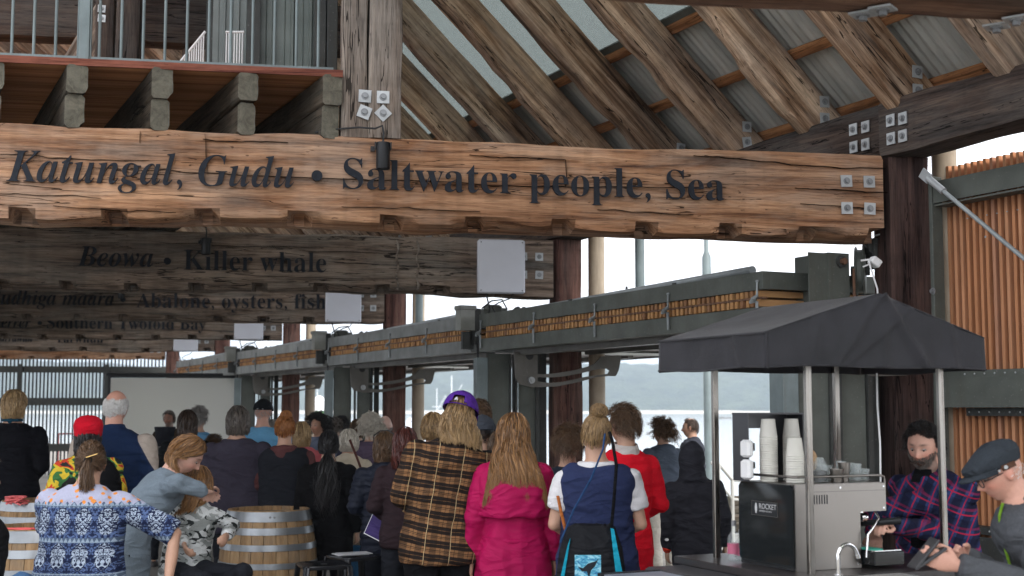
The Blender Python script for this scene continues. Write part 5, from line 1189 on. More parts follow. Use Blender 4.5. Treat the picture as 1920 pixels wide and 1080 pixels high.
def hand(mb, w, d, nrm, side, curl=.6, s=1.0, spread=.12):
    """w wrist, d pointing direction, nrm palm normal (towards the inside), side +-1 thumb side"""
    d = Vector(d).normalized(); nrm = Vector(nrm); nrm = (nrm-d*nrm.dot(d)).normalized(); a = d.cross(nrm)*side; w = Vector(w)
    R = lambda p: w+a*p[0]*s+d*p[1]*s+nrm*p[2]*s
    rings = []
    for t, wx, wz in ((-.015, .026, .020), (.01, .029, .018), (.04, .038, .016), (.07, .042, .0145), (.088, .040, .012)):
        rings.append([R((wx*math.cos(q), t, wz*math.sin(q))) for q in np.linspace(0, 2*math.pi, 14, endpoint=False)])
    mb.loft(rings)
    for i, (x, L, r) in enumerate(((.031, .070, .0090), (.011, .080, .0095), (-.010, .073, .0090), (-.030, .057, .0078))):
        p = Vector((x, .078, 0)); ang = 0; pts = [R(p)]; rad = [r*1.12*s]; sp = x*spread*8
        for seg, (l, c) in enumerate(((.45, .7), (.32, 1.1), (.25, .8))):
            ang += curl*c; p = p+Vector((sp*.3*L*l*4, math.cos(ang)*L*l, math.sin(ang)*L*l)); pts += [R(p)]; rad.append(r*s*(1.0-.12*seg))
        mb.tube(pts, rad, 8); mb.ell(pts[-1], (rad[-1],)*3, nu=8, nv=6)
    p0 = R((.024, .018, .004)); p1 = R((.050, .045, .018)); p2 = R((.054, .075, .030)); p3 = R((.046, .098, .034)); mb.tube([p0, p1, p2, p3], [.013*s, .0125*s, .011*s, .009*s], 8); mb.ell(p3, (.009*s,)*3, nu=8, nv=6)

def strands(P_, W_, name='hair', mat=None, parent=None, tip=.35):
    """P_ (n,m,3) paths, W_ half width array (n,)"""
    n, m, _ = P_.shape; Tn = np.gradient(P_, axis=1); Tn /= np.linalg.norm(Tn, axis=2, keepdims=True)+1e-9
    rv = rng.normal(size=(n, 1, 3)); Sd = np.cross(Tn, np.broadcast_to(rv, Tn.shape)); Sd /= np.linalg.norm(Sd, axis=2, keepdims=True)+1e-9
    t = np.linspace(0, 1, m); prof = (1-(1-tip)*t**2)[None, :, None]*W_[:, None, None]
    Lf = P_-Sd*prof; Rt = P_+Sd*prof; nr = np.cross(Tn, Sd); C_ = P_+nr*prof*.5
    V = np.stack([Lf, C_, Rt], 2).reshape(-1, 3); idx = np.arange(n*m*3).reshape(n, m, 3)
    a, b = idx[:, :-1, :-1].reshape(-1), idx[:, :-1, 1:].reshape(-1); c, d = idx[:, 1:, 1:].reshape(-1), idx[:, 1:, :-1].reshape(-1)
    Fc = np.stack([a, b, c, d], 1); me = bpy.data.meshes.new(name); me.vertices.add(len(V)); me.vertices.foreach_set('co', V.astype(np.float32).ravel())
    nf = len(Fc); me.loops.add(nf*4); me.loops.foreach_set('vertex_index', Fc.astype(np.int32).ravel()); me.polygons.add(nf); me.polygons.foreach_set('loop_start', np.arange(0, nf*4, 4, dtype=np.int32))
    me.update(calc_edges=True); me.shade_smooth(); at = me.attributes.new('t', 'FLOAT', 'POINT'); at.data.foreach_set('value', np.repeat(np.tile(t, n), 3).astype(np.float32))
    me.materials.append(mat); return mk(name, me, None, parent)
SR = np.array([.0825, .104, .124])
def scalp_roots(n, front=.42, low=-.45, bald=None):
    out = []
    while len(out) < n:
        d = rng.normal(size=(n*3, 3)); d /= np.linalg.norm(d, axis=1, keepdims=True)
        ok = (d[:, 2] > low+.25*np.abs(d[:, 0])) & ~((d[:, 1] > .25) & (d[:, 2] < front+.35*(1-np.abs(d[:, 0])))) & ~((d[:, 1] > -.05) & (d[:, 2] < -.05))
        if bald: ok &= d[:, 2] < bald+.1*np.sin(d[:, 0]*9)
        out += list(d[ok])
    return np.array(out[:n])
def hair(style, mat, HMx, parent, n=900, L=.3, wave=.012, width=.0022, ybk=None, s=1.0, vol=1.0, bald=None, tie=None, seed=0, part=.0, zsh=None, hat=None, azmax=1.75, spread=0, pw=1.0):
    """HMx head matrix in person space; returns list of parts"""
    G = HMx.to_3x3().inverted() @ Vector((0, 0, -1)); G = np.array(G); sr = SR*s; m = 14; outp = []
    MX = np.array(HMx.to_3x3()); MT = np.array(HMx.translation)
    def emit(Pl, w, nm='hair', tip=.35):
        if hat is not None:
            k = np.clip((Pl[..., 2]-hat+.02)/.03, 0, 1)[..., None]; Pl = Pl*(1-.17*k)
        Pw = Pl @ MX.T+MT
        if ybk is not None:
            zs, yb, xh = ybk; k = (Pw[..., 2] < zs) & (np.abs(Pw[..., 0]-MT[0]) < xh+.25); dep = np.clip((zs-Pw[..., 2])/.12, 0, 1)
            lim = yb(Pw[..., 0], Pw[..., 2]); Pw[..., 1] = np.where(k, np.minimum(Pw[..., 1], Pw[..., 1]*(1-dep)+lim*dep-rngn(Pw.shape[:-1])*.02*dep), Pw[..., 1])
        return strands(Pw, w, nm, mat, parent, tip)
    rngn = lambda sh: np.broadcast_to(rng.random(sh[0])[:, None], sh)
    t = np.linspace(0, 1, m)[None, :, None]
    if style in ('long', 'bob', 'medium'):
        d = scalp_roots(n); K = max(10, n//14); cd = scalp_roots(K); cl = np.argmin(((d[:, None]-cd[None])**2).sum(2), 1)
        ax = d.copy(); az = np.arctan2(d[:, 0]-part, -d[:, 1]*1.0); el = np.arcsin(np.clip(d[:, 2], -1, 1))
        # comb back from the face, outwards from the parting
        azt = np.sign(az)*np.minimum(np.abs(az)*.92, azmax)+rng.normal(0, .04, n)
        P_ = np.zeros((n, m, 3)); ph = rng.uniform(0, 6.28, K)[cl]+rng.normal(0, .5, n); ln = L*(1+.10*rng.normal(size=n))*(1+.08*np.sin(ph)); am = wave*(1+.5*rng.normal(size=K)[cl])
        elb = -.25; arc = (el-elb)*.112; tot = arc+ln; fr = rng.uniform(1.5, 3.0, K)[cl]
        for j in range(m):
            u = (j/(m-1))*tot; on = np.minimum(u, arc); e_ = el-on/.112; a_ = az+(azt-az)*np.clip(on/np.maximum(arc, .01), 0, 1)
            infl = (1.0+.03+.11*vol*np.sin(np.clip(on/np.maximum(arc, .01), 0, 1)*1.57))*(1+.025*rng.normal(size=n)*min(1, j/2))
            base = np.stack([np.sin(a_)*np.cos(e_)+0*part, -np.cos(a_)*np.cos(e_), np.sin(e_)], 1)*sr*infl[:, None]
            hang = np.maximum(u-arc, 0); P_[:, j] = base+G*hang[:, None]
            wv = np.clip(hang/.08, 0, 1)*am; q = hang*fr*9+ph; rad = base/np.linalg.norm(base, axis=1, keepdims=True); tg = np.stack([-rad[:, 1], rad[:, 0], 0*rad[:, 0]], 1)
            P_[:, j, 0] += np.clip(base[:, 0]*14, -1, 1)*spread*hang
            inn = np.clip(hang/np.maximum(ln, .01), 0, 1)
            P_[:, j] += tg*(wv*np.sin(q))[:, None]+rad*(wv*.7*np.cos(q*1.1))[:, None]-rad*(.022*inn**2 if style != 'long' else .0*inn)[:, None]
        # clump
        for k in range(K):
            q = cl == k
            if q.any(): c_ = P_[q].mean(0, keepdims=True); P_[q] = P_[q]+(c_-P_[q])*(np.linspace(0, .48, m)**1.0)[None, :, None]
        outp.append(emit(P_, np.full(n, width*1.5)*s))
    elif style in ('short', 'fringe'):
        d = scalp_roots(n, bald=bald, low=-.5 if not bald else -.55); 
        fl = np.stack([d[:, 0]*.5, -d[:, 1]*.0-.55, -.55+0*d[:, 0]], 1); fl += rng.normal(0, .28, (n, 3)); fl -= d*(fl*d).sum(1, keepdims=True); fl /= np.linalg.norm(fl, axis=1, keepdims=True)
        ln = L*(1+.25*rng.normal(size=n)).clip(.4, 1.7); u = np.linspace(0, 1, 7)[None, :, None]; r0 = (d*sr)[:, None]*1.005
        P_ = r0+fl[:, None]*u*ln[:, None, None]+(d[:, None]*(.25+.5*vol)*(u*(1-.6*u))*ln[:, None, None]); q = P_/sr; nn = np.linalg.norm(q, axis=2, keepdims=True); P_ = np.where(nn < 1.02, P_/nn*1.03, P_)
        P_ += wave*np.sin(u*7+rng.uniform(0, 6, (n, 1, 1)))*np.cross(fl, d)[:, None]*u
        outp.append(emit(P_, np.full(n, width)*s))
    elif style == 'curly':
        d = scalp_roots(n, low=-.5); K = max(16, n//9); cd = scalp_roots(K); cl = np.argmin(((d[:, None]-cd[None])**2).sum(2), 1); mm = 22
        dd = cd[cl]*.8+d*.2; dd /= np.linalg.norm(dd, axis=1, keepdims=True); dr = dd*vol+G*.75; 
        u = np.linspace(0, 1, mm)[None, :, None]; a1 = np.cross(dd, [0.3, .5, .8]); a1 /= np.linalg.norm(a1, axis=1, keepdims=True); a2 = np.cross(dd, a1); ph = rng.uniform(0, 6.28, K)[cl]; R_ = wave*(1+.3*rng.normal(size=K)[cl])
        ln = L*(1+.18*rng.normal(size=K)[cl]); tw = rng.uniform(2.0, 3.4, K)[cl]*L/.12
        P_ = (d*sr)[:, None]*1.0+(dd[:, None]*vol*.6*u*(1-.35*u)+(dr-dd*vol*.0)[:, None]*.55*u**1.6)*ln[:, None, None]
        ang = u[..., 0]*6.28*tw[:, None]+ph[:, None]; rr = (R_[:, None]*np.clip(u[..., 0]*4, 0, 1))[..., None]
        P_ = P_+a1[:, None]*np.cos(ang)[..., None]*rr+a2[:, None]*np.sin(ang)[..., None]*rr+rng.normal(0, .0025, (n, 1, 3))
        outp.append(emit(P_, np.full(n, width)*s))
    elif style in ('bun', 'pony'):
        td = np.array(tie or (0, -.8, .55)); td = td/np.linalg.norm(td); d = scalp_roots(n, low=-.6); u = np.linspace(0, 1, m)
        P_ = np.zeros((n, m, 3)); om = np.arccos(np.clip(d @ td, -1, 1))
        for j in range(m):
            q = u[j]; w1 = np.sin((1-q)*om)/(np.sin(om)+1e-6); w2 = np.sin(q*om)/(np.sin(om)+1e-6); p = d*w1[:, None]+td*w2[:, None]; p /= np.linalg.norm(p, axis=1, keepdims=True)
            P_[:, j] = p*sr*(1.02+.05*math.sin(q*3.14)*vol+.02*q)+rng.normal(0, .0018, (n, 3))
        outp.append(emit(P_, np.full(n, width)*s)); tc = td*sr*1.05
        if style == 'bun':
            R_ = L; nb = n//2; bc = tc+td*R_*.55; v1 = rng.normal(size=(nb, 3)); v1 /= np.linalg.norm(v1, axis=1, keepdims=True); v2 = rng.normal(size=(nb, 3))*.5+np.array([0, 0, 1.0]); v2 -= v1*(v1*v2).sum(1, keepdims=True); v2 /= np.linalg.norm(v2, axis=1, keepdims=True)
            a_ = np.linspace(0, 3.6, m)[None, :, None]; P_ = bc+(v1[:, None]*np.cos(a_)+v2[:, None]*np.sin(a_))*R_*(.72+.28*rng.random((nb, 1, 1)))*np.array([1.1, .85, .9]); outp.append(emit(P_, np.full(nb, width)*s, 'hair_bun'))
        else:
            nb = n//2; u_ = np.linspace(0, 1, m)[None, :, None]; off = rng.normal(0, 1, (nb, 3)); off /= np.linalg.norm(off, axis=1, keepdims=True); off *= rng.random((nb, 1))**.5; K = 14; cl = rng.integers(0, K, nb); ph = rng.uniform(0, 6.28, K)[cl]; Ln = L*(1+.12*rng.normal(size=nb))
            P_ = tc+td*(.03*np.sin(np.clip(u_*3, 0, 1.57)))+G*(u_**1.15)*Ln[:, None, None]+off[:, None]*(.012+.028*pw*np.sin(u_*2.2)); P_ = P_+np.array([1, .3, 0])*(wave*np.sin(u_[..., 0]*8+ph[:, None]))[..., None]*u_
            outp.append(emit(P_, np.full(nb, width)*s, 'ponytail'))
            mb = MB(); mb.lathe([(.017, -.008), (.021, 0), (.017, .008)], 16, HMx @ frame(Vector(tuple(np.cross(td, [0, 0, 1]))), Vector(tuple(np.cross(td, np.cross(td, [0, 0, 1])))), Vector(tuple(td)), tuple(tc+td*.01)), cap=False); outp.append(mk('hair_tie', mb, BLACK, parent, smooth=60))
    return outp

DEF_SK = (.50, .30, .21)
SHOE = plain('shoe', (.05, .045, .045), rough=.5)
EYEW = plain('eye white', (.28, .24, .22), rough=.3); EYED = plain('eye dark', (.02, .012, .01), rough=.1)
PN = 0
def WP(px, py, Y): return ('w', P(px, py, Y))
def person(label, px, py, Y, yaw=0, w=1.0, top=None, tk='shirt', tf='shirt', sleeve='long', hem=.86, flare=0.0, bottom=None, arms='front', lean=(0, 0), head=(0, 0, 0), hr=None, hc='brown', hp=None, skin=DEF_SK,
           vox=.0125, face=False, sit=None, abs_arms=None, legs=None, hairpaint=True, group=None, girth=1.0, hands=False, collar=None, X0=None, hood=False, vest=None, headoff=(0, 0), dz=0, shw=1.0, handcurl=.6, nohair_z=None, beard=None, neckz=0):
    """px,py: top of the head in the photograph, Y: distance. Builds body, clothes and hair; returns (body, head matrix, chest matrix, scale)"""
    global PN; PN += 1; seed = PN
    tp = P(px, py, Y); Hh = tp.z+(sit or 0)-.012
    ly, lx = math.radians(lean[1]), math.radians(lean[0])        # lean: (to the person's right, forward)
    s = Hh/(.93+.82*math.cos(ly)*math.cos(lx)); s2 = s**.6           # heads vary less than heights
    zh = .93*s; piv = Vector((0, 0, zh))
    def bend(p, t=None):
        p = Vector(p)
        if t is None: t = min(1, max(0, (p.z-zh)/(.42*s)))
        R = Matrix.Rotation(-ly*t, 3, 'X') @ Matrix.Rotation(lx*t, 3, 'Y')
        return piv+R @ (p-piv)
    RT = Matrix.Rotation(-ly, 4, 'X') @ Matrix.Rotation(lx, 4, 'Y'); CH = T(*piv) @ RT @ T(*(-piv))      # chest transform
    hz = 1.75*s-.118*s2-.006
    HMx = CH @ T(headoff[0], .02*s+headoff[1], hz) @ RT.inverted() @ RZ(head[0]) @ RX(-head[1]) @ RY(head[2])
    drop = (sit or 0)
    ctr = HMx @ Vector((0, 0, 0)); Rz = RZ(yaw); off = Rz @ Vector((ctr.x, ctr.y, 0))
    Mw = T(tp.x-off.x, Y-off.y, -drop+dz) @ Rz; Mwi = Mw.inverted()
    if abs_arms: abs_arms = {k: [Mwi @ v_[1] if v_[0] == 'w' else Vector(v_) for v_ in vv[:2]]+list(vv[2:]) for k, vv in abs_arms.items()}
    if legs: legs = {k: [Mwi @ v_[1] if v_[0] == 'w' else Vector(v_) for v_ in vv] for k, vv in legs.items()}
    # ---------------- skeleton
    sw = .183*s*w*shw; sh = {q: CH @ Vector((q*sw*.97, -.008*s, 1.375*s)) for q in (-1, 1)}
    A_ = {'down': ((.235, -.03, 1.13), (.25, .03, .89)), 'front': ((.245, -.02, 1.13), (.10, .20, 1.03)), 'folded': ((.25, .0, 1.13), (-.04, .19, 1.14)), 'pocket': ((.27, -.06, 1.14), (.20, .10, .95)), 'phone': ((.23, .02, 1.12), (.05, .26, 1.28)), 'hips': ((.30, -.08, 1.15), (.18, .02, 1.0))}
    J = {}
    for q in (-1, 1):
        a_ = arms if isinstance(arms, str) else arms[0 if q < 0 else 1]
        e_, w_ = A_[a_]; e_ = CH @ Vector((q*e_[0]*s*(.6+.4*w), e_[1]*s, e_[2]*s)); w_ = CH @ Vector((q*w_[0]*s, w_[1]*s, w_[2]*s)); J[q] = [sh[q], e_, w_]
        if abs_arms and q in abs_arms: J[q] = [sh[q], Vector(abs_arms[q][0]), Vector(abs_arms[q][1])]
    # ---------------- body
    def torso(mb, g, z0=.84, z1=1.50, fl=0, pw=2.5, rows=None):
        prof = [(.80, .182, .128), (.86, .186, .132), (.94, .182, .128), (1.0, .170, .118), (1.08, .163, .112), (1.16, .168, .116), (1.26, .180, .122), (1.34, .184, .122), (1.385, .178, .114), (1.425, .155, .098), (1.455, .115, .080), (1.485, .080, .068), (1.515, .060, .060)]
        rr = []
        zs = [z for z in [z0]+[q[0] for q in prof if z0 < q[0] < z1]+[z1]]
        for z in zs:
            rx = np.interp(z, [q[0] for q in prof], [q[1] for q in prof]); ry = np.interp(z, [q[0] for q in prof], [q[2] for q in prof])
            k = max(0, (1.02-z))*fl; belly = girth-1; gz = 1+belly*math.exp(-((z-1.02)/.22)**2)
            rx = (rx*(w if z < 1.42 else w**.5)*gz+g+k)*s; ry = (ry*(.5+.5*w)*gz+g+k*.8)*s
            if z > 1.2 and z < 1.45: rx *= (1+(shw-1)*.6)
            yo = (.012*math.sin((z-.9)*3.2)+(-.012 if z > 1.3 else 0)*1)*s
            R = Matrix.Rotation(-ly*min(1, max(0, (z*s-zh)/(.42*s))), 3, 'X') @ Matrix.Rotation(lx*min(1, max(0, (z*s-zh)/(.42*s))), 3, 'Y')
            rr.append(ring(bend((0, yo, z*s)), rx, ry, 24, pw if z < 1.45 else 2, R))
        mb.loft(rr)
    def armv(mb, g, q, t1=1.0, k=1.0, r=(.062, .056, .047, .040, .030)):
        a_, e_, w_ = J[q]; k = k*(.6+.4*w)
        if t1 >= 1: pts = [a_.lerp(e_, -.02), a_, a_.lerp(e_, .5), e_, e_.lerp(w_, .5), w_]; rad = [r[0]*.8, r[0], r[1], r[2], r[3], r[4]]
        else: pts = [a_.lerp(e_, -.05), a_, a_.lerp(e_, .4), a_.lerp(e_, t1*2 if t1 < .5 else 1)]; rad = [r[0]*.8, r[0], r[1]*1.05, r[1]*1.1]
        mb.tube(pts, [(x*k+g)*s for x in rad], 14); mb.ell(a_, ((r[0]*k+g)*s*.98,)*3, nu=14, nv=8)
        if t1 >= 1: mb.ell(e_, ((r[2]*k+g)*s,)*3, nu=12, nv=8)
    LJ = {}
    for q in (-1, 1):
        hp_ = Vector((q*.092*s*w, 0, .90*s)); kn = Vector((q*.10*s, .02*s, .49*s)); an = Vector((q*.105*s, -.02*s, .09*s))
        if sit is not None: kn = hp_+Vector((q*.10*s, .40*s, -.03)); an = kn+Vector((0, -.05, -.42*s))
        if legs and q in legs: kn, an = Vector(legs[q][0]), Vector(legs[q][1])
        LJ[q] = (hp_, kn, an)
    body = MB(); torso(body, -.012, .82, 1.5)
    nk = HMx @ Vector((0, -.022*s2, -.075*s2)); nb = CH @ Vector((0, -.012*s, 1.42*s)); nbm = nb.lerp(nk, .55)
    nr = .056*s2*(.75+.25*w); body.tube([nb, nbm, nk, HMx @ Vector((0, -.012, -.02))], [nr*1.35, nr*1.05, nr, nr*.95], 16)
    head_mesh(body, HMx, s2*.985)
    for q in (-1, 1):
        armv(body, 0, q, r=(.050, .045, .037, .034, .025)); a_, e_, w_ = J[q]; hd = (w_-e_).normalized()
        pn = Vector((-q, .2, 0)) if not (abs_arms and q in abs_arms and len(abs_arms[q]) > 2) else Vector(abs_arms[q][2])
        hdd = hd if not (abs_arms and q in abs_arms and len(abs_arms[q]) > 3) else Vector(abs_arms[q][3])
        hand(body, w_+hdd*.01, hdd, pn, q if abs(pn.x) < 2 else q, handcurl, s2*.98)
        hp_, kn, an = LJ[q]; body.tube([hp_+Vector((0, 0, .04*s)), hp_.lerp(kn, .4), kn, kn.lerp(an, .35), an], [.080*s, .074*s, .052*s, .050*s, .034*s], 14); body.ell(an+Vector((0, .06*s, -.045*s)), (.04*s, .11*s, .035*s), nu=10, nv=6)
    me = remesh(body, vox, 2 if vox > .008 else 1); v = getv(me)
    # colours
    Hi = HMx.inverted(); L_ = v @ np.array(Hi.to_3x3()).T+np.array(Hi.translation); L_ /= s2
    c = np.tile(np.array(skin), (len(v), 1)); x, y, z = L_.T; fr = y > .02
    def tint(mask, col, a): c[:] = c+(np.array(col)-c)*(mask*a)[:, None]
    sk = np.array(skin); tint(fr*np.exp(-((np.abs(x)-.042)/.02)**2-((z+.028)/.022)**2), sk*np.array([1.15, .72, .68]), .5); tint(fr*np.exp(-(x/.016)**2-((z+.034)/.016)**2), sk*np.array([1.15, .72, .66]), .5)
    tint(fr*np.exp(-(x/.022)**2-((z+.070)/.0075)**2), sk*np.array([.85, .42, .42]), .75); tint(fr*np.exp(-((np.abs(x)-.030)/.017)**2-((z-.008)/.011)**2), sk*.45, .5); tint(np.exp(-((np.abs(x)-.08)/.012)**2-((z+.006)/.03)**2-((y+.01)/.03)**2), sk*np.array([1.1, .7, .66]), .5)
    tint(fr*np.exp(-((np.abs(x)-.030)/.018)**2-((z-.030)/.005)**2), np.array(HB[hc][0]), .85)
    tint(fr*np.exp(-((np.abs(x)-.030)/.014)**2-((z-.0035)/.0022)**2), np.array((.03, .02, .018)), .8)
    if hr and hairpaint and hr != 'none':
        dd = L_/np.array(SR); nn = np.linalg.norm(dd, axis=1); dd = dd/nn[:, None]; mk_ = (nn > .7) & (dd[:, 2] > -.45+.25*np.abs(dd[:, 0])) & ~((dd[:, 1] > .25) & (dd[:, 2] < .42+.35*(1-np.abs(dd[:, 0])))) & ~((dd[:, 1] > -.05) & (dd[:, 2] < -.02)) & (np.abs(x) < .081)
        if hp and hp.get('bald'): mk_ &= dd[:, 2] < hp['bald']
        tint(mk_*1.0, HB[hc][0], .9)
    if beard is not None:
        mkb = (y > -.01) & (z < -.058+.75*(np.abs(x)-.035).clip(0)) & (z > -.125); tint(mkb*1.0, beard, .75)
    ca = me.color_attributes.new('Col', 'FLOAT_COLOR', 'POINT'); ca.data.foreach_set('color', np.concatenate([c, np.ones((len(c), 1))], 1).astype(np.float32).ravel())
    ob = mk('person', me, SKIN, None, Mw, label=label, cat='person', group=group)
    # ---------------- clothes
    if bottom is not None:
        pm_ = MB()
        for q in (-1, 1):
            hp_, kn, an = LJ[q]; pm_.tube([hp_+Vector((0, 0, .05*s)), hp_.lerp(kn, .35), kn, kn.lerp(an, .5), an.lerp(kn, .03)], [.100*s*w, .092*s*(.5+.5*w), .072*s, .064*s, .062*s], 16)
            if sit is not None: pm_.ell(kn, (.074*s,)*3)
        pm_.ell((0, 0, .93*s), (.178*s*w, .125*s*(.5+.5*w), .10*s)); t_ = MB(); 
        mt_ = remesh(pm_, max(vox, .014), 3); fold(mt_, 'pants', s, seed+50); mk('trousers', mt_, bottom, ob)
    for q in (-1, 1):
        hp_, kn, an = LJ[q]; sm_ = MB(); sm_.loft([ring(an+Vector((0, .055*s, zz)), rx, ry, 16, 2.6) for zz, rx, ry in ((-.085*s, .045*s, .125*s), (-.06*s, .047*s, .128*s), (-.03*s, .043*s, .115*s), (-.005*s, .034*s, .06*s))]); mk('shoe', sm_, SHOE, ob, smooth=50)
    tm = MB(); torso(tm, .010 if tk != 'coat' else .022, hem, 1.475 if not collar == 'none' else 1.45, flare)
    slv = {'long': 1.0, 'short': .34, 'elbow': .5, 'none': 0}[sleeve]; ge = {'tee': .010, 'shirt': .012, 'coat': .018, 'jacket': .018, 'puffer': .022, 'knit': .014, 'hoodie': .018}.get(tf, .012)
    for q in (-1, 1):
        if slv: armv(tm, ge-.004 if slv == 1 else ge, q, slv, r=(.060, .054, .047, .041, .034))
        if slv == 1: a_, e_, w_ = J[q]; tm.ell(w_.lerp(e_, .06), (.036*s,)*3, nu=10, nv=6)
    # seat the shirt round the neck
    cb_ = CH @ Vector((0, -.014*s, 1.44*s)); ct_ = cb_.lerp(nk, .5)
    if collar == 'high': tm.tube([cb_, cb_.lerp(nk, .35), ct_.lerp(nk, .2)], [.10*s, .076*s, .070*s], 18)
    elif collar != 'none': tm.tube([cb_-Vector((0, 0, .02)), cb_.lerp(nk, .28)], [.10*s, .069*s], 18)
    if hood == 'down':
        tm.ell(tuple(CH @ Vector((0, -.085*s, 1.445*s))), (.115*s, .055*s, .05*s)); tm.ell(tuple(CH @ Vector((0, -.10*s, 1.405*s))), (.085*s, .05*s, .06*s))
        for q in (-1, 1): tm.ell(tuple(CH @ Vector((q*.075*s, -.03*s, 1.455*s))), (.045*s, .07*s, .035*s))
    if hood == 'up':
        for zz, rx, ry, yo in ((.02, .100, .122, -.012),):
            tm.ell((0, 0, 0), (rx*s2, ry*s2, .142*s2), HMx @ T(0, yo, .012)); tm.tube([HMx @ Vector((0, -.02, -.05)), cb_.lerp(nk, .3), cb_], [.095*s2, .10*s2, .13*s], 20)
    mt_ = remesh(tm, max(.0105, vox) if vox < .012 else vox, 3)
    fold(mt_, tf if tf != 'hoodie' else 'jacket', s, seed)
    shirt = mk({'coat': 'coat', 'jacket': 'jacket', 'puffer': 'jacket', 'knit': 'jumper', 'tee': 't_shirt', 'hoodie': 'hooded_top'}.get(tf, 'shirt'), mt_, top, ob)
    if vest is not None:
        vm = MB(); torso(vm, .036, hem-.01, 1.46, flare)
        for q in (-1, 1): vm.ell(J[q][0].lerp(CH @ Vector((0, 0, 1.42*s)), .28), (.080*s,)*3)
        mv = remesh(vm, vox, 3); fold(mv, 'jacket', s, seed+9); mk('vest', mv, vest, ob)
    # ---------------- hair
    if hr and hr != 'none':
        q = dict(n=700, L=.3, width=.0022); q.update(hp or {})
        def yb(xx, zz): return -.135*s*(.5+.5*w)-.015-np.tan(ly)*0+0*xx
        yb2 = None
        if hr in ('long',) or (hr == 'medium' and q['L'] > .1):
            def yb(xx, zz):
                zc = 1.42*s; sl = np.sin(ly); return (-.128*s*(.5+.5*w)-.026)*np.sqrt(np.clip(1-(xx/(.30*s))**2, .05, 1))+np.clip(zz-piv.z, 0, 1)*math.tan(ly)
            yb2 = (1.50*s*math.cos(ly)+.02, yb, .2)
        hair(hr, HM[hc], HMx, ob, s=s2, ybk=yb2, **q)
    if face:
        for q in (-1, 1):
            ec = HMx @ Vector((q*.030*s2, .0715*s2, .004*s2)); mk('eye', MB().ell(ec, (.0112*s2, .0112*s2, .0075*s2), nu=14, nv=10), EYEW, ob, smooth=180)
            mk('iris', MB().ell(HMx @ Vector((q*.030*s2, .0795*s2, (.003 if face == 1 else .001)*s2)), (.0062*s2, .0040*s2, .0055*s2), nu=10, nv=6), EYED, ob, smooth=180)
    return ob, HMx, CH, s, s2, J
def beard_strands(ob, HMx, s2, mat, n=500, L=.016, chin_only=False, moust=True, mmat=None):
    d = rng.normal(size=(n*14, 3)); d /= np.linalg.norm(d, axis=1, keepdims=True); z, x, y = d[:, 2], d[:, 0], d[:, 1]
    ok = (y > .25) & (z < -.38+.30*np.abs(x)) & (z > -.95) & ~((np.abs(x) < .24) & (z > -.68) & (z < -.50)); d = d[ok][:n]; n = len(d)
    sr = np.array([.0765, .096, .118])*s2; low = np.clip(-d[:, 2], 0, 1); r = d*sr; r[:, 0] *= 1-.26*low**1.5; r[:, 1] += .002
    fl = np.stack([d[:, 0]*.3, d[:, 1]*.5, -1+0*d[:, 0]], 1)+rng.normal(0, .3, (n, 3)); fl /= np.linalg.norm(fl, axis=1, keepdims=True); u = np.linspace(0, 1, 5)[None, :, None]
    P_ = r[:, None]+fl[:, None]*u*L*s2; Pw = P_ @ np.array(HMx.to_3x3()).T+np.array(HMx.translation); strands(Pw, np.full(n, .0011), 'beard', mat, ob)
    if moust:
        k = n//3; x = rng.uniform(-.030, .030, k); z = -.052-.10*x*x/.03-.003*rng.random(k); r = np.stack([x, .098+0*x-.10*np.abs(x), z], 1)*s2; fl = np.stack([np.sign(x)*.8, .1+0*x, -.75+0*x], 1)+rng.normal(0, .2, (k, 3)); fl /= np.linalg.norm(fl, axis=1, keepdims=True)
        P_ = r[:, None]+fl[:, None]*u*.016*s2; Pw = P_ @ np.array(HMx.to_3x3()).T+np.array(HMx.translation); strands(Pw, np.full(k, .0012), 'moustache', mmat or mat, ob)
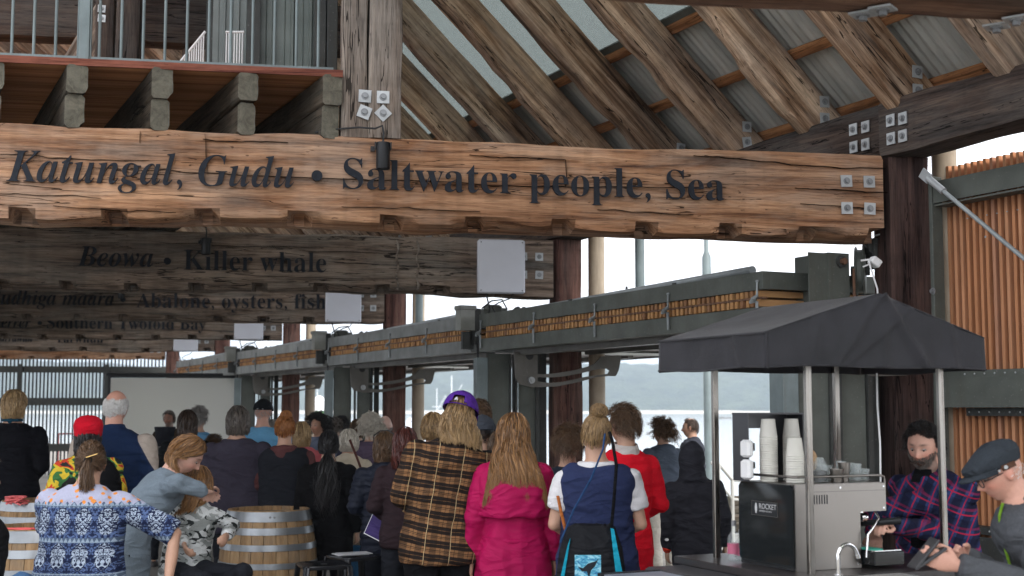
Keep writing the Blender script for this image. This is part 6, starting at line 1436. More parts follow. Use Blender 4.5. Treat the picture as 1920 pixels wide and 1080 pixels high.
def cap(ob, HMx, s2, mat, brim=True, back_open=False, tilt=0, color=None):
    M = HMx @ RX(tilt); mb = MB(); R = np.array([.091, .112, .105])*s2; V = []; Fc = []; nu, nv = 36, 12
    for i in range(nv+1):
        th = .02+1.52*i/nv
        for k in range(nu):
            ph = 2*math.pi*k/nu; sq = 1+.012*abs(math.sin(ph*3))-.006; gap = 0
            x, y, z = R[0]*math.sin(th)*math.cos(ph)*sq, R[1]*math.sin(th)*math.sin(ph)*sq, .018*s2+R[2]*math.cos(th)
            V.append(M @ Vector((x, y, z)))
    for i in range(nv):
        for k in range(nu):
            j = (k+1) % nu
            if back_open and i > 7 and abs((k+.5)/nu*2*math.pi-1.5*math.pi) < .48-.05*(11-i): continue
            Fc.append((i*nu+k, (i+1)*nu+k, (i+1)*nu+j, i*nu+j))
    mb.add(V, Fc); mb.ell(M @ Vector((0, 0, .018*s2+R[2])), (.007, .007, .004), nu=8, nv=5)
    for q in range(6):
        a_ = q*math.pi/3+math.pi/6; mb.tube([M @ Vector((R[0]*1.006*math.sin(t)*math.cos(a_), R[1]*1.006*math.sin(t)*math.sin(a_), .018*s2+R[2]*1.004*math.cos(t))) for t in np.linspace(.05, 1.5 if not (back_open and q in (4,)) else 1.0, 8)], .0012, 5)
    if back_open:
        mb.tube([M @ Vector((R[0]*1.0*math.cos(a_), R[1]*math.sin(a_), .022*s2)) for a_ in np.linspace(1.5*math.pi-.55, 1.5*math.pi+.55, 8)], [.012*s2]*8, 8, flat=.25)
    o = mk('cap', mb, mat, ob, smooth=50)
    md = o.modifiers.new('s', 'SOLIDIFY'); md.thickness = .0015
    if brim:
        V = []; Fc = []
        for i in range(5):
            for k in range(13):
                a_ = math.radians(22+136*k/12); f = i/4; e_ = f*.065*math.sin(math.radians(180*k/12))**.5*s2
                V.append(M @ Vector(((R[0]*.99)*math.cos(a_), (R[1]*.97)*math.sin(a_)+e_, .020*s2-.05*e_-.012*f*abs(math.cos(a_)))))
        for i in range(4):
            for k in range(12): Fc.append((i*13+k, i*13+k+1, i*13+k+14, i*13+k+13))
        b_ = mk('brim', MB().add(V, Fc), mat, ob, smooth=60); md = b_.modifiers.new('s', 'SOLIDIFY'); md.thickness = .003
    return o
C_ = lambda n, *c, **k: cloth(n, S(*c), **k)
BLKC = C_('black cloth', 18, 18, 21); JEAN = C_('blue jeans', 62, 92, 128, pat='jeans'); DKP = C_('dark trousers', 36, 38, 44); NAVYC = C_('navy cloth', 42, 50, 74)
G1 = 'people listening with their backs to the camera'
# ---------------------------------------------------------------- middle front
FL_ = cloth('brown flannel', (.34, .19, .085), 'flannel')
p1 = person('person in a brown and black plaid shirt and purple cap, leaning to the right', 862, 733, 7.6, yaw=8, w=1.16, top=FL_, tf='shirt', hem=.80, bottom=BLKC, arms='front', lean=(9, 3), head=(-16, 10, 8), hr='medium', hc='dirty', hp=dict(n=2800, L=.13, wave=.020, width=.0014, vol=1.7, hat=.0), vox=.0105, group=G1, flare=.03, shw=1.02)
ob, H_, CH, s, s2, J = p1
cap(ob, H_, s2*1.14, C_('purple cap', 82, 44, 140), back_open=True, tilt=-10)
mk('cap_logo', MB().prism([(-.012, .0), (-.004, .02), (.004, .022), (.010, .0), (.002, .006)], -.002), C_('white patch', 200, 200, 205), ob, H_ @ T(-.012, -.112, .062) @ RX(-18))
mb = MB(); mb.tube([CH @ Vector((x*s, -(.128+.035*(1-abs(x)/.24))*s, (1.335-.02*math.cos(x*9))*s)) for x in np.linspace(-.19, .19, 14)], .003, 6); mk('yoke_seam', mb, FL_, ob)
PINK = C_('raspberry raincoat', 166, 18, 78, rough=.6, weave=400)
p2 = person('person in a bright raspberry pink raincoat with very long fair brown hair', 962, 770, 7.5, yaw=6, w=.96, top=PINK, tk='coat', tf='coat', hem=.42, flare=.12, bottom=BLKC, arms='down', head=(4, 4, 3), hr='long', hc='ltbrown', hp=dict(n=3600, L=.31, wave=.013, width=.0014, vol=1.55, spread=.24), vox=.0105, group=G1, shw=.95)
ob, H_, CH, s, s2, J = p2
cp = MB(); rr = []
for z, rx, ry in ((1.46, .095, .085), (1.43, .165, .115), (1.38, .212, .145), (1.30, .232, .163), (1.20, .236, .168), (1.145, .238, .170), (1.14, .230, .160)): rr.append(ring(CH @ Vector((0, -.01*s, z*s)), rx*s, ry*s, 28, 2.3))
cp.loft(rr); cm = remesh(cp, .011, 2); fold(cm, 'jacket', s, 77); mk('shoulder_cape', cm, PINK, ob)
cm = MB(); cm.tube([CH @ Vector((.186*s*math.cos(t), .142*s*math.sin(t), 1.0*s)) for t in np.linspace(math.pi*.95, math.pi*2.05, 22)], .009, 8, flat=1.6); mk('waist_drawcord', cm, PINK, ob, smooth=60)
cm = MB(); cm.prism([(-.012, .98*s), (.012, .98*s), (.055, .44*s), (-.055, .44*s)], -.012, T(0, -.146*s, 0) @ RX(-3)); mk('box_pleat', cm, PINK, ob)
NV = cloth('navy knit', S(44, 52, 84), weave=150, rough=.95)
WT = C_('white tee', 214, 212, 214)
p3 = person('person with a messy bun in a navy knitted vest over a white t-shirt', 1118, 772, 7.1, yaw=2, w=1.02, top=WT, tf='tee', sleeve='short', vest=NV, hem=.78, bottom=JEAN, arms='front', head=(-14, -2, 4), hr='bun', hc='dirty', hp=dict(n=1100, L=.045, tie=(.12, -.35, .93), width=.0016), vox=.0105, group=G1, flare=.05)
ob3, H_, CH, s, s2, J3 = p3; CH3, s3 = CH, s
REDK = cloth('red jumper', S(206, 22, 40), weave=150)
p4 = person('person in a bright red jumper with a pale shirt collar', 1168, 756, 8.0, yaw=18, w=.90, top=REDK, tf='knit', hem=.70, bottom=C_('dark green trousers', 34, 44, 40), arms='front', head=(20, 4, 0), hr='short', hc='brown', hp=dict(n=2200, L=.045, width=.0012), vox=.0115, group=G1)
ob, H_, CH, s, s2, J = p4
mk('shirt_collar', MB().lathe([(.074, -.02), (.066, .045), (.070, .047), (.084, .012), (.090, -.012)], 26, CH @ T(0, -.012*s, 1.465*s) @ RX(12)), C_('pale check collar', 190, 184, 180), ob, smooth=50)
person('short haired person between the pink raincoat and the navy vest', 1066, 795, 8.2, yaw=-8, w=.85, top=C_('dark fleece', 36, 42, 52), tf='puffer', hem=.85, bottom=JEAN, arms='front', head=(6, 2, 4), hr='short', hc='brown', hp=dict(n=1500, L=.05, width=.0014, vol=1.3), group=G1)
# drawstring bag on navy vest person
BAGK = C_('black nylon', 26, 27, 31, rough=.6); TEAL = C_('turquoise nylon', 26, 150, 178, rough=.6)
o = P(1108, 1030, 6.78); MBg = frame((1, 0, 0), (0, 1, 0), (0, 0, 1), o)
e = empty('drawstring_bag', MBg, 'black drawstring bag with turquoise edges and a whale print, on the navy vest back', 'bag')
rg = []
for z, rx, ry in ((.125, .09, .02), (.11, .115, .035), (.07, .13, .05), (0, .155, .06), (-.12, .17, .065), (-.25, .17, .06), (-.32, .14, .04)): rg.append([(rx*math.copysign(abs(math.cos(t))**.8, math.cos(t))+.006*math.sin(t*9), ry*math.sin(t)+.004*math.sin(t*13+z*40), z+.004*math.sin(t*11)) for t in np.linspace(0, 2*math.pi, 40, endpoint=False)])
mk('bag_body', MB().loft(rg), BAGK, e, smooth=60)
mk('side_stripe', MB().prism([(.095, .11), (.112, .105), (.180, -.25), (.135, -.25)], -.012, T(0, -.043, 0)), TEAL, e); mk('side_stripe', MB().prism([(-.105, .06), (-.12, .02), (-.182, -.25), (-.155, -.25)], -.012, T(0, -.04, 0)), TEAL, e)
m = NM('sea print', rough=.6); q = m.noise(m.coords((30, 30, 60), False), 1, 4, .6, 1); m.col(m.ramp(q, [(.38, (.02, .16, .36)), (.5, (.06, .38, .55)), (.62, (.35, .66, .78))]))
mk('print_panel', MB().box(-.085, .045, -.074, -.070, -.20, -.02), m.m, e)
mk('whale_print', MB().prism([(-.07, -.075), (-.045, -.085), (-.02, -.062), (.02, -.05), (.035, -.035), (.015, -.075), (-.005, -.095), (-.015, -.135), (-.025, -.10), (-.05, -.10)], -.0015, T(0, -.0745, 0)), LETTER, e)
mk('strap', MB().tube([(.10, -.03, .10), (.112, -.07, .25), (.125, -.075, .42), (.11, -.02, .54), (.10, .05, .585)], .0085, 8, flat=.5), BLKC, e, smooth=60)
mk('strap', MB().tube([(-.155, -.045, .04), (-.09, -.075, .20), (.0, -.082, .36), (.06, -.05, .50), (.075, .02, .575)], .005, 8), C_('blue cord', 40, 70, 110), e, smooth=60)
mk('shoulder_strap', MB().tube([P(1046, 930, 6.95), P(1052, 960, 6.9), P(1062, 1000, 6.9), P(1066, 1030, 6.92)], .009, 8, flat=.5), C_('tan leather', 168, 98, 50), None, smooth=60, label='tan leather strap hanging by the left elbow of the navy vest', cat='strap')
# ---------------------------------------------------------------- right middle
p6 = person('person with curly hair in a grey blue hooded jacket and cream trousers', 1240, 787, 13.1, yaw=30, w=1.12, top=C_('slate jacket', 70, 78, 90), tf='jacket', hem=.80, bottom=C_('cream trousers', 205, 198, 186), arms='front', hr='curly', hc='brown', hp=dict(n=1100, L=.085, wave=.009, width=.0024, vol=1.1), hood='down', head=(10, 0, 0), group=G1)
person('person in a charcoal jacket with a pale stripe, in profile facing left', 1294, 781, 15, yaw=62, w=1.05, top=cloth('charcoal jacket', S(58, 60, 68), 'panel', c2=99.0, c3=(.5, .5, .45)), tf='jacket', hem=.82, bottom=DKP, arms='front', hr='short', hc='dkbrown', hp=dict(n=900, L=.014, width=.0018, bald=.86, vol=.2), collar='high', face=1, vox=.0085, head=(14, 0, 0))
p8 = person('person in a black hooded sweatshirt with the hood up', 1296, 832, 9.3, yaw=2, w=1.05, top=C_('black sweatshirt', 42, 42, 48), tf='hoodie', hem=.60/1.43*1.75*.98, bottom=DKP, arms='down', hood='up', hr='none', head=(0, 8, 0), vox=.011, flare=.02, lean=(-2, 4))
ob, H_, CH, s, s2, J = p8
mk('red_cuff', MB().ell(J[-1][2], (.035, .04, .04), nu=12, nv=8), C_('orange red glove', 220, 60, 40), ob, smooth=180)
d_ = J[-1][2].lerp(J[-1][1], .3); mk('sleeve_logo', MB().lathe([(.008, -.002), (.0095, 0), (.008, .002), (.0065, 0)], 14, T(d_.x-.012, d_.y-.052, d_.z) @ RX(90) @ Matrix.Diagonal((1.5, 1, 1, 1))), WHITEP, ob)
# ---------------------------------------------------------------- barista and customer
PL = cloth('navy and red plaid', (.035, .05, .14), 'plaid')
hnd = P(1636, 992, 6.12)
p9 = person('bearded person in a navy and red plaid shirt making coffee at the machine', 1730, 786, 6.62, yaw=128, w=1.2, top=PL, tf='shirt', hem=.75, bottom=BLKC, hr='curly', hc='black', hp=dict(n=2600, L=.040, width=.0011, vol=.8, wave=.0055), lean=(0, 6), head=(14, 15, -2), face=2, vox=.0062, girth=1.12, beard=(.12, .085, .068), skin=(.66, .38, .29),
            abs_arms={1: [WP(1800, 1000, 6.75), WP(1668, 985, 6.2), (0, 0, -1)], -1: [WP(1640, 960, 6.6), WP(1640, 1000, 6.4), (0, 0, -1)]}, headoff=(0, .02))
ob, H_, CH, s, s2, J = p9
beard_strands(ob, H_, s2, HM['saltpep'], n=900, L=.012, mmat=HM['dkbrown'])
mb = MB(); rr = []
for z, x_ in ((1.50, .045), (1.44, .05), (1.36, .045), (1.25, .05), (1.1, .06), (.98, .065)): rr.append([CH @ Vector(((q*x_), (.118+.04*math.exp(-((z-1.2)/.25)**2)-.06*max(0, z-1.40)*8)*s-.01*abs(q), z*s)) for q in (-1, -.5, 0, .5, 1)]+[CH @ Vector(((q*x_), .06*s, z*s)) for q in (1, 0, -1)])
mb.loft(rr); mk('undershirt', mb, BLKC, ob, smooth=60)
for q in (-1, 1):
    a_ = [CH @ Vector((q*(x)*s, y*s, z*s)) for x, y, z in ((.03, -.085, 1.515), (.065, -.02, 1.525), (.07, .05, 1.49), (.035, .10, 1.43), (.07, .115, 1.37), (.105, .085, 1.42), (.10, .0, 1.46), (.06, -.085, 1.455))]
    mk('collar', MB().add([tuple(v) for v in a_]+[tuple(Vector(v)+Vector((0, 0, -.004))) for v in a_], [(0, 1, 6, 7), (1, 2, 5, 6), (2, 3, 4, 5), (15, 14, 9, 8), (14, 13, 10, 9), (13, 12, 11, 10)]), PL, ob)
GJ = cloth('grey marl jacket', S(78, 80, 84), weave=90); wl = P(1742, 1046, 4.98)
p10 = person('person in a flat cap and glasses with a grey zip jacket, looking into a wallet', 1872, 824, 5.2, yaw=88, w=1.15, top=GJ, tf='jacket', hem=.80, bottom=DKP, hr='short', hc='white', hp=dict(n=500, L=.006, width=.0008, bald=.0, vol=.1, hat=.01), lean=(0, 22), head=(4, 24, 0), face=2, vox=.0058, girth=1.1, skin=(.60, .33, .25), collar='high', hairpaint=False,
             abs_arms={-1: [WP(1945, 1105, 4.98), WP(1800, 1062, 4.95), (1, 0, .1)], 1: [WP(1930, 1110, 5.42), WP(1812, 1050, 5.12), (-1, 0, 0)]}, handcurl=.45)
ob, H_, CH, s, s2, J = p10; s2 *= .93
# flat cap
mb = MB(); V = []; Fc = []; nu = 40
prof = [(1.0, -.012), (1.05, .01), (1.10, .035), (1.08, .070), (.95, .098), (.68, .118), (.35, .127), (.02, .129)]
for i, (r, z) in enumerate(prof):
    for k in range(nu):
        t = 2*math.pi*k/nu; fw_ = max(0, math.sin(t)); V.append(H_ @ Vector((.092*r*math.cos(t)*s2, (.112*r*math.sin(t)+.030*fw_*(r if z < .09 else .4))*s2, (.040+z*.76*(1-.40*fw_*r)-.002*fw_*r)*s2)))
for i in range(len(prof)-1):
    for k in range(nu): j = (k+1) % nu; Fc.append((i*nu+k, i*nu+j, (i+1)*nu+j, (i+1)*nu+k))
TWEED = cloth('slate wool', S(52, 57, 63), weave=120); mb.add(V, Fc); o = mk('flat_cap', mb, TWEED, ob, smooth=50); md = o.modifiers.new('s', 'SOLIDIFY'); md.thickness = .003
V = []; Fc = []
for i in range(5):
    for k in range(15):
        t = math.radians(15+150*k/14); f = i/4; e_ = f*.055*math.sin(math.radians(180*k/14))**.6
        V.append(H_ @ Vector((.090*math.cos(t)*s2*(1-.1*f), (.132*math.sin(t)+e_)*s2, (.040-.012*f-.014*abs(math.cos(t))*f)*s2)))
for i in range(4):
    for k in range(14): Fc.append((i*15+k, i*15+k+1, i*15+k+16, i*15+k+15))
o = mk('cap_peak', MB().add(V, Fc), TWEED, ob, smooth=60); md = o.modifiers.new('s', 'SOLIDIFY'); md.thickness = .006
M = H_ @ T(-.098*s2, -.015*s2, .030*s2) @ RZ(-96); mk('leather_tab', MB().box(-.028, .028, -.003, .0, -.011, .011, bev=.001), C_('brown leather', 84, 60, 48), ob, M); mk('button', MB().cyl((-.012, -.006, 0), (-.012, -.003, 0), .0075, 14), GALV, ob, M); mk('button', MB().cyl((-.040, -.004, -.004), (-.040, .004, -.004), .004, 10), GALV, ob, M)
for q in (-1, 1):
    M = H_ @ T(q*.034*s2, .108*s2, -.002*s2)
    mk('spectacle_rim', MB().tube([(.024*math.cos(t), 0, .019*math.sin(t)) for t in np.linspace(0, 2*math.pi, 20)], .0022, 6), BLACK, ob, M, smooth=60)
    mk('spectacle_arm', MB().tube([H_ @ Vector((q*.056*s2, .098*s2, .004*s2)), H_ @ Vector((q*.078*s2, .07*s2, .006*s2)), H_ @ Vector((q*.082*s2, -.008*s2, .010*s2))], .0022, 6), BLACK, ob, smooth=60)
mk('bridge', MB().tube([H_ @ Vector((-.010*s2, .103*s2, .002)), H_ @ Vector((.010*s2, .103*s2, .002))], .002, 6), BLACK, ob)
c_ = CH @ Vector((0, -.012*s, 1.44*s)); mk('green_collar_lining', MB().tube([CH @ Vector((-.055*s, .075*s, 1.505*s)), CH @ Vector((-.04*s, .105*s, 1.46*s)), CH @ Vector((-.02*s, .125*s, 1.38*s)), CH @ Vector((-.01*s, .14*s, 1.25*s))], .006, 8), C_('lime trim', 120, 160, 50), ob, smooth=60)
M = frame((1, 0, .28), (0, 1, 0), (-.28, 0, 1), wl)
e = empty('wallet', M, 'dark leather wallet held open in both hands', 'wallet'); LEA = plain('dark leather', (.03, .03, .034), rough=.45)
mk('cover', MB().box(-.075, .065, -.055, .05, 0, .012, RX(0) @ RY(-18), bev=.003), LEA, e); mk('cover', MB().box(-.075, .06, -.055, .05, .008, .018, T(0, 0, .016) @ RY(-34), bev=.003), LEA, e); mk('notes', MB().box(-.048, .048, -.03, .04, .012, .014, RY(-24)), plain('note', (.42, .36, .30)), e)
# ---------------------------------------------------------------- left front
DM = cloth('damask shirt', (.2, .2, .3), 'damask', c2=1.17)
p11 = person('person with a clipped ponytail in a blue patterned top with orange dots', 172, 822, 6.9, yaw=-6, w=1.32, top=DM, tf='shirt', sleeve='elbow', hem=.60, bottom=BLKC, hr='pony', hc='brown', hp=dict(n=1300, L=.20, tie=(.10, -.93, .05), width=.0017, wave=.012), lean=(0, 10), head=(10, 6, 0), vox=.0105, girth=1.12, group=G1,
             abs_arms={1: [WP(328, 1000, 6.85), WP(316, 1085, 6.7)], -1: [WP(92, 985, 7.0), WP(128, 1010, 7.4)]}, shw=.93)
ob, H_, CH, s, s2, J = p11
mk('hair_clip', MB().box(-.03, .03, -.004, .004, -.003, .003, bev=.001), plain('gold clip', (.5, .33, .12), rough=.3, metal=.8), ob, H_ @ T(.03, -.118, .03) @ RY(-18))
GS = cloth('grey blue sweatshirt', S(112, 124, 134), weave=180)
p12 = person('person with wavy fair hair in a grey sweatshirt hugging the seated child', 352, 812, 7.75, yaw=-62, w=1.0, top=GS, tf='knit', hem=.76, bottom=BLKC, hr='medium', hc='ltbrown', hp=dict(n=2600, L=.16, wave=.022, width=.0013, vol=1.1, azmax=1.15), lean=(0, 30), head=(-22, 38, 10), face=2, vox=.0068, group=None, skin=(.60, .37, .29),
             abs_arms={1: [WP(335, 905, 7.45), WP(384, 922, 7.5), (0, 0, -1), (-.88, .47, -.1)], -1: [WP(380, 905, 8.2), WP(388, 918, 8.3)]})
CM = cloth('grey camouflage', (.62, .64, .64), 'camo')
p13 = person('seated child in a white and grey camouflage top with a long ponytail', 374, 868, 7.95, yaw=-20, w=1.0, top=CM, tf='knit', hem=.82, bottom=DKP, sit=0.0, hr='medium', hc='ltbrown', hp=dict(n=1000, L=.13, wave=.010, width=.0018), lean=(3, 8), head=(15, 5, -8), vox=.0105, girth=1.1,
             abs_arms={1: [WP(436, 985, 7.95), WP(425, 1005, 7.6)], -1: [WP(330, 980, 7.9), WP(345, 1020, 7.7)]}, legs={1: [WP(455, 1075, 7.6), WP(450, 1200, 7.8)], -1: [WP(380, 1090, 7.4), WP(385, 1230, 7.5)]})
person('person at the left edge in a black jacket and blue jeans, mostly out of frame', -38, 842, 6.3, yaw=-40, w=1.15, top=BLKC, tf='jacket', hem=.80, bottom=JEAN, sit=.28, hr='short', hc='dkbrown', hp=dict(n=700, L=.03), lean=(0, 5), arms='front', legs={1: [WP(40, 1105, 6.0), WP(50, 1280, 6.1)], -1: [WP(0, 1120, 5.8), WP(10, 1300, 5.9)]})
p15 = person('person with a blonde bob and black jumper at the far left', 28, 728, 11.4, yaw=-4, w=1.22, top=C_('black jumper', 18, 18, 24), tf='knit', hem=.82, bottom=DKP, arms='front', hr='bob', hc='blonde', hp=dict(n=1300, L=.085, wave=.008, width=.0022, vol=1.25), head=(-16, 0, 0), group=G1)
ob, H_, CH, s, s2, J = p15
mk('neck_scarf', MB().ell(H_ @ Vector((.03, -.085, -.135)), (.02, .012, .03), nu=10, nv=6).tube([CH @ Vector((.075*s*math.cos(t), -.01*s+.07*s*math.sin(t), 1.50*s)) for t in np.linspace(0, 2*math.pi, 18)], .012, 8), C_('teal scarf', 30, 70, 90), ob, smooth=180)
p16 = person('balding white haired person in a navy jacket with cream shoulder panels', 219, 727, 9.4, yaw=-4, w=1.25, top=cloth('navy fleece', S(28, 44, 74), 'panel', c2=.985, c3=(.42, .36, .31)), tf='knit', hem=.82, bottom=DKP, arms='front', hr='short', hc='white', hp=dict(n=1500, L=.017, width=.0016, bald=.38, vol=.1), head=(-6, 4, 0), collar='high', group=G1, skin=(.58, .31, .23))
ob, H_, CH, s, s2, J = p16
p17 = person('person in a red beanie and multicoloured floral shawl', 166, 780, 9.0, yaw=20, w=1.0, top=cloth('floral shawl', (.2, .1, .05), 'floral'), tf='jacket', hem=.85, bottom=DKP, arms='front', hr='medium', hc='black', hp=dict(n=600, L=.14), group=G1)
ob, H_, CH, s, s2, J = p17
mk('beanie', MB().lathe([(.091, -.015), (.094, .02), (.097, .05), (.088, .082), (.058, .104), (.02, .112), (.001, .113)], 28, H_ @ T(0, -.015, .02) @ RX(14)), C_('red wool', 190, 20, 40, weave=80), ob, smooth=60)
mk('black_wrap', MB().ell(CH @ Vector((.09*s, -.06*s, 1.22*s)), (.16*s, .12*s, .24*s), nu=20, nv=14), BLKC, ob, smooth=180)
# ---------------------------------------------------------------- speaker and crowd by the screen
person('grey haired speaker facing the crowd in front of the projection screen', 317, 769, 19.5, yaw=172, w=1.1, top=C_('brown jacket', 62, 52, 42), tf='jacket', hem=.82, bottom=DKP, arms='front', hr='short', hc='saltpep', hp=dict(n=800, L=.03, width=.003, vol=1.0), face=1, vox=.0085, skin=(.26, .13, .085), beard=(.2, .17, .15))
p18 = person('person wearing a black top hat below the speaker', 309, 822, 14.2, yaw=5, w=1.0, top=BLKC, tf='jacket', hem=.85, bottom=DKP, arms='front', hr='short', hc='grey', hp=dict(n=700, L=.03, width=.003), group=G1)
ob, H_, CH, s, s2, J = p18
mk('top_hat', MB().lathe([(.150, .040), (.155, .047), (.098, .042), (.093, .10), (.098, .17), (.110, .235), (.105, .24), (.0, .238)], 32, H_ @ T(0, -.005, .0)), C_('black felt', 34, 36, 42), ob, smooth=35)
person('person with long dark straight hair and a black fleece, in front of the screen', 352, 766, 12.3, yaw=4, w=1.0, top=C_('black fluffy fleece', 26, 28, 30, weave=60), tf='puffer', hem=.82, bottom=DKP, arms='front', hr='long', hc='dkbrown', hp=dict(n=1100, L=.22, wave=.002, width=.0028, vol=.95), group=G1)
person('grey haired person in a light blue shirt by the screen', 374, 762, 14.5, yaw=-14, w=1.1, top=C_('light blue shirt', 106, 156, 196), tf='shirt', hem=.82, bottom=DKP, arms='front', hr='short', hc='grey', hp=dict(n=1000, L=.05, width=.0026), group=G1)
person('person with wavy grey brown hair in a charcoal t-shirt', 447, 758, 10.6, yaw=-2, w=1.22, top=C_('charcoal tee', 62, 58, 70), tf='tee', sleeve='short', hem=.72, bottom=DKP, arms='down', hr='bob', hc='saltpep', hp=dict(n=1400, L=.075, wave=.012, width=.0022, vol=1.3), group=G1, head=(3, 0, 0))
p22 = person('person in a black cap and sky blue polo', 494, 747, 13.2, yaw=-4, w=1.2, top=C_('sky blue polo', 110, 168, 208), tf='tee', sleeve='short', hem=.82, bottom=DKP, arms='front', hr='short', hc='grey', hp=dict(n=500, L=.01, bald=-.0, width=.002, hat=.02), hairpaint=False, group=G1, skin=(.58, .33, .25))
cap(p22[0], p22[1], p22[4]*1.08, C_('black cap', 26, 28, 32)); ob, H_ = p22[:2]; mk('cap_lettering', MB().box(-.035, .03, -.118, -.115, .030, .034), WHITEP, ob, H_)
ob, H_, CH, s = p22[:4]; mk('shirt_print', MB().prism([(-.02, 1.18), (.10, 1.19), (.11, 1.30), (.02, 1.33), (-.03, 1.28)], -.004, CH @ T(0, -.150*s, 0)), C_('blue print', 30, 80, 160), ob)
MR = C_('maroon sweatshirt', 92, 58, 58)
p23 = person('ginger haired person with a bun, maroon hood and black gilet', 535, 775, 10.6, yaw=2, w=1.1, top=MR, tf='hoodie', hood='down', vest=C_('black gilet', 36, 38, 44), hem=.80, bottom=DKP, arms='down', hr='bun', hc='ginger', hp=dict(n=1300, L=.045, tie=(.15, -.62, .76), width=.0022), group=G1)
p24 = person('person with a long black curly ponytail in a long black coat', 617, 804, 10.0, yaw=-2, w=1.02, top=C_('black coat', 17, 17, 19), tk='coat', tf='coat', hem=.62, flare=.05, bottom=BLKC, arms='down', hr='pony', hc='black', hp=dict(n=1300, L=.36, tie=(.1, -.85, -.35), width=.0026, wave=.03, pw=3.0), group=G1)
person('fair haired person in a salmon pink top behind the ginger bun', 566, 788, 12.5, yaw=10, w=1.0, top=C_('salmon top', 178, 92, 98), tf='tee', hem=.82, bottom=JEAN, arms='front', hr='bob', hc='curlblond', hp=dict(n=900, L=.09, width=.0028), group=G1)
person('grey haired person mostly hidden behind the ginger bun', 512, 784, 13.4, yaw=10, w=1.0, top=C_('dull blue shirt', 84, 100, 124), tf='shirt', hem=.82, bottom=DKP, arms='front', hr='bob', hc='grey', hp=dict(n=800, L=.08, width=.003), group=G1)
person('person with dark curly hair facing the camera, in a blue grey shirt', 596, 778, 15.5, yaw=168, w=1.0, top=C_('blue grey shirt', 104, 112, 130), tf='shirt', hem=.82, bottom=DKP, arms='front', hr='curly', hc='black', hp=dict(n=1300, L=.12, wave=.012, width=.003, vol=.9), face=1, vox=.0085, skin=(.50, .28, .19), head=(-22, -2, 0))
p27 = person('person with a grey bob in a cream jacket with a shoulder bag', 654, 802, 11.4, yaw=-6, w=1.0, top=C_('cream jacket', 198, 186, 166), tf='jacket', hem=.78, bottom=C_('mid blue jeans', 60, 110, 150, pat='jeans'), arms='pocket', hr='bob', hc='silver', hp=dict(n=1200, L=.045, wave=.004, width=.0026, vol=1.2), collar='high', group=G1)
o = P(678, 985, 11.1); e = empty('shoulder_bag', T(*o), 'small cream shoulder bag with a brown strap at the cream jacket', 'bag'); BG = C_('cream bag', 170, 152, 132)
mk('pouch', MB().box(-.11, .11, -.03, .03, -.16, .05, bev=.02), BG, e); mk('flap', MB().box(-.10, .10, -.04, -.032, -.05, .045, bev=.002), BG, e); mk('strap', MB().tube([(.1, 0, .05), (.06, -.06, .3), (-.03, -.10, .55), (-.10, -.04, .70)], .011, 6, flat=.5), C_('brown strap', 84, 52, 46), e)
person('person with big curly white hair in a mauve jacket', 696, 776, 12.6, yaw=8, w=1.0, top=C_('mauve jacket', 86, 74, 92), tf='jacket', hem=.82, bottom=DKP, arms='front', hr='curly', hc='silver', hp=dict(n=1700, L=.075, wave=.010, width=.0022, vol=.9), group=G1)
person('bald person behind the curly white hair', 722, 776, 14.0, yaw=8, w=1.1, top=C_('grey top', 90, 88, 92), tf='tee', hem=.82, bottom=DKP, arms='front', hr='short', hc='grey', hp=dict(n=300, L=.006, bald=-.2, width=.002), hairpaint=False, group=G1, skin=(.60, .40, .34))
p30 = person('person with brown hair, sunglasses on the head and a dark blue puffer jacket', 722, 806, 9.6, yaw=8, w=1.02, top=C_('ink puffer', 34, 38, 50, rough=.5), tf='puffer', hem=.72, bottom=DKP, arms='front', hr='medium', hc='brown', hp=dict(n=1500, L=.09, wave=.014, width=.0022), hood='down', group=G1)
ob, H_, CH, s, s2, J = p30; mk('sunglasses', MB().tube([(-.09*s2, -.02, .03), (-.085*s2, .03, .085), (-.03, .055, .118), (.03, .055, .118), (.085*s2, .03, .085), (.09*s2, -.02, .03)], .005, 6), BLACK, ob, H_)
o = P(707, 985, 9.3); e = mk('purple_booklet', MB().box(-.065, .065, -.004, .004, -.09, .09), C_('purple card', 70, 56, 110, rough=.5), None, T(*o) @ RY(24) @ RZ(-20), label='purple booklet held beside the puffer jacket', cat='booklet'); mk('white_border', MB().box(-.065, .065, -.0052, -.0045, -.09, -.084), WHITEP, e); mk('white_border', MB().box(-.065, -.061, -.0052, -.0045, -.0835, .09), WHITEP, e)
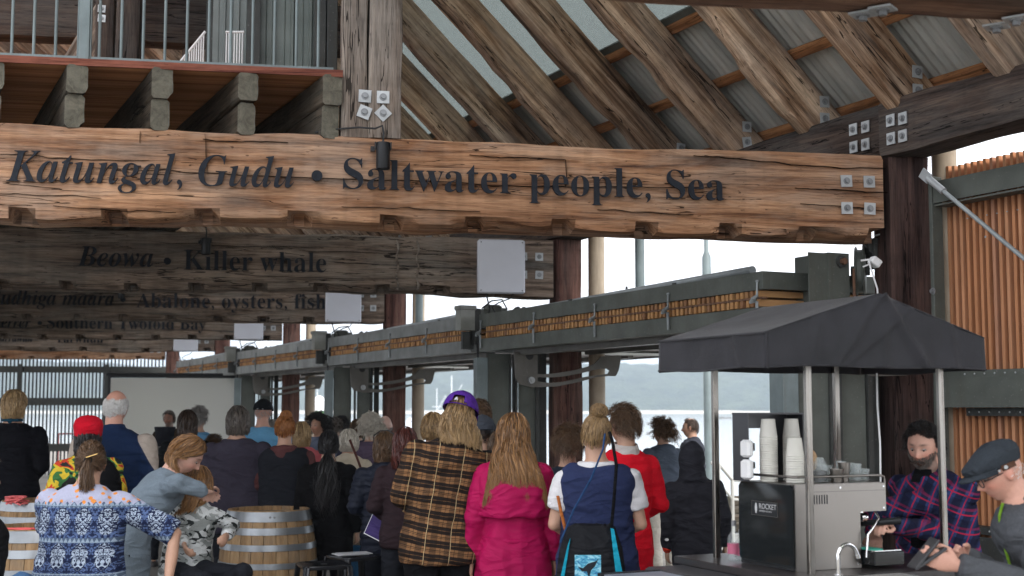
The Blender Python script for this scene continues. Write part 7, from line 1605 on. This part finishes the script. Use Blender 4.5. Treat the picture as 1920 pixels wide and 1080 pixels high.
for lab, px, py, Y, hc, st, L, tcol, yw in (
    ('person with dark red hair behind the plaid shirt', 760, 797, 9.2, 'darkred', 'long', .12, (52, 40, 44), 10), ('grey haired head just left of the grey tower', 627, 783, 16.2, 'saltpep', 'short', .05, (60, 62, 70), 12), ('dark haired head farthest back, left of the grey tower', 641, 779, 17.2, 'black', 'short', .04, (40, 42, 50), 8),
    ('brown haired head partly behind the curly white hair', 670, 784, 15.0, 'brown', 'bob', .06, (60, 60, 74), 12), ('dark haired tall head to the right of the purple cap', 899, 747, 10.2, 'brown', 'short', .03, (38, 40, 48), 10), ('fair haired head low between the screen and the charcoal t-shirt', 402, 814, 13.0, 'brown', 'short', .04, (50, 50, 58), 6),
    ('brown haired head partly hidden left of the pink raincoat', 938, 803, 9.2, 'brown', 'bob', .05, (46, 48, 58), 4), ('person with pale brown hair behind the plaid collar', 812, 770, 9.8, 'dirty', 'bob', .05, (52, 50, 60), 4)):
    person(lab, px, py, Y, yaw=yw, w=.98, top=C_('top '+lab[-12:], *tcol), tf='jacket', hem=.82, bottom=DKP, arms='front', hr=st, hc=hc, hp=dict(n=750, L=L, width=.0028), group=G1, vox=.014)
person('person with long curly fair hair between the plaid shirt and the grey tower', 878, 790, 8.6, yaw=4, w=.9, top=C_('dark top', 40, 40, 48), tf='jacket', hem=.82, bottom=cloth('printed skirt', S(150, 140, 130), 'camo'), arms='front', hr='long', hc='curlblond', hp=dict(n=900, L=.16, wave=.014, width=.0022), group=G1)
p32 = person('person in a faded grey cap with a black backpack, right of the plaid shirt', 905, 777, 9.3, yaw=6, w=1.0, top=C_('dark jacket', 40, 42, 48), tf='jacket', hem=.82, bottom=JEAN, arms='front', hr='short', hc='black', hp=dict(n=400, L=.012, hat=.02), group=G1)
cap(p32[0], p32[1], p32[4]*1.1, C_('faded cap', 62, 66, 74)); q = p32[0].matrix_basis @ (p32[2] @ Vector((.0, -.21*p32[3], 1.28*p32[3])))
e = empty('backpack', T(q.x, q.y, q.z) @ RZ(6), 'black backpack beside the plaid shirt and pink raincoat', 'backpack'); mk('pack', MB().box(-.15, .15, -.09, .06, -.26, .20, bev=.05), BLKC, e, smooth=60); mk('pocket', MB().box(-.11, .11, -.125, -.088, -.22, .02, bev=.02), BLKC, e, smooth=60)
bpy.data.objects.remove(TO)
